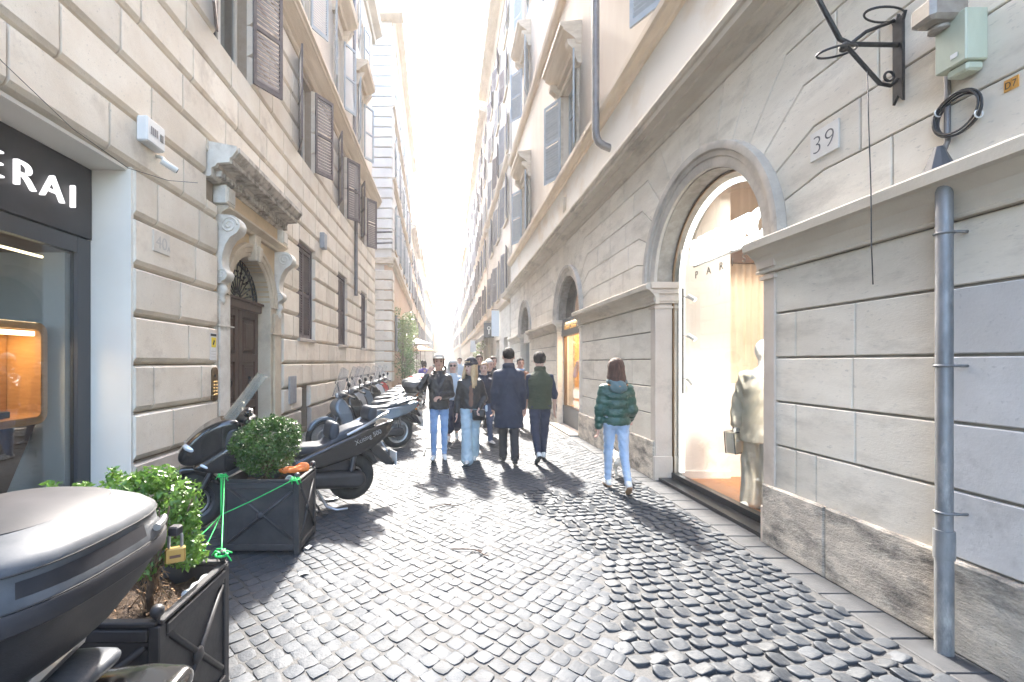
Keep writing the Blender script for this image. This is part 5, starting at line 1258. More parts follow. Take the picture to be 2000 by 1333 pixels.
def top_dark(E, sc, d):
    hz = d['hz']; b = Sdf(.010)
    fn, lo, hi = stack([(hz + .05, .085, .132, 0), (hz + .25, .095, .134, 0), (hz + .45, .075, .13, 0), (hz + .57, .06, .08, 0)]); b.fn(fn, lo, hi, .01)
    b.fn(lambda P: P[..., 1] - .02, (-.5, -.5, 0), (.5, .5, 2), .001, -1); put('shirt', sc(b.mesh()), 'cotton_dark', E)
def corset(E, sc, d):
    hz = d['hz']; b = Sdf(.010)
    fn, lo, hi = stack([(hz + .06, .080, .131, 0), (hz + .25, .085, .136, 0), (hz + .38, .08, .142, 0), (hz + .5, .05, .10, 0)]); b.fn(fn, lo, hi, .01)
    b.fn(lambda P: P[..., 1] - .02, (-.5, -.5, 0), (.5, .5, 2), .001, -1); put('top', sc(b.mesh()), 'cloth_brown', E)
    w = d['A']['l'][2]; m_ = MB(); m_.box(w[0] - .10, w[0] + .12, w[1] - .03, w[1] + .07, w[2] - .20, w[2] - .02, 0, .02); put('handbag', sc((np.array(m_.v), m_.f)), 'leather_black', E)
    m_ = MB(); m_.box(w[0] - .14, w[0] - .10, w[1] + .02, w[1] + .05, w[2] - .05, w[2] + .06, 0, .01); put('drink_can', sc((np.array(m_.v), m_.f)), 'cloth_pale', E)
def scarf(E, sc, d):
    hz = d['hz']; b = MB(); b.torus((0, .0, hz + .575), .085, .035, 'z', 16, 8); put('scarf', sc((np.array(b.v), b.f)), 'jeans_blue', E, None, True)
PE = {}
PE['cap'] = person('man in white cap and black leather jacket holding a hand to his face', (-0.15, 7.32, .004), FACE_CAM, 1.72, ((.10, .10), (-.06, .12)), (((.42, .50, -.42), (-.52, .05, .85)), ((-.16, .02, -1), (.62, .60, -.1))),
    'jacket', 'leather_black', 'jeans_blue', 'slim', hairm='hair_brown', hat='cap', palm=((0, -1, .2), (0, -.3, -1)), curl=(.25, .7), extra=top_dark, stance=.0, hem=-.06)
PE['blond'] = person('blond woman in black beanie, black leather jacket and wide pale jeans', (.37, 7.12, .004), FACE_CAM, 1.64, ((.20, .06), (-.22, .22)), (((.22, -.05, -1), (.05, .18, -1)), ((-.30, -.10, -1), (.35, .5, -.55))),
    'jacket', 'leather_black', 'jeans_pale', 'wide', skin='skin_pale', hair='blond', hairm='hair_blond', hat='beanie', head_turn=-.75, extra=corset, hem=.02, curl=(.3, .8), stance=-.04)
PE['shades'] = person('white-haired woman in sunglasses and pale blue top walking behind the couple', (.10, 9.15, .004), FACE_CAM, 1.63, ((.15, .1), (-.2, .2)), None, 'sweater', 'cloth_pale', 'navy_pant', 'capri', skin='skin_pale', hair='bob', hairm='hair_grey', hat='sunglasses', hands=(True, True), h=.015)
PE['boy'] = person('ginger-haired boy in navy jacket and dark jeans half hidden by the blond woman', (.73, 8.85, .004), FACE_CAM + .3, 1.60, ((-.25, .3), (.22, .05)), (((.25, .1, -1), (0, .3, -1)), ((-.2, -.1, -1), (.1, .3, -1))), 'jacket', 'navy_wool', 'jeans_dark', 'straight', skin='skin_pale', hair='cropped', hairm='hair_ginger', head_turn=-.5, h=.015)
PE['white'] = person('white-haired man in dark jacket behind the boy', (.93, 9.9, .004), FACE_CAM + .5, 1.66, top='jacket', topm='cotton_dark', botm='charcoal_pant', hair='cropped', hairm='hair_grey', h=.016, head_turn=.2)
PE['navy'] = person('man in long navy coat seen from behind, dark trousers and black shoes', (.985, 7.08, .004), AWAY, 1.81, ((-.20, .10), (.16, .06)), (((.16, -.06, -1), (.02, .20, -1)), ((-.18, -.10, -1), (-.02, .15, -1))),
    'coat', 'navy_wool', 'charcoal_pant', 'suit', 'shoe_black', hairm='hair_black', hair='cropped', fat=1.06, face=False, curl=(.6, .6), stance=-.03)
PE['vest'] = person('man in olive quilted vest seen from behind with pushed-up navy sleeves', (1.535, 7.28, .004), AWAY, 1.77, ((.20, .04), (-.20, .42)), (((.24, -.08, -1), (.03, .15, -1)), ((-.2, -.05, -1), (0, .3, -1))),
    'vest', 'green_vest', 'navy_pant', 'tapered', 'shoe_white', hairm='hair_black', hair='short', sleeves='elbow', fat=1.04, face=False, head_turn=-.2, curl=(.35, .5))
PE['puffer'] = person('woman in green puffer jacket and light jeans seen from behind near the right wall', (2.17, 5.62, .004), -.12, 1.64, ((-.24, .32), (.18, .04)), (((.16, -.14, -1), (.06, .75, -.55)), ((-.22, -.10, -1), (-.03, .12, -1))),
    'puffer', 'green_puffer', 'jeans_sky', 'slim', 'shoe_white', skin='skin_pale', hair='long', hairm='hair_brown', face=False, extra=hood, solem='sole_tan', curl=(.8, .45), stance=-.02, hem=-.03)
PE['scarf'] = person('smiling man with blue scarf and brown coat coming towards us by the wall', (1.78, 10.7, .004), FACE_CAM + .1, 1.70, top='coat', topm='cloth_brown', botm='jeans_dark', hair='cropped', hairm='hair_black', extra=scarf, h=.016, hem=-.25)
PE['dark'] = person('dark-haired person glimpsed just left of the navy coat', (1.2, 11.6, .004), FACE_CAM + .3, 1.74, top='jacket', topm='cotton_dark', botm='jeans_dark', hair='short', hairm='hair_brown', h=.018)
PE['purple'] = person('person in purple top passing the far scooters', (-.95, 17.0, .004), AWAY + .4, 1.66, top='sweater', topm='cloth_purple', botm='charcoal_pant', hair='bob', hairm='hair_black', h=.018)
PE['tall'] = person('tall short-haired man in the distance behind the blond woman', (.90, 12.6, .004), FACE_CAM, 1.80, top='jacket', topm='navy_wool', botm='charcoal_pant', hair='short', hairm='hair_brown', h=.018)
far = [('dark', (.15, 17.5), .2, {'cotton_dark': 'cloth_white'}, 'distant walker in a white top in the middle of the street'), ('tall', (.55, 20.5), 3.0, {'navy_wool': 'cloth_pale'}, 'distant walker in a pale blue top'),
       ('shades', (1.15, 23), 0.1, {}, 'distant grey-haired walker near the right wall'), ('dark', (-.3, 25), .4, {}, 'distant walker in dark clothes left of the street centre'), ('purple', (.4, 31), 3.2, {'cloth_purple': 'navy_wool'}, 'far walker in navy top'),
       ('tall', (1.4, 34), 0, {'navy_wool': 'cloth_white'}, 'far walker in white jacket by the right side'), ('dark', (-1.1, 38), 2.9, {}, 'far walker in dark clothes by the left side')]
for key, (x, y), rz, sw, lab in far:
    c = copy_obj(PE[key], None, (x, y, .004), rz, sw); c['label'] = lab; c['group'] = 'people far down the street'
# small dog beside the woman in green
mat('fur_white', (0.62, 0.57, 0.50), 0.9, col2=(0.36, 0.25, 0.16), nscale=5, nlo=0.5, nhi=0.62, obj=True, bump=0.8, bscale=60, bdist=0.02)
dog = empty('dog', (2.42, 6.25, .004), 'small white and tan dog walking ahead of the woman in green', 'dog', None, -.05)
S = Sdf(.008)
S.ell((0, .12, .27), (.075, .10, .085), .03); S.cone((0, .10, .27), (0, -.14, .275), .078, .062, .03); S.ell((0, -.15, .265), (.068, .08, .075), .03)
S.cone((0, .18, .30), (0, .27, .39), .052, .045, .02); S.ell((0, .30, .42), (.05, .062, .048), .02); S.cone((0, .34, .41), (0, .405, .395), .027, .020, .015)
for s in (-1, 1):
    S.cone((s * .04, .27, .45), (s * .058, .25, .405), .018, .010, .01)
    S.cone((s * .048, .14, .23), (s * .05, .13 + s * .03, .12), .032, .018, .015); S.cone((s * .05, .13 + s * .03, .12), (s * .05, .15 + s * .05, .02), .017, .015, .01); S.cone((s * .05, .15 + s * .05, .015), (s * .05, .175 + s * .05, .012), .015, .012, .005)
    S.cone((s * .045, -.16, .24), (s * .05, -.12 - s * .03, .16), .045, .026, .02); S.cone((s * .05, -.12 - s * .03, .16), (s * .05, -.19 - s * .04, .10), .022, .015, .01); S.cone((s * .05, -.19 - s * .04, .10), (s * .05, -.175 - s * .04, .02), .014, .014, .01); S.cone((s * .05, -.175 - s * .04, .015), (s * .05, -.145 - s * .04, .012), .015, .012, .005)
S.cone((0, -.21, .30), (0, -.28, .38), .016, .008, .01)
put('body', S.mesh(lambda P: .003 * np.sin(P[..., 0] * 90) * np.sin(P[..., 1] * 80 + P[..., 2] * 60)), 'fur_white', dog)
b = MB(); b.torus((0, .225, .345), .055, .009, 'y', 14, 6); putb('collar', b, 'leather_black', dog, True)
b = MB(); b.ball((0, .418, .397), .011, 8); b.ball((-.022, .35, .435), .007, 6); b.ball((.022, .35, .435), .007, 6); putb('nose_and_eyes', b, 'eye_dark', dog, True)
# ---------------------------------------------------------------- planters, shrubs
mat('planter_iron', (0.036, 0.036, 0.040), 0.5, metal=0.25, col2=(0.062, 0.060, 0.062), nscale=5, col3=(0.09, 0.06, 0.045), n3scale=4, n3lo=0.62, n3hi=0.8, bump=0.2, bscale=40, bdist=0.006, rvar=0.08, obj=True)
mat('soil', (0.045, 0.028, 0.018), 0.95, col2=(0.10, 0.065, 0.04), nscale=30, bump=1.0, bscale=40, bdist=0.04)
def leaf_mat(name, c1, c2):
    m = mat(name, c1, 0.33, spec=0.5, col2=c2, nscale=9, nlo=0.4, nhi=0.6)
    b = m.node_tree.nodes['Principled BSDF']; b.inputs['Subsurface Weight'].default_value = 0.0
    N = m.node_tree.nodes; L = m.node_tree.links; tr = N.new('ShaderNodeBsdfTranslucent'); mx = N.new('ShaderNodeMixShader'); mx.inputs[0].default_value = 0.32
    src = b.inputs['Base Color'].links[0].from_socket; L.new(src, tr.inputs[0]); out = N['Material Output']; L.new(b.outputs[0], mx.inputs[1]); L.new(tr.outputs[0], mx.inputs[2]); L.new(mx.outputs[0], out.inputs[0])
leaf_mat('box_leaf', (0.030, 0.085, 0.016), (0.075, 0.155, 0.03)); leaf_mat('privet_leaf', (0.075, 0.17, 0.022), (0.16, 0.28, 0.05)); leaf_mat('tree_leaf', (0.13, 0.19, 0.06), (0.22, 0.28, 0.10))
mat('bark', (0.16, 0.11, 0.07), 0.9, col2=(0.10, 0.07, 0.045), nscale=20, bump=0.6, bscale=40, nstretch=(4, 4, 1)); mat('straw', (0.26, 0.16, 0.08), 0.85, col2=(0.14, 0.08, 0.04), nscale=20)
def foliage(centers, n, leaf, seed, up=0.35, spread=1.0):
    """leaf blades on the outer part of overlapping lumps; centers = (x,y,z,rx,ry,rz)"""
    r = np.random.RandomState(seed); C = np.array(centers, float); w = (C[:, 3] * C[:, 4] * C[:, 5]) ** (2 / 3); w /= w.sum()
    k = r.choice(len(C), n, p=w); d = r.normal(size=(n, 3)); d /= np.linalg.norm(d, axis=1)[:, None]
    rad = r.uniform(0.45, 1.06, n) ** .55
    p = C[k, :3] + d * C[k, 3:6] * rad[:, None]
    nrm = d + r.normal(size=(n, 3)) * .75 + np.array((0, 0, up)); nrm /= np.linalg.norm(nrm, axis=1)[:, None]
    t = np.cross(nrm, r.normal(size=(n, 3))); t /= np.linalg.norm(t, axis=1)[:, None] + 1e-9; b = np.cross(nrm, t)
    L = leaf * r.uniform(.7, 1.25, n)[:, None]; W = L * .30
    V = np.stack((p, p + t * L * .45 + b * W + nrm * L * .06, p + t * L, p + t * L * .45 - b * W + nrm * L * .06), 1).reshape(-1, 3)
    i = np.arange(n) * 4; F = np.concatenate((np.stack((i, i + 1, i + 2), 1), np.stack((i, i + 2, i + 3), 1))).tolist()
    return V, F
def planter(label, x0, x1, y0, y1, z1):
    E = empty('planter', ((x0 + x1) / 2, (y0 + y1) / 2, 0), label, 'planter'); t = .02; z0 = .035
    W, D = x1 - x0, y1 - y0; cx, cy = (x0 + x1) / 2, (y0 + y1) / 2
    for s, (ox, oy, L, rot) in enumerate(((cx, y0, W, 0), (x1, cy, D, PI / 2), (cx, y1, W, PI), (x0, cy, D, -PI / 2))):
        fr = Frame(ox, oy, math.cos(rot), math.sin(rot), math.sin(rot), -math.cos(rot)); h = L / 2
        b = MB(fr); b.box(-h + .03, h - .03, -.03, -.012, z0, z1 - .02); pn = b.build('side_panel', 'planter_iron', E)
        b = MB(fr); b.box(-h + .045, h - .045, -.014, .006, z1 - .075, z1 - .03, 0, .004); b.box(-h + .045, h - .045, -.012, -.002, z1 - .095, z1 - .08); b.build('top_rail', 'planter_iron', E)
        b = MB(fr); b.box(-h + .045, h - .045, -.014, .006, z0 + .005, z0 + .055, 0, .004); b.build('bottom_rail', 'planter_iron', E)
        zc = (z0 + z1) / 2
        for sg in (-1, 1):
            b = MB(fr); b.tube([(-h + .06, -.008, zc - sg * (zc - z0 - .07)), (h - .06, -.008, zc + sg * (z1 - .10 - zc))], .013, 8); b.build('cross_bar', 'planter_iron', E, True)
        b = MB(fr); b.ball((0, -.004, zc), .036, 14, 0, (1, .55, 1)); b.build('boss', 'planter_iron', E, True)
        b = MB(fr); b.box(-h + .015, h - .015, -.030, .004, z1 - .018, z1, 0, .004); b.build('rim', 'planter_iron', E)
    for px in (x0, x1):
        for py in (y0, y1):
            sx, sy = (1 if px == x0 else -1), (1 if py == y0 else -1)
            b = MB(); b.box(min(px, px + sx * .045), max(px, px + sx * .045), min(py, py + sy * .045), max(py, py + sy * .045), 0.0, z1 - .018, 0, .005); po = b.build('corner_post', 'planter_iron', E)
            b = MB(); b.lathe([(.010, z1 - .002), (.012, z1 + .006), (.008, z1 + .012)], (px + sx * .022, py + sy * .022, 0), n=10); b.ball((px + sx * .022, py + sy * .022, z1 + .032), .026, 14); b.build('ball_finial', 'planter_iron', po, True)
    b = MB(); n = 14; g = [[(x0 + .03 + (W - .06) * i / n, y0 + .03 + (D - .06) * j / n, z1 - .10 + .02 * math.sin(i * 1.7 + j) + random.uniform(-.012, .012)) for i in range(n + 1)] for j in range(n + 1)]
    b.add([p for r in g for p in r], [(j * (n + 1) + i, j * (n + 1) + i + 1, (j + 1) * (n + 1) + i + 1, (j + 1) * (n + 1) + i) for i in range(n) for j in range(n)]); b.build('soil', 'soil', E, True)
    return E
planter('black iron planter in the foreground with a tall light green shrub', -1.80, -1.115, 1.68, 2.22, .645)
planter('black iron planter with a round clipped bush in front of the black scooter', -1.94, -1.275, 3.72, 4.20, .645)
bush = empty('boxwood_bush', (-1.62, 3.98, .56), 'round dark green boxwood bush in the second planter', 'bush')
rr_ = random.Random(2); cs = [(-1.66, 3.98, .86, .25, .25, .25)] + [(-1.66 + .20 * math.cos(a), 3.98 + .20 * math.sin(a), .86 + rr_.uniform(-.14, .15), .12, .12, .12) for a in np.linspace(0, 2 * PI, 11)] + [(-1.66 + rr_.uniform(-.12, .12), 3.98 + rr_.uniform(-.1, .1), 1.07, .10, .10, .07) for _ in range(4)]
cs += [(-1.66 + .27 * math.cos(a) * math.cos(e_), 3.98 + .27 * math.sin(a) * math.cos(e_), .87 + .27 * math.sin(e_), .045, .045, .045) for a, e_ in [(rr_.uniform(0, 6.28), rr_.uniform(-.4, 1.4)) for _ in range(22)]]
v, f = foliage(cs, 9500, .026, 1); tag(link_mesh('crown', v, f, 'box_leaf', bush), kind='stuff')
b = MB(); b.tube([(-1.66, 3.98, .53), (-1.655, 3.98, .7), (-1.66, 3.98, .9)], [.02, .016, .01], 7)
for a in np.linspace(0, 6, 9): b.tube([(-1.66, 3.98, .62), (-1.66 + .1 * math.cos(a), 3.98 + .1 * math.sin(a), .8), (-1.66 + .2 * math.cos(a), 3.98 + .2 * math.sin(a), .95)], [.009, .006, .003], 5)
b.build('trunk', 'bark', bush, True)
bush2 = empty('privet_shrub', (-1.4, 1.98, .55), 'light green leafy shrub behind the grey scooter case', 'shrub')
cs = [(-1.42, 2.0, 1.0, .12, .12, .12), (-1.29, 2.02, .93, .10, .11, .15), (-1.33, 2.0, 1.10, .04, .05, .05), (-1.50, 1.95, 1.14, .03, .03, .04), (-1.18, 2.0, .93, .035, .04, .05), (-1.16, 1.98, .82, .03, .04, .04), (-1.70, 1.95, 1.06, .04, .04, .03), (-1.47, 1.98, 1.08, .10, .12, .07), (-1.24, 2.0, .86, .09, .10, .14), (-1.38, 2.05, 1.10, .10, .11, .06), (-1.62, 1.92, 1.08, .045, .06, .035), (-1.23, 2.05, 1.0, .06, .08, .10), (-1.35, 1.95, .74, .06, .07, .05), (-1.78, 1.96, 1.09, .03, .03, .02), (-1.20, 2.02, .77, .08, .08, .07), (-1.53, 2.0, .98, .08, .1, .08)]
v, f = foliage(cs, 4300, .028, 4); tag(link_mesh('crown', v, f, 'privet_leaf', bush2), kind='stuff')
b = MB(); b.tube([(-1.33, 1.93, .52), (-1.325, 1.95, .72), (-1.35, 1.98, .95)], [.018, .016, .008], 7); rr_ = random.Random(9)
for i in range(9):
    a = rr_.uniform(0, 6.28); b.tube([(-1.33, 1.95, .66), (-1.35 + .12 * math.cos(a), 1.98 + .10 * math.sin(a), .86), (-1.38 + .2 * math.cos(a), 2.0 + .16 * math.sin(a), 1.02)], [.007, .005, .003], 5)
b.build('trunk', 'bark', bush2, True)
b = MB()
for i in range(90):
    a = rr_.uniform(0, 6.28); q = rr_.uniform(.01, .06); z0_ = rr_.uniform(.55, .74); b.tube([(-1.33 + .6 * q * math.cos(a), 1.94 + .6 * q * math.sin(a), z0_), (-1.33 + q * math.cos(a) * .9, 1.94 + q * math.sin(a) * .9, z0_ + .04), (-1.33 + q * math.cos(a) * 1.6, 1.94 + q * math.sin(a) * 1.6, z0_ + rr_.uniform(-.02, .07))], .0022, 4)
tag(b.build('dry_stems', 'straw', bush2), kind='stuff')
b = MB()                                                       # fallen leaves on the soil
v, f = foliage([(-1.45, 1.95, .56, .28, .22, .01)], 110, .026, 8, 2.0); tag(link_mesh('leaf_litter', v, f, 'straw', bush2), kind='stuff')
# ---------------------------------------------------------------- green string and litter
mat('string_green', (0.02, 0.55, 0.12), 0.5); mat('bag_orange', (0.75, 0.20, 0.04), 0.45); mat('paper_white', (0.75, 0.74, 0.72), 0.7); mat('plastic_clear', (0.62, 0.66, 0.66), 0.25)
gs = empty('green_string', (-1.3, 3, .4), 'bright green string tied between the two planters', 'string')
A_, B_, C_ = Vector((-1.92, 3.70, .69)), Vector((-1.30, 3.70, .66)), Vector((-1.14, 2.19, .69))
mid = Vector((-1.80, 3.45, .44))
def sag(p, q, s=.02, n=6): return [tuple(p.lerp(q, i / n) - Vector((0, 0, s * 4 * (i / n) * (1 - i / n)))) for i in range(n + 1)]
for p, q in ((B_, mid), (mid, A_), (A_ + Vector((.02, 0, 0)), C_), (mid, Vector((-1.42, 2.2, .62))), (mid, Vector((-1.30, 2.21, .58))), (A_ - Vector((.0, .02, .02)), mid)):
    b = MB(); b.tube(sag(p, q, .008), .0042, 5); b.build('strand', 'string_green', gs, True)
rr_ = random.Random(5)
for c in (A_, B_, C_):
    b = MB()
    for i in range(7):
        a = rr_.uniform(0, 6.28); b.tube([tuple(c), tuple(c + Vector((.03 * math.cos(a), .02 * math.sin(a), .012))), tuple(c + Vector((.06 * math.cos(a + .5), .03 * math.sin(a), rr_.uniform(-.05, .01))))], .004, 5)
    b.torus(tuple(c - Vector((0, 0, .008))), .028, .006, 'z', 12, 6); b.build('knot', 'string_green', gs, True)
ob = empty('orange_wrapper', (-1.42, 4.02, .66), 'crumpled orange wrapper lying on the second planter', 'wrapper', None, .4)
S = Sdf(.008); S.ell((0, 0, 0), (.13, .055, .025), .02); S.ell((.08, .0, .025), (.05, .03, .03), .02); put('wrapper', S.mesh(lambda P: .008 * np.sin(P[..., 0] * 60 + 3 * np.sin(P[..., 1] * 70))), 'bag_orange', ob, None, False)
pc = empty('paper_cup', (-1.42, 3.83, .60), 'crushed white paper cup beside the orange wrapper', 'cup'); b = MB(); b.lathe([(.026, 0), (.034, .075), (.036, .08), (.031, .078), (.024, .01)], n=14); o_ = putb('cup', b, 'paper_white', pc, True); o_.rotation_euler = (1.1, .2, .6)
pb = empty('plastic_bottle', (-1.165, 2.05, .60), 'crushed clear plastic bottle lying inside the foreground planter', 'bottle', None, 1.5)
S = Sdf(.007); S.cone((-.09, 0, 0), (.05, 0, .0), .026, .028, .01); S.cone((.05, 0, 0), (.10, 0, .0), .025, .010, .01); put('bottle', S.mesh(lambda P: .004 * np.sin(P[..., 0] * 90 + P[..., 2] * 60)), 'plastic_clear', pb)
mat('leaf_sage', (0.20, 0.24, 0.13), 0.7)
pb = empty('green_wrapper', (-1.16, 1.86, .575), 'crumpled pale green wrapper under the planter rim', 'wrapper', None, 1.5); S = Sdf(.008); S.ell((0, 0, 0), (.11, .03, .028), .02); put('wrapper', S.mesh(lambda P: .007 * np.sin(P[..., 0] * 70 + P[..., 1] * 80)), 'leaf_sage', pb, None, False)
for i, (x, y, rz) in enumerate(((-1.12, 3.38, .3), (-1.235, 3.86, 1.2))):
    lt_ = empty('paper_scrap', (x, y, .008), ('torn white paper scrap on the setts right of the second planter', 'white paper scrap at the foot of the second planter')[i], 'paper scrap', None, rz); b = MB(); b.add([(-.035, -.02, 0), (.0, -.025, .012), (.04, -.01, .002), (.03, .02, .01), (-.01, .025, .003), (-.04, .015, .012), (0, 0, .018)], [(0, 1, 6), (1, 2, 6), (2, 3, 6), (3, 4, 6), (4, 5, 6), (5, 0, 6)]); b.add([(-.035, -.02, -.002), (.0, -.025, .010), (.04, -.01, 0), (.03, .02, .008), (-.01, .025, .001), (-.04, .015, .010), (0, 0, .016)], [(6, 1, 0), (6, 2, 1), (6, 3, 2), (6, 4, 3), (6, 5, 4), (6, 0, 5)]); putb('scrap', b, 'paper_white', lt_)
# ---------------------------------------------------------------- scooters
mat('paint_black', (0.010, 0.010, 0.011), 0.22, coat=0.6, col2=(0.02, 0.019, 0.019), nscale=6, obj=True, rvar=0.06)
mat('paint_bluegrey', (0.125, 0.165, 0.205), 0.28, metal=0.35, coat=0.5, obj=True, col2=(0.15, 0.19, 0.23), nscale=3)
mat('paint_silver', (0.40, 0.41, 0.42), 0.3, metal=0.6, coat=0.4, obj=True)
mat('paint_white', (0.68, 0.67, 0.65), 0.3, coat=0.5, obj=True)
mat('paint_red', (0.35, 0.02, 0.02), 0.25, coat=0.5, obj=True)
mat('plastic_black', (0.020, 0.020, 0.022), 0.5, obj=True, col2=(0.034, 0.034, 0.036), nscale=8)
mat('seat_vinyl', (0.026, 0.031, 0.040), 0.5, spec=0.35, obj=True, col2=(0.055, 0.062, 0.075), nscale=5, bump=0.25, bscale=30, bdist=0.01)
mat('tyre', (0.018, 0.018, 0.018), 0.8, obj=True, col2=(0.035, 0.034, 0.033), nscale=14)
mat('alloy', (0.36, 0.37, 0.38), 0.35, metal=0.85); mat('alloy_dark', (0.06, 0.06, 0.065), 0.4, metal=0.6); mat('steel', (0.45, 0.45, 0.46), 0.3, metal=0.9)
mat('mirror_face', (0.7, 0.72, 0.75), 0.05, metal=1.0); mat('lens_clear', (0.62, 0.64, 0.66), 0.12, metal=0.3, coat=1.0); mat('lens_red', (0.40, 0.012, 0.015), 0.2, coat=0.8); mat('lens_amber', (0.6, 0.22, 0.02), 0.2, coat=0.8)
mat('case_grey', (0.045, 0.049, 0.056), 0.46, coat=0.0, metal=0.0, spec=0.35, obj=True, col2=(0.10, 0.105, 0.113), nscale=7, bump=0.12, bscale=160, bdist=0.002, rvar=0.08); mat('case_dark', (0.012, 0.012, 0.016), 0.6, obj=True, col2=(0.03, 0.03, 0.035), nscale=9, bump=0.2, bscale=180, bdist=0.003)
mat('lid_dark', (0.022, 0.022, 0.025), 0.55, spec=0.25, obj=True, col2=(0.045, 0.043, 0.047), nscale=6)
mat('brass', (0.55, 0.36, 0.12), 0.32, metal=0.75)
glass_mat('screen_tint', (0.80, 0.79, 0.72), 1.0, 0.03, 0.05, (0.40, 0.40, 0.36), 0.30); glass_mat('screen_clear', (0.93, 0.94, 0.95), 1.2, 0.02, 0.06, (0.6, 0.62, 0.64), 0.10)
def poly_sd(px, pz, poly):
    P = np.array(poly, float); n = len(P); d = np.full(px.shape, 1e9); ins = np.zeros(px.shape, bool)
    for i in range(n):
        a, b = P[i], P[(i + 1) % n]; e = b - a; wx, wz = px - a[0], pz - a[1]; t = np.clip((wx * e[0] + wz * e[1]) / max(e @ e, 1e-12), 0, 1)
        d = np.minimum(d, (wx - e[0] * t) ** 2 + (wz - e[1] * t) ** 2)
        c = ((a[1] <= pz) & (pz < b[1])) | ((b[1] <= pz) & (pz < a[1])); dz = e[1] if abs(e[1]) > 1e-12 else 1e-12
        ins ^= c & (px < a[0] + (pz - a[1]) * e[0] / dz)
    d = np.sqrt(d); return np.where(ins, -d, d)
def panel(poly, w, r=.03, h=.0115, yc=0.0, warp=None, wmin=0.0):
    """solid with the side outline poly (x,z); w = half width, number or function of x,z; edges rounded by r"""
    P = np.array(poly); S = Sdf(h)
    def fn(Q):
        x, y, z = Q[..., 0], Q[..., 1] - yc, Q[..., 2]; a = poly_sd(x, z, poly); ww = w(x, z) if callable(w) else w; b = np.abs(y) - ww
        qa, qb = a + r, b + r; return np.minimum(np.maximum(qa, qb), 0) + np.sqrt(np.maximum(qa, 0) ** 2 + np.maximum(qb, 0) ** 2) - r
    wm = .36
    S.fn(fn, (P[:, 0].min(), yc - wm if callable(w) else yc - w, P[:, 1].min()), (P[:, 0].max(), yc + wm if callable(w) else yc + w, P[:, 1].max()), .005)
    return S.mesh(warp)
def smooth_poly(pts, it=2):
    for _ in range(it):
        q = []
        for i in range(len(pts)):
            a, b = pts[i], pts[(i + 1) % len(pts)]; q += [(a[0] * .75 + b[0] * .25, a[1] * .75 + b[1] * .25), (a[0] * .25 + b[0] * .75, a[1] * .25 + b[1] * .75)]
        pts = q
    return pts
def wheel(E, x, z, R, wd, rim='alloy_dark', spokes=5, name='wheel'):
    b = MB(); tr = wd / 2; b.torus((x, 0, z), R - tr * 1.0, tr * 1.02, 'y', 40, 12, 0, 1.0); w_ = putb(name, b, 'tyre', E, 80)
    b = MB(); ri = R - 2 * tr + .006; b.lathe([(ri - .022, -.035), (ri + .008, -.045), (ri + .012, 0), (ri + .008, .045), (ri - .022, .035), (ri - .022, -.035)], (x, 0, z), 'y', 40); b.lathe([(.001, -.05), (.05, -.05), (.06, 0), (.05, .05), (.001, .05)], (x, 0, z), 'y', 16)
    for k in range(spokes):
        a = 2 * PI * k / spokes + .3
        for da in (-.10, .10): b.tube([(x + .05 * math.cos(a + da * 2), 0, z + .05 * math.sin(a + da * 2)), (x + (ri - .01) * math.cos(a + da), 0, z + (ri - .01) * math.sin(a + da))], [.018, .013], 6)
    putb('rim', b, rim, w_, 40)
    b = MB(); b.torus((x, .058, z), R * .43, .012, 'y', 24, 4); putb('brake_disc', b, 'steel', w_, True)
    return w_
def mirror(E, base, tip, sz=(.09, .035, .06), m='paint_black'):
    b = MB(); base, tip = Vector(base), Vector(tip); b.tube([tuple(base), tuple(base.lerp(tip, .5) + Vector((0, 0, .03))), tuple(tip)], .010, 7); b.ball(tuple(tip), 1, 12, 0, (sz[1], sz[0], sz[2])); o = putb('mirror', b, m, E, True)
    b = MB(); b.ball((tip.x - sz[1] * .55, tip.y, tip.z), 1, 12, 0, (sz[1] * .55, sz[0] * .9, sz[2] * .88)); putb('mirror_glass', b, 'mirror_face', o, True)
def topcase(E, x, z, m='case_dark', lid='case_grey', a=.20, bb=.24, hgt=.27, strip=True):
    def ring(s, zz, e=3.2): return [(x + a * s * math.copysign(abs(math.cos(t)) ** (2 / e), math.cos(t)), bb * s * math.copysign(abs(math.sin(t)) ** (2 / e), math.sin(t)), z + zz * hgt) for t in np.linspace(0, 2 * PI, 33)[:-1]]
    b = MB(); b.loft([ring(s, q) for s, q in ((.62, 0), (.74, .03), (.88, .20), (.98, .43), (1.0, .47), (1.0, .50))]); t = putb('top_case', b, m, E, 45)
    b = MB(); b.loft([ring(s, q) for s, q in ((1.0, .51), (1.01, .54), (.99, .66), (.93, .82), (.80, .93), (.5, .99), (.1, 1.0))]); putb('case_lid', b, lid, t, 45)
    if strip:
        b = MB(); R0 = ring(1.013, .60); R1 = ring(1.013, .70); idx = list(range(12, 21)); b.add([R0[i] for i in idx] + [R1[i] for i in idx], [(i, i + 1, i + 10, i + 9)[::-1] for i in range(8)]); R2 = ring(.985, .60); R3 = ring(.985, .70); b.add([R2[i] for i in idx] + [R3[i] for i in idx], [(i, i + 1, i + 10, i + 9) for i in range(8)]); putb('reflector', b, 'lens_red', t, True)
    return t
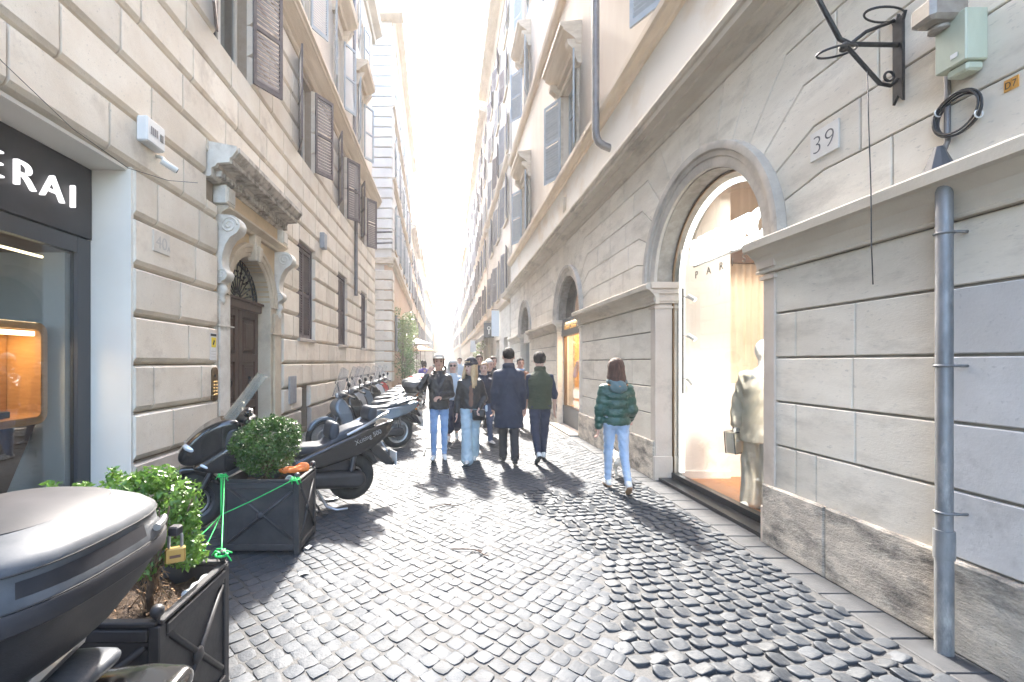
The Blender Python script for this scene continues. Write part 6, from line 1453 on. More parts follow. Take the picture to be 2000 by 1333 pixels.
def maxi_scooter(label, loc, rz):
    E = empty('maxi_scooter', loc, label, 'scooter', None, rz)
    wheel(E, .79, .282, .282, .12, 'alloy_dark', 5); wheel(E, -.79, .315, .272, .15, 'alloy_dark', 5)
    X = lambda s: s - .79
    nose = [(1.735, .70), (1.70, .82), (1.56, .97), (1.42, 1.06), (1.24, 1.10), (1.16, 1.0), (1.20, .86), (1.36, .74), (1.52, .66), (1.66, .64)]
    nw = lambda x, z: .05 + .20 * np.clip((X(1.78) - x) / .42, 0, 1) ** .55
    put('front_fairing', panel(smooth_poly([(X(a), b) for a, b in nose], 2), nw, .05), 'paint_black', E)
    cheek = [(1.50, .70), (1.30, .84), (1.10, .92), (1.02, .86), (1.12, .66), (1.30, .56), (1.52, .58), (1.62, .63)]
    put('lower_fairing', panel(smooth_poly([(X(a), b) for a, b in cheek], 2), lambda x, z: .12 + .15 * np.clip((X(1.72) - x) / .4, 0, 1) ** .6, .04), 'paint_black', E)
    for s in (-1, 1):
        S = Sdf(.009); S.ell((X(1.585), s * .125, .80), (.105, .055, .045), .02, 1, np.array(((.88, .0, -.47), (0, 1, 0), (.47, 0, .88)))); S.ell((X(1.50), s * .165, .87), (.09, .035, .028), .03, 1, np.array(((.80, 0, -.6), (0, 1, 0), (.6, 0, .80)))); put('headlight', S.mesh(), 'lens_clear', E)
        S = Sdf(.009); S.ell((X(1.44), s * .205, .62), (.11, .03, .028), .02, 1, np.array(((.90, 0, -.43), (0, 1, 0), (.43, 0, .90)))); put('indicator', S.mesh(), 'lens_clear', E)
        b = MB(); b.tube([(X(1.42), s * .105, .60), (X(1.585), s * .105, .29)], [.030, .024], 10); putb('fork_leg', b, 'alloy_dark', E, True)
    fend = [(1.93, .44), (1.86, .54), (1.72, .63), (1.54, .62), (1.38, .50), (1.34, .40), (1.42, .44), (1.55, .55), (1.68, .555), (1.80, .49), (1.86, .42)]
    put('front_fender', panel(smooth_poly([(X(a), b) for a, b in fend], 1), .085, .02), 'paint_black', E)
    shield = [(1.36, .98), (1.20, 1.04), (1.08, .86), (1.02, .52), (.96, .34), (1.08, .25), (1.28, .34), (1.34, .60)]
    put('leg_shield', panel(smooth_poly([(X(a), b) for a, b in shield], 2), .255, .05), 'plastic_black', E)
    tun = [(1.10, .62), (.82, .64), (.55, .60), (.40, .34), (.55, .24), (1.08, .24)]
    put('floor_tunnel', panel(smooth_poly([(X(a), b) for a, b in tun], 2), .235, .05), 'plastic_black', E)
    tail = [(.95, .50), (.60, .63), (.20, .77), (-.20, .90), (-.47, .965), (-.49, .93), (-.42, .80), (-.26, .68), (.05, .57), (.50, .47), (.80, .42)]
    tw = lambda x, z: .13 + .105 * np.clip((x - X(-.55)) / .55, 0, 1) ** .7
    put('side_panel', panel(smooth_poly([(X(a), b) for a, b in tail], 1), tw, .035), 'paint_black', E)
    seat = [(.88, .63), (.80, .72), (.55, .745), (.34, .735), (.26, .80), (.14, .89), (-.10, .945), (-.24, .97), (-.28, .93), (-.10, .84), (.20, .70), (.5, .62)]
    put('seat', panel(smooth_poly([(X(a), b) for a, b in seat], 2), lambda x, z: .165 - .05 * np.clip((x - X(.5)) / .4, 0, 1), .045), 'seat_vinyl', E)
    for s0, z0, hh, nm in ((.245, .78, .20, 'rider_backrest'), (-.20, .965, .17, 'passenger_backrest')):
        bp = [(s0 + .06, z0), (s0 + .03, z0 + hh * .9), (s0 - .03, z0 + hh), (s0 - .08, z0 + hh * .8), (s0 - .06, z0 - .01)]
        put(nm, panel(smooth_poly([(X(a), b) for a, b in bp], 2), .165, .04), 'seat_vinyl', E)
    b = MB()
    for s in (-1, 1): b.tube([(X(.10), s * .19, .83), (X(-.10), s * .205, .92), (X(-.32), s * .19, 1.03), (X(-.42), s * .12, 1.05)], .017, 8)
    b.tube([(X(-.42), -.12, 1.05), (X(-.44), 0, 1.05), (X(-.42), .12, 1.05)], .017, 8); putb('grab_rail', b, 'alloy', E, True)
    S = Sdf(.009); S.ell((X(-.47), 0, .90), (.025, .10, .045), .02); put('tail_light', S.mesh(), 'lens_red', E)
    plate = [(-.20, .70), (-.32, .66), (-.52, .44), (-.50, .40), (-.40, .42), (-.22, .58)]
    put('plate_bracket', panel([(X(a), b) for a, b in plate], .09, .012), 'plastic_black', E)
    b = MB(); b.box(X(-.535), X(-.525), -.10, .10, .40, .56); o_ = putb('number_plate', b, 'paint_white', E)
    S = Sdf(.011); S.cone((X(-.02), .15, .315), (X(.45), .15, .36), .10, .095, .03); S.cone((X(.0), .17, .315), (X(.16), .18, .33), .085, .06, .02); S.fn(lambda P: .235 - P[..., 1], (-2, -2, -2), (2, 2, 2), .001, -1); put('transmission_cover', S.mesh(), 'plastic_black', E)
    eng = [(.62, .28), (.30, .24), (.10, .30), (-.06, .40), (.05, .56), (.40, .60), (.62, .50)]; put('engine', panel(smooth_poly([(X(a), b) for a, b in eng], 1), .12, .03), 'alloy_dark', E)
    rf = [(.16, .60), (-.04, .66), (-.22, .60), (-.30, .46), (-.26, .44), (-.18, .54), (-.04, .60), (.14, .54)]; put('rear_fender', panel([(X(a), b) for a, b in rf], .10, .015), 'plastic_black', E)
    b = MB(); b.tube([(X(.4), -.15, .28), (X(.2), -.20, .30), (X(-.2), -.22, .38), (X(-.35), -.22, .42)], [.03, .05, .06, .055], 12); putb('exhaust', b, 'alloy_dark', E, True)
    for s in (-1, 1): b = MB(); b.tube([(X(.06), s * .20, .42), (X(.02), s * .19, .62)], .028, 10); putb('shock_absorber', b, 'alloy_dark', E, True)
    b = MB()
    for s in (-1, 1): b.tube([(X(.42), s * .11, .24), (X(.32), s * .14, .05), (X(.22), s * .19, .012), (X(.10), s * .20, .012)], .015, 7)
    b.tube([(X(.36), -.13, .12), (X(.36), .13, .12)], .012, 6); putb('centre_stand', b, 'steel', E, True)
    b = MB(); b.tube([(X(.52), .12, .24), (X(.40), .26, .02), (X(.36), .29, .012)], .011, 6); putb('side_stand', b, 'plastic_black', E, True)
    b = MB()
    b.tube([(X(1.08), -.36, 1.02), (X(1.12), -.20, 1.05), (X(1.16), 0, 1.03), (X(1.12), .20, 1.05), (X(1.08), .36, 1.02)], .014, 8)
    for s in (-1, 1): b.tube([(X(1.10), s * .24, 1.035), (X(1.075), s * .38, 1.015)], .022, 10); b.tube([(X(1.13), s * .26, 1.03), (X(1.14), s * .40, 1.0)], .006, 5)
    putb('handlebar', b, 'plastic_black', E, True)
    S = Sdf(.011); S.ell((X(1.12), 0, 1.07), (.10, .19, .05), .03); S.cone((X(1.12), -.24, 1.05), (X(1.12), .24, 1.05), .04, .04, .03); put('handlebar_cover', S.mesh(), 'plastic_black', E)
    for s in (-1, 1): mirror(E, (X(1.12), s * .26, 1.06), (X(1.14), s * .43, 1.17), (.095, .045, .05))
    b = MB(); nn, mm = 14, 10; th = .006
    def sc_(u, v, o=0):
        w_ = .215 - .075 * v ** 1.5; y = (u * 2 - 1) * w_; bow = .10 * (1 - (u * 2 - 1) ** 2); return (X(1.40) - .40 * v - .10 + bow + o, y, .98 + .54 * v - .05 * (u * 2 - 1) ** 2 * (v > .9) + .02 * v)
    V0 = [sc_(i / nn, j / mm) for j in range(mm + 1) for i in range(nn + 1)]; V1 = [sc_(i / nn, j / mm, th) for j in range(mm + 1) for i in range(nn + 1)]; k_ = nn + 1
    b.add(V0, [(j * k_ + i, (j + 1) * k_ + i, (j + 1) * k_ + i + 1, j * k_ + i + 1) for j in range(mm) for i in range(nn)]); b.add(V1, [(j * k_ + i, j * k_ + i + 1, (j + 1) * k_ + i + 1, (j + 1) * k_ + i) for j in range(mm) for i in range(nn)]); putb('windscreen', b, 'screen_tint', E, True)
    t_ = text_mesh('lettering', 'Xciting 500', .075, 'paint_silver', (0, 0, 0), (-.93, -.13, .31), (.31, 0, .93), None, ext=.002); t_.parent = E; t_.location = (X(.02), .243, .715)
    tw_ = t_.data; 
    return E
def scooter(label, loc, rz, paint='paint_bluegrey', case=True, screen=True, group='scooters parked along the left wall'):
    E = empty('scooter', loc, label, 'scooter', group, rz)
    wheel(E, .72, .33, .33, .105, 'alloy', 6); wheel(E, -.66, .325, .325, .12, 'alloy', 6)
    X = lambda s: s - .66
    H_ = .0135
    front = [(1.20, .98), (1.10, 1.02), (1.00, .90), (.92, .62), (.86, .36), (.95, .30), (1.06, .40), (1.16, .66), (1.27, .84)]
    put('leg_shield', panel(smooth_poly([(X(a), b) for a, b in front], 2), lambda x, z: .23 - .10 * np.clip((z - .75) / .3, 0, 1), .05, H_), paint, E)
    inner = [(1.02, .88), (.94, .86), (.86, .55), (.82, .34), (.90, .34)]
    put('inner_shield', panel(smooth_poly([(X(a), b) for a, b in inner], 1), .18, .03, H_), 'plastic_black', E)
    fl_ = [(.98, .40), (.55, .38), (.45, .26), (.95, .24)]; put('floorboard', panel(smooth_poly([(X(a), b) for a, b in fl_], 1), .20, .03, H_), 'plastic_black', E)
    body = [(.62, .72), (.30, .78), (-.05, .82), (-.40, .90), (-.44, .85), (-.30, .70), (.0, .62), (.35, .52), (.52, .36), (.60, .40)]
    put('rear_body', panel(smooth_poly([(X(a), b) for a, b in body], 1), lambda x, z: .10 + .09 * np.clip((x - X(-.5)) / .5, 0, 1), .035, H_), paint, E)
    st = [(.66, .74), (.60, .82), (.40, .83), (.22, .83), (.14, .88), (-.15, .92), (-.24, .91), (-.20, .86), (.1, .79), (.5, .72)]
    put('seat', panel(smooth_poly([(X(a), b) for a, b in st], 2), .145, .04, H_), 'seat_vinyl', E)
    ff = [(1.70, .46), (1.60, .62), (1.40, .71), (1.22, .66), (1.10, .50), (1.12, .46), (1.26, .60), (1.40, .645), (1.54, .58), (1.63, .45)]; put('front_fender', panel(smooth_poly([(X(a), b) for a, b in ff], 1), .07, .02, H_), paint, E)
    rf = [(.14, .62), (-.04, .72), (-.24, .66), (-.40, .48), (-.38, .45), (-.22, .58), (-.04, .66), (.12, .57)]; put('rear_fender', panel([(X(a), b) for a, b in rf], .075, .015, H_), 'plastic_black', E)
    S = Sdf(.014); S.cone((X(.0), .14, .33), (X(.42), .14, .34), .085, .075, .03); S.fn(lambda P: .21 - P[..., 1], (-2, -2, -2), (2, 2, 2), .001, -1); put('transmission_cover', S.mesh(), 'plastic_black', E)
    b = MB(); b.tube([(X(.4), -.12, .28), (X(.15), -.17, .30), (X(-.2), -.19, .36), (X(-.32), -.19, .40)], [.025, .045, .055, .05], 10); putb('exhaust', b, 'alloy_dark', E, True)
    for s in (-1, 1):
        b = MB(); b.tube([(X(1.16), s * .09, .70), (X(1.38), s * .09, .33)], .024, 8); putb('fork_leg', b, 'alloy_dark', E, True)
        b = MB(); b.tube([(X(.02), s * .16, .36), (X(.0), s * .15, .66)], .026, 8); putb('shock_absorber', b, 'alloy_dark', E, True)
        mirror(E, (X(1.04), s * .25, 1.08), (X(1.06), s * .36, 1.26), (.07, .025, .05), 'plastic_black')
    b = MB(); b.tube([(X(.96), -.34, 1.02), (X(1.02), -.18, 1.06), (X(1.05), 0, 1.03), (X(1.02), .18, 1.06), (X(.96), .34, 1.02)], .016, 8)
    for s in (-1, 1): b.tube([(X(1.0), s * .22, 1.04), (X(.955), s * .36, 1.015)], .022, 8)
    putb('handlebar', b, 'plastic_black', E, True)
    S = Sdf(H_); S.ell((X(1.07), 0, 1.06), (.10, .17, .065), .03); put('handlebar_cover', S.mesh(), 'plastic_black', E)
    S = Sdf(.010); S.ell((X(1.165), 0, 1.05), (.03, .07, .05), .01); put('headlight', S.mesh(), 'lens_clear', E)
    for y in (-.06, .06): b = MB(); b.lathe([(.001, 1.115), (.045, 1.115), (.048, 1.13), (.04, 1.135)], (X(1.02), y, 0), n=16); putb('gauge', b, 'alloy', E, True)
    S = Sdf(.010); S.ell((X(-.42), 0, .80), (.02, .09, .035), .02); put('tail_light', S.mesh(), 'lens_red', E)
    for s in (-1, 1): S = Sdf(.010); S.ell((X(-.36), s * .11, .74), (.03, .03, .022), .01); put('indicator', S.mesh(), 'lens_amber', E)
    pl = [(-.28, .66), (-.38, .62), (-.50, .44), (-.46, .43), (-.30, .58)]; put('plate_bracket', panel([(X(a), b) for a, b in pl], .08, .01, H_), 'plastic_black', E)
    b = MB(); b.box(X(-.525), X(-.515), -.10, .10, .38, .54); putb('number_plate', b, 'paint_white', E)
    b = MB()
    for s in (-1, 1): b.tube([(X(.05), s * .14, .86), (X(-.20), s * .15, .93), (X(-.36), s * .11, .95)], .013, 7)
    b.tube([(X(-.36), -.11, .95), (X(-.36), .11, .95)], .013, 7); putb('grab_rail', b, 'alloy', E, True)
    b = MB(); b.tube([(X(.40), .10, .24), (X(.30), .26, .015)], .011, 6); b.tube([(X(.40), -.05, .26), (X(.40), .12, .24)], .011, 6); putb('side_stand', b, 'steel', E, True)
    if screen:
        b = MB(); nn, mm = 12, 9
        def sc_(u, v, o=0):
            w_ = .24 * (1 - .55 * abs(v - .35) ** 2.2); y = (u * 2 - 1) * w_; return (X(1.16) - .16 * v + .07 * (1 - (u * 2 - 1) ** 2) + o, y, 1.06 + .50 * v - .06 * (u * 2 - 1) ** 2)
        V0 = [sc_(i / nn, j / mm) for j in range(mm + 1) for i in range(nn + 1)]; V1 = [sc_(i / nn, j / mm, .005) for j in range(mm + 1) for i in range(nn + 1)]; k_ = nn + 1
        b.add(V0, [(j * k_ + i, (j + 1) * k_ + i, (j + 1) * k_ + i + 1, j * k_ + i + 1) for j in range(mm) for i in range(nn)]); b.add(V1, [(j * k_ + i, j * k_ + i + 1, (j + 1) * k_ + i + 1, (j + 1) * k_ + i) for j in range(mm) for i in range(nn)]); putb('windscreen', b, 'screen_clear', E, True)
    if case: topcase(E, X(-.34), .965)
    return E
HEAD = math.atan2(-.496, -.868)
maxi_scooter('large black scooter with tinted windscreen on its stand behind the second planter', (-1.82, 4.70, .004), HEAD)
SB = scooter('blue-grey scooter with alloy wheels next to the black scooter, no rear case', (-1.55, 8.02, .004), HEAD + .02, case=False)
SCs = scooter('dark scooter with grey rear case and red reflector beyond the blue-grey one', (-1.62, 9.25, .004), HEAD + .05, 'paint_black')
for (x, y), dr_, sw, lab in (((-1.75, 10.35), .10, {'paint_black': 'paint_silver'}, 'silver scooter with rear case in the middle of the parked row'), ((-1.78, 11.5), .02, {'paint_black': 'paint_bluegrey', 'case_grey': 'paint_white'}, 'scooter with white rear case lid further along the parked row'),
        ((-1.8, 12.7), .12, {'case_grey': 'paint_red'}, 'black scooter with red rear case lid in the parked row'), ((-1.85, 14.0), .05, {'paint_black': 'paint_white', 'case_grey': 'paint_white'}, 'white scooter near the far end of the parked row'), ((-1.9, 15.4), .0, {'paint_black': 'paint_red'}, 'red scooter at the far end of the parked row')):
    c = copy_obj(SCs, None, (x, y, .004), HEAD + dr_, sw); c['label'] = lab
# ---- foreground scooter: its big grey case, rack and tail reach into the picture
FG = copy_obj(SB, None, (-1.68, 1.06, .004), PI + .06, {'paint_bluegrey': 'paint_black'}); FG['label'] = 'foreground scooter with a large grey rear case and a brass padlock'; FG['group'] = 'scooters parked along the left wall'
for ch in list(FG.children):
    if ch.name.startswith(('windscreen', 'mirror', 'grab_rail')):
        for g_ in list(ch.children): bpy.data.objects.remove(g_)
        bpy.data.objects.remove(ch)
FG.location = (-1.72, 1.0, .004); FG.rotation_euler = (0, 0, PI); 
def wput(name, b, m, smooth=True):
    """mesh given in world axes, parented under the foreground scooter"""
    o = putb(name, b, m, FG, smooth); o.matrix_parent_inverse = Matrix.LocRotScale(FG.location, FG.rotation_euler, None).inverted(); return o
CX, CY = -1.035, 1.035
def cring(s, z, e=3.0, dx=0.0, fw=1.0): return [(CX + dx + .262 * s * fw * math.copysign(abs(math.cos(t)) ** (2 / e), math.cos(t)), CY + .30 * s * math.copysign(abs(math.sin(t)) ** (2 / e), math.sin(t)), z) for t in np.linspace(0, 2 * PI, 57)[:-1]]
b = MB(); b.loft([cring(s, z, 3.0, dx) for s, z, dx in ((.55, .945, -.05), (.62, .95, -.045), (.72, .985, -.035), (.86, 1.06, -.016), (.955, 1.125, -.004), (.97, 1.135, 0))]); fc = wput('case_shell', b, 'case_dark', 35)
b = MB(); b.loft([cring(s, z) for s, z in ((.975, 1.132), (1.0, 1.138), (1.008, 1.15), (1.008, 1.172), (.998, 1.178))]); wput('case_rim', b, 'lid_dark', 30)
LR = [(.985, 1.179, 3.0), (.985, 1.186, 3.0), (.945, 1.205, 2.9), (.925, 1.232, 2.9), (.93, 1.250, 2.9), (.86, 1.268, 2.8), (.74, 1.285, 2.7), (.58, 1.299, 2.6), (.38, 1.308, 2.5), (.15, 1.312, 2.5)]
b = MB(); b.loft([cring(s, z, e) for s, z, e in LR]); wput('case_lid', b, 'case_grey', 60)
b = MB(); b.loft([cring(s, z, 2.6, -.01, .96) for s, z in ((.66, 1.285), (.655, 1.298), (.58, 1.305), (.40, 1.3145), (.15, 1.318))]); wput('lid_panel', b, 'lid_dark', 60)
for zz, ss in ((1.180, .988), (1.243, .930)):
    b = MB(); b.tube(cring(ss, zz, 2.95), .0022, 5, True); wput('lid_seam', b, 'ink_black')
b = MB(); R_ = cring(.992, 1.205, 2.9); b.tube([R_[i] for i in (3, 4, 5, 6)], .010, 8); wput('lid_badge', b, 'steel')
b = MB(); R0, R1, R2, R3 = cring(.966, 1.194, 2.9), cring(.938, 1.228, 2.9), cring(.94, 1.194, 2.9), cring(.91, 1.228, 2.9); ii = [50, 51, 52, 53, 54, 55, 0, 1, 2]; b.add([R0[i] for i in ii] + [R1[i] for i in ii], [(i, i + 1, i + 10, i + 9) for i in range(8)]); b.add([R2[i] for i in ii] + [R3[i] for i in ii], [(i, i + 9, i + 10, i + 1) for i in range(8)]); wput('case_reflector', b, 'lid_dark')
b = MB(); b.box(-.82, -.79, 1.27, 1.30, 1.14, 1.168, 0, .004); wput('hasp', b, 'lid_dark')
b = MB(); b.tube([(-.98, .80, .90), (-.93, .95, .935), (-.94, 1.10, .955), (-1.0, 1.22, .965)], [.012, .022, .024, .012], 8); wput('rack_bar', b, 'steel')
S = Sdf(.008); S.cone((-1.12, .93, .865), (-1.00, .99, .878), .026, .022, .02); S.ell((-1.06, .96, .875), (.085, .05, .022), .02); o_ = put('rack_handle', S.mesh(), 'paint_silver', FG); o_.matrix_parent_inverse = Matrix.LocRotScale(FG.location, FG.rotation_euler, None).inverted()
pk = empty('padlock', (-.805, 1.285, 1.082), 'brass padlock hanging from the corner of the foreground case', 'padlock', None, .5)
b = MB(); b.box(-.026, .026, -.010, .010, -.022, .022, 0, .004); putb('lock_body', b, 'brass', pk)
b = MB(); b.tube([(-.016, 0, .02), (-.016, 0, .052)] + [(-.016 * math.cos(t), 0, .052 + .016 * math.sin(t)) for t in np.linspace(.3, PI - .3, 6)] + [(.016, 0, .052), (.016, 0, .02)], .0045, 8); putb('shackle', b, 'steel', pk, True)
b = MB(); b.box(-.014, .014, -.0112, -.0102, -.006, .002); putb('stamp', b, 'cloth_brown', pk)
# ---------------------------------------------------------------- things fixed to the walls
mat('plastic_white', (0.72, 0.72, 0.70), 0.45); mat('box_green', (0.52, 0.56, 0.44), 0.5, col2=(0.44, 0.47, 0.36), nscale=6, nstretch=(1, 1, .3)); mat('cable_black', (0.02, 0.02, 0.022), 0.5); mat('lamp_housing', (0.40, 0.37, 0.33), 0.5, metal=0.4, col2=(0.25, 0.22, 0.19), nscale=8)
mat('sign_yellow', (0.75, 0.58, 0.03), 0.5); mat('tile_orange', (0.62, 0.30, 0.05), 0.5); mat('brass_old', (0.16, 0.11, 0.06), 0.4, metal=0.7); mat('panel_grey', (0.33, 0.34, 0.35), 0.6, col2=(0.26, 0.27, 0.28), nscale=9)
def thing(name, label, cat_, loc, group=None): return empty(name, tuple(loc), label, cat_, group)
# left wall ------------------------------------------------------
t = thing('alarm_box', 'white alarm box with a small camera on the left stone wall', 'alarm box', LW.pt(4.75, .1, 4.1))
b = MB(LW); b.box(4.60, 4.90, .10, .22, 4.00, 4.27, 0, .015); bx = b.build('casing', 'plastic_white', t)
b = MB(LW); [b.box(4.66 + i * .03, 4.68 + i * .03, .221, .224, 4.10, 4.18) for i in range(4)]; b.build('grille_slot', 'shutter_grey', bx)
b = MB(LW); b.box(4.81, 4.86, .221, .226, 4.09, 4.17, 0, .002); b.build('lamp_window', 'frame_grey', bx)
t = thing('security_camera', 'white bullet security camera under the alarm box', 'camera', LW.pt(4.98, .2, 3.9))
b = MB(LW); b.tube([(4.92, .10, 3.98), (4.92, .17, 3.96), (4.95, .20, 3.92)], .02, 8); b.build('bracket', 'plastic_white', t, True)
b = MB(LW); b.tube([(4.90, .17, 3.92), (5.02, .27, 3.86)], .036, 14); cm = b.build('camera_body', 'plastic_white', t, 40)
b = MB(LW); b.tube([(5.021, .271, 3.8595), (5.026, .275, 3.857)], .028, 14); b.build('lens', 'ink_black', cm, True)
t = thing('house_number_plate', 'white marble house number plate on the left wall', 'number plate', LW.pt(5.05, .1, 3.05))
b = MB(LW); b.box(4.86, 5.15, .095, .112, 2.90, 3.14, 0, .003); mat('plaque_stone', (0.66, 0.61, 0.53), 0.6, col2=(0.60, 0.55, 0.47), nscale=8); b.build('plate', 'plaque_stone', t)
mat('ink_faded', (0.50, 0.47, 0.43), 0.7)
text_mesh('numeral', '40', .20, 'ink_faded', LW.pt(4.90, .113, 2.95), (0, 1, 0), (0, 0, 1), t, ext=.001); text_mesh('numeral', 'A', .08, 'ink_faded', LW.pt(5.10, .113, 2.95), (0, 1, 0), (0, 0, 1), t, ext=.001)
t = thing('surveillance_notice', 'small white and yellow camera notice beside the portal', 'notice', LW.pt(6.12, .1, 1.9))
b = MB(LW); b.box(6.03, 6.20, .095, .105, 1.68, 2.06); b.build('sheet', 'plaque_white', t)
b = MB(LW); b.box(6.06, 6.18, .1055, .1065, 1.86, 2.00); b.build('yellow_field', 'sign_yellow', t); b = MB(LW); b.box(6.04, 6.19, .1055, .1065, 2.015, 2.05); b.build('header', 'ink_black', t); b = MB(LW); b.prism([(6.09, 1.90), (6.12, 1.89), (6.15, 1.95), (6.12, 1.97)], .1068, .1075); b.build('camera_symbol', 'ink_black', t)
for z in (1.72, 1.76, 1.80): b = MB(LW); b.box(6.055, 6.175, .1055, .1062, z, z + .008); b.build('text_line', 'ink_faded', t)
t = thing('intercom_panel', 'brass intercom panel with rows of buttons left of the portal', 'intercom', LW.pt(6.15, .1, 1.35))
b = MB(LW); b.prism(rrect(6.06, 6.22, 1.10, 1.58, .06), .095, .115, .004); b.build('plate', 'brass_old', t)
for r_ in range(5):
    for c_ in range(2): b = MB(LW); b.box(6.085 + c_ * .065, 6.135 + c_ * .065, .115, .124, 1.18 + r_ * .045, 1.205 + r_ * .045, 0, .003); b.build('button', 'brass', t)
b = MB(LW); [b.lathe([(.02, .115), (.02, .118)], (6.14, 0, 1.46), 'y', 12)]; b.build('speaker', 'ink_black', t)
t = thing('utility_panel', 'grey metal utility cover on the wall right of the portal', 'panel', LW.pt(9.15, .1, 1.0)); b = MB(LW); b.box(9.0, 9.42, .095, .125, .78, 1.36, 0, .006); b.build('cover', 'panel_grey', t)
t = thing('meter_box', 'small grey box fixed above the shuttered ground window', 'box', LW.pt(11.3, .1, 4.9)); b = MB(LW); b.box(11.2, 11.45, .09, .22, 4.60, 5.0, 0, .01); b.build('box', 'panel_grey', t)
t = thing('downpipe', 'dark downpipe on the left palazzo', 'pipe', LW.pt(15.3, .1, 4)); b = MB(LW); b.tube([(15.35, .16, 4.0), (15.35, .16, 8.5)], .06, 12); b.build('lower_pipe', 'pipe_brown', t, 40); b = MB(LW); b.tube([(15.35, .22, 9.1), (15.35, .10, 9.5), (15.35, .10, 16.4)], .06, 12); b.build('upper_pipe', 'pipe_brown', t, 40)
for z in (4.6, 6.2, 7.8): b = MB(LW); b.torus((15.35, .16, z), .062, .012, 'z', 14, 6); b.build('clamp', 'pipe_brown', t, True)
t = thing('wall_cable', 'thin cable sagging across the left stone wall to the portal', 'cable', LW.pt(4.6, .1, 4)); pts_ = [(2.6, .12, 4.12), (3.2, .122, 3.86), (3.8, .122, 3.69), (4.46, .122, 3.64), (5.1, .122, 3.78), (5.7, .12, 4.0)]; b = MB(LW); b.tube(pts_, .0035, 5); b.build('cable', 'cable_black', t, True)
# right wall -----------------------------------------------------
t = thing('drainpipe', 'zinc drainpipe standing against the right wall near the camera', 'pipe', RW.pt(2.465, .1, 1.2))
b = MB(RW); b.tube([(2.465, .09, 0.0), (2.465, .09, .55)], .039, 14); b.build('foot_pipe', 'pipe_zinc', t, 40)
b = MB(RW); b.tube([(2.465, .09, .54), (2.465, .09, .70)], .045, 14); b.build('pipe_joint', 'pipe_zinc', t, 40)
b = MB(RW); b.tube([(2.465, .09, .69), (2.465, .09, 2.62), (2.465, .05, 2.70)], .036, 14); b.build('upright_pipe', 'pipe_zinc', t, 40)
for z in (.80, 1.63, 2.38): b = MB(RW); b.torus((2.465, .09, z), .038, .008, 'z', 16, 6); b.tube([(2.44, .075, z), (2.43, .05, z), (2.43, .0, z)], .009, 6); b.build('clamp', 'pipe_zinc', t, True)
t = thing('upper_downpipe', 'dark downpipe with an elbow high on the right palazzo', 'pipe', RW.pt(7.9, .1, 6)); b = MB(RW); b.tube([(7.85, .235, 18), (7.85, .235, 12), (7.85, .235, 5.85), (7.85, .225, 5.72), (7.85, .18, 5.62), (7.85, .10, 5.56), (7.85, -.05, 5.50)], .065, 12); b.build('pipe', 'pipe_brown', t, 40)
t = thing('house_number_plate', 'white plaque with dark number 39 right of the big arch', 'number plate', RW.pt(3.3, .1, 3.1)); b = MB(RW); b.box(3.22, 3.47, 0, .012, 3.24, 3.46, 0, .002); b.build('plate', 'plaque_white', t); mat('ink_grey', (.10, .10, .11), .6); text_mesh('numeral', '39', .20, 'ink_grey', RW.pt(3.455, .013, 3.285), (0, -1, 0), (0, 0, 1), t, ext=.001, spacing=1.1, offset=-.0045)
# wrought-iron bracket: position found from the photo (plate about x 1758, y 70..190)
U0 = 2465 / (1758 - 875); zf = lambda y, x: 1.65 + (708 - y) * (2465 / (x - 875)) / 850
t = thing('iron_lamp_bracket', 'black wrought-iron bracket with hoops on the right wall', 'bracket', RW.pt(U0, 0, 3.5))
za, zb = zf(190, 1762), zf(48, 1755)
b = MB(RW); b.prism([(U0 - .03, za + .03), (U0 - .03, zb), (U0 - .045, zb + .05), (U0 - .012, zb + .02), (U0, zb + .06), (U0 + .012, zb + .02), (U0 + .045, zb + .05), (U0 + .03, zb), (U0 + .03, za + .03), (U0 + .03, za - .03), (U0, za + .02), (U0 - .03, za - .03)], .0, .018); b.build('wall_plate', 'iron_black', t)
zm = zb - .14
b = MB(RW); b.tube([(U0, .018, zm), (U0 + .02, .30, zm + .02), (U0 + .03, .36, zm + .06), (U0 + .03, .50, zm + .32), (U0 + .03, .56, zm + .55)], .014, 8); b.build('arm', 'iron_black', t, True)
b = MB(RW); b.tube([(U0, .018, za + .12), (U0, .06, za + .08), (U0 + .01, .12, za + .10), (U0 + .02, .32, zm), (U0 + .02, .34, zm + .02)], .012, 8); b.torus((U0, .07, za + .14), .03, .008, 'x', 14, 6); b.build('brace', 'iron_black', t, True)
b = MB(RW); b.torus((0, 0, 0), .12, .008, 'z', 28, 6); q = b; h1 = MB(RW); h1.add([(p[0] * .5 + U0 + .02, p[1] * 1.0 + .08, zb + .07 + p[2] + p[1] * .15) for p in q.v], q.f); h1.build('hoop', 'iron_black', t, True)
h2 = MB(RW); h2.add([(p[0] * .5 + U0 + .03, p[1] * 1.0 + .38, zm - .02 + p[2] - p[1] * .15) for p in q.v], q.f); h2.build('hoop', 'iron_black', t, True)
b = MB(RW); b.tube([(U0 + .02, .02, zb + .03), (U0 + .02, .2, zm + .1), (U0 + .02, .34, zm - .01)], .012, 7); b.ball((U0 + .02, .34, zm), .03, 10); b.build('strut', 'iron_black', t, True)
t = thing('hanging_wire', 'thin loose wire hanging down the right wall below the bracket', 'wire', RW.pt(2.8, .1, 3)); b = MB(RW); b.tube([(U0 + .012, .20, zm - .13), (U0 + .012, .19, 3.2), (U0 + .012, .175, 2.76), (U0 + .012, .172, 2.4), (U0 + .006, .168, 2.15)], .0035, 5); b.build('wire', 'cable_black', t, True)
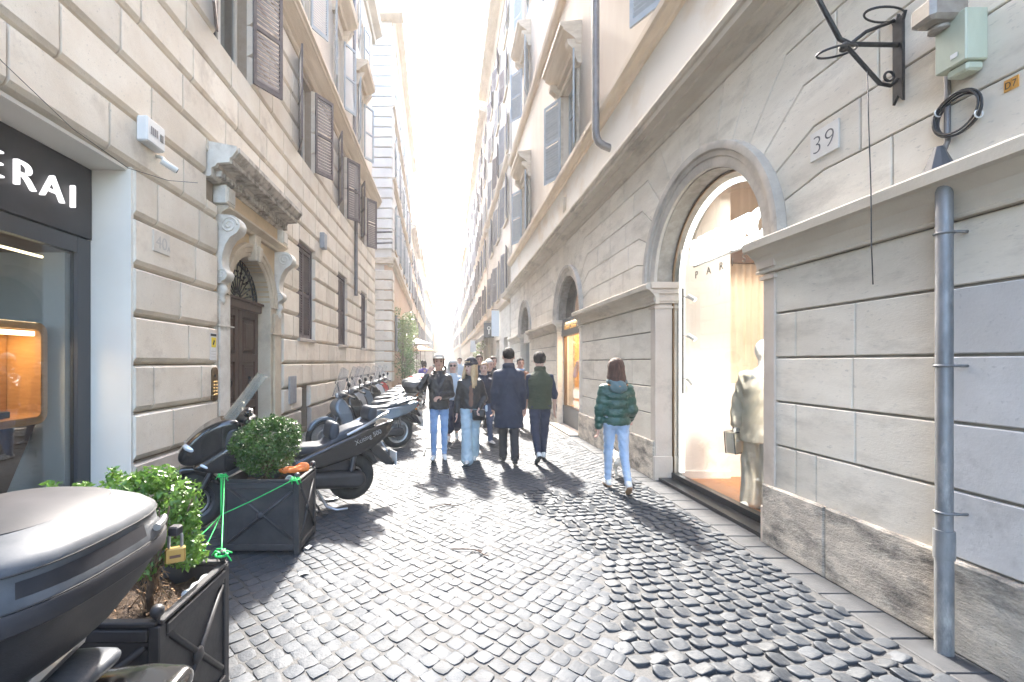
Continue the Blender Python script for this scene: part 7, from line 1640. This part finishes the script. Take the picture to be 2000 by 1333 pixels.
# green junction box, floodlight, cable coil
u_a, u_b = 2465 / (1940 - 875), 2465 / (1862 - 875); zt, zl = zf(45, 1940), zf(160, 1862)
t = thing('junction_box', 'pale green metal junction box high on the right wall', 'junction box', RW.pt((u_a + u_b) / 2, 0, zl)); b = MB(RW); b.box(u_a + .02, u_b - .01, 0, .12, zl + .02, zl + .30, 0, .006); bx = b.build('box', 'box_green', t)
b = MB(RW); b.box(u_a + .03, u_b - .05, .01, .10, zl - .03, zl + .018, 0, .01); b.build('gland_box', 'box_green', bx); b = MB(RW); b.box(u_a + .06, u_b - .09, .1205, .123, zl + .06, zl + .085); b.build('label_strip', 'plastic_white', bx)
t = thing('floodlight', 'small brown floodlight at the top of the right wall', 'floodlight', RW.pt(u_b - .03, 0, zt + .15)); b = MB(RW); b.box(u_b - .13, u_b + .0, .05, .26, zt + .08, zt + .20, 0, .02); b.build('housing', 'lamp_housing', t); b = MB(RW); b.tube([(u_b - .05, .14, zt + .08), (u_b - .05, .14, zt + .055)], .045, 12); b.build('lamp_collar', 'lamp_housing', t, True)
uc, zc = 2465 / (1880 - 875), zf(225, 1880); t = thing('cable_coil', 'coil of black cable tied up on the right wall', 'cable', RW.pt(uc, 0, zc))
for i, r_ in enumerate((.105, .112, .118, .108)): b = MB(RW); b.torus((uc, .02 + .008 * i, zc + .004 * i), r_, .006, 'y', 30, 6); b.build('loop', 'cable_black', t, True)
for a in (.6, 3.6): b = MB(RW); b.torus((uc + .112 * math.cos(a), .032, zc + .112 * math.sin(a)), .022, .004, 'x', 10, 5); b.build('cable_tie', 'plastic_white', t, True)
t = thing('conduit', 'dark cable duct running down the right wall behind the coil', 'conduit', RW.pt(u_b, 0, 3.2)); b = MB(RW); b.tube([(u_b + .02, .012, zl + .4), (u_b + .02, .012, zc - .12), (u_b + .03, .03, 2.86)], .014, 6); b.build('duct', 'pipe_brown', t, True); b = MB(RW); b.lathe([(.07, 2.76), (.02, 2.90)], (u_b + .03, .05, 0), 'z', 10); b.build('mortar_cone', 'frame_grey', t)
ud, zd = 2465 / (1990 - 875), zf(165, 1975); t = thing('hydrant_tile', 'small orange tile marked D7 at the right edge', 'marker tile', RW.pt(ud, 0, zd))
for i, ch in enumerate('D7'):
    b = MB(RW); b.box(ud + .028 - i * .03, ud + .055 - i * .03, 0, .006, zd - .03, zd + .03); b.build('tile', 'tile_orange', t); text_mesh('character', ch, .05, 'ink_black', RW.pt(ud + .052 - i * .03, .0065, zd - .018), (0, -1, 0), (0, 0, 1), t, ext=.0005, xscale=.7)
# street signs on the right ---------------------------------------
def hang_sign(label, x, y, z0, z1, w, m, txt=None):
    t = thing('hanging_sign', label, 'sign', (x, y, z0)); b = MB(); b.box(x - w, x, y - .03, y + .03, z0, z1, 0, .01); b.build('board', m, t); b = MB(); b.tube([(x - w, y, z1 + .06), (2.95, y, z1 + .06)], .015, 6); b.build('arm', 'iron_black', t, True)
    return t
mat('sign_pale', (0.66, 0.72, 0.76), 0.5)
hang_sign('large pale blank sign projecting from the right wall', 2.78, 23.6, 3.05, 4.45, .42, 'sign_pale'); t = hang_sign('dark shop banner with a small white emblem behind the pale sign', 2.7, 25.6, 3.1, 4.0, .6, 'fascia_black'); b = MB(); b.torus((2.40, 25.565, 3.65), .09, .02, 'y', 16, 6); b.build('emblem', 'plaque_white', t, True); b = MB(); b.box(2.375, 2.425, 25.55, 25.568, 3.3, 3.55); b.build('emblem_stem', 'plaque_white', t)
hang_sign('small pale sign further along the right wall', 2.4, 37, 2.5, 3.5, .5, 'sign_pale')
t = thing('shop_awning', 'dark flat awning along the right wall behind the signs', 'awning', (2.7, 30, 3.2)); b = MB(); b.add([(2.86, 26.5, 3.9), (2.86, 36, 3.9), (2.25, 36, 3.4), (2.25, 26.5, 3.4), (2.86, 26.5, 3.84), (2.86, 36, 3.84), (2.25, 36, 3.1), (2.25, 26.5, 3.1)], [(0, 1, 2, 3), (4, 7, 6, 5), (3, 2, 6, 7), (0, 3, 7, 4), (1, 5, 6, 2)]); b.build('canopy', 'fascia_black', t)
# ---------------------------------------------------------------- greenery beyond the side street
def pot_tree(label, x, y, h, r, n, leaf, seed, m='tree_leaf', cat_='tree'):
    t = thing('potted_tree', label, cat_, (x, y, 0), 'plants further down the street'); rr = random.Random(seed); b = MB(); b.tube([(x, y, .3), (x + .05, y, h * .5), (x, y + .05, h * .85)], [.05, .04, .015], 7)
    for i in range(7): a = rr.uniform(0, 6.28); z = rr.uniform(.3, .7) * h; b.tube([(x, y, z), (x + r * .5 * math.cos(a), y + r * .5 * math.sin(a), z + .4), (x + r * .9 * math.cos(a), y + r * .9 * math.sin(a), z + .6)], [.02, .013, .006], 5)
    b.build('trunk', 'bark', t, True); cs = [(x + rr.uniform(-.6, .6) * r, y + rr.uniform(-.6, .6) * r, rr.uniform(.35, .95) * h, r * rr.uniform(.3, .55), r * rr.uniform(.3, .55), r * rr.uniform(.3, .55)) for _ in range(16)]
    v, f = foliage(cs, n, leaf, seed, .2); tag(link_mesh('crown', v, f, m, t), kind='stuff')
    b = MB(); b.lathe([(.20, 0), (.26, .40), (.28, .42), (.22, .41), (.2, .36)], (x, y, 0), n=16); b.build('pot', 'roof_tile', t, True)
pot_tree('tall airy tree in a pot at the corner house', -2.75, 26.2, 5.0, .85, 2600, .11, 3); pot_tree('bushy tree in a pot behind the airy one', -2.6, 29.5, 4.4, 1.0, 2400, .12, 5); pot_tree('low dense shrub in a pot beyond the scooters', -2.35, 23.5, 2.3, .7, 1800, .08, 6, 'box_leaf', 'shrub'); pot_tree('leafy plant by the right wall under the small sign', 2.3, 31, 3.2, .6, 1500, .10, 8, 'tree_leaf', 'plant')
mat('awning_orange', (0.55, 0.28, 0.13), 0.8); mat('awning_white', (0.66, 0.66, 0.64), 0.8)
for x, y, z, m, lab in ((-2.1, 33, 2.5, 'awning_orange', 'faded orange restaurant parasol beyond the potted trees'), (-2.2, 30.6, 2.9, 'awning_white', 'white restaurant parasol behind the potted trees')):
    t = thing('parasol', lab, 'parasol', (x, y, 0)); b = MB(); b.lathe([(1.1, z), (1.08, z + .04), (.05, z + .42), (.02, z + .44)], (x, y, 0), n=8); b.build('canopy', m, t); b = MB(); b.tube([(x, y, 0), (x, y, z + .4)], .025, 8); b.build('pole', 'wood_dark', t, True)
# flagpole brackets at the end of the left palazzo and a low wire stand in the street
t = thing('pole_bracket', 'pair of thin poles sticking out at the end of the left palazzo', 'bracket', (-3.2, 19.8, 7)); 
for z in (7.0, 7.5): b = MB(); b.tube([(-3.35, 19.6, z), (-2.55, 19.9, z + .12)], .05, 6); b.build('pole', 'pipe_brown', t, True)
t = thing('wire_stand', 'low bent metal frame lying on the setts behind the capped man', 'stand', (-.1, 7.7, 0)); b = MB(); b.tube([(-.42, 7.55, .012), (-.38, 7.6, .14), (.22, 7.62, .14), (.24, 7.58, .012)], .010, 6); b.build('frame', 'iron_black', t, True)
for i, (x, y, rz_) in enumerate(((-.02, 4.95, .15), (.22, 3.75, -.5))):
    t = thing('twig', ('forked dry twig lying in the middle of the street', 'short dark twig on the setts near the camera')[i], 'twig', (x, y, .01)); b = MB(); c_, s_ = math.cos(rz_), math.sin(rz_); tr = lambda p: (x + p[0] * c_ - p[1] * s_, y + p[0] * s_ + p[1] * c_, p[2]); b.tube([tr((-.20, -.03, .012)), tr((-.05, .03, .02)), tr((.06, .05, .016))], .006, 5); b.tube([tr((.0, .045, .018)), tr((.10, .0, .016)), tr((.15, -.02, .02))], .005, 5); b.build('stick', 'wood_dark', t, True)
# ---------------------------------------------------------------- added volume imitating the veiling sun flare down the street
hm_ = bpy.data.materials.new('flare_haze'); hm_.use_nodes = True; N = hm_.node_tree.nodes; N.clear()
ho = N.new('ShaderNodeOutputMaterial'); pv = N.new('ShaderNodeVolumePrincipled'); pv.inputs['Color'].default_value = (0.97, 0.98, 1.0, 1); pv.inputs['Density'].default_value = 0.0016; pv.inputs['Anisotropy'].default_value = 0.35
hm_.node_tree.links.new(pv.outputs[0], ho.inputs['Volume']); M['flare_haze'] = hm_
b = MB(); b.box(-310, 310, -15, 905, -1.2, 25); tag(b.build('flare_haze', 'flare_haze'), 'added pale volume imitating sun flare along the street', None, None, 'stuff')
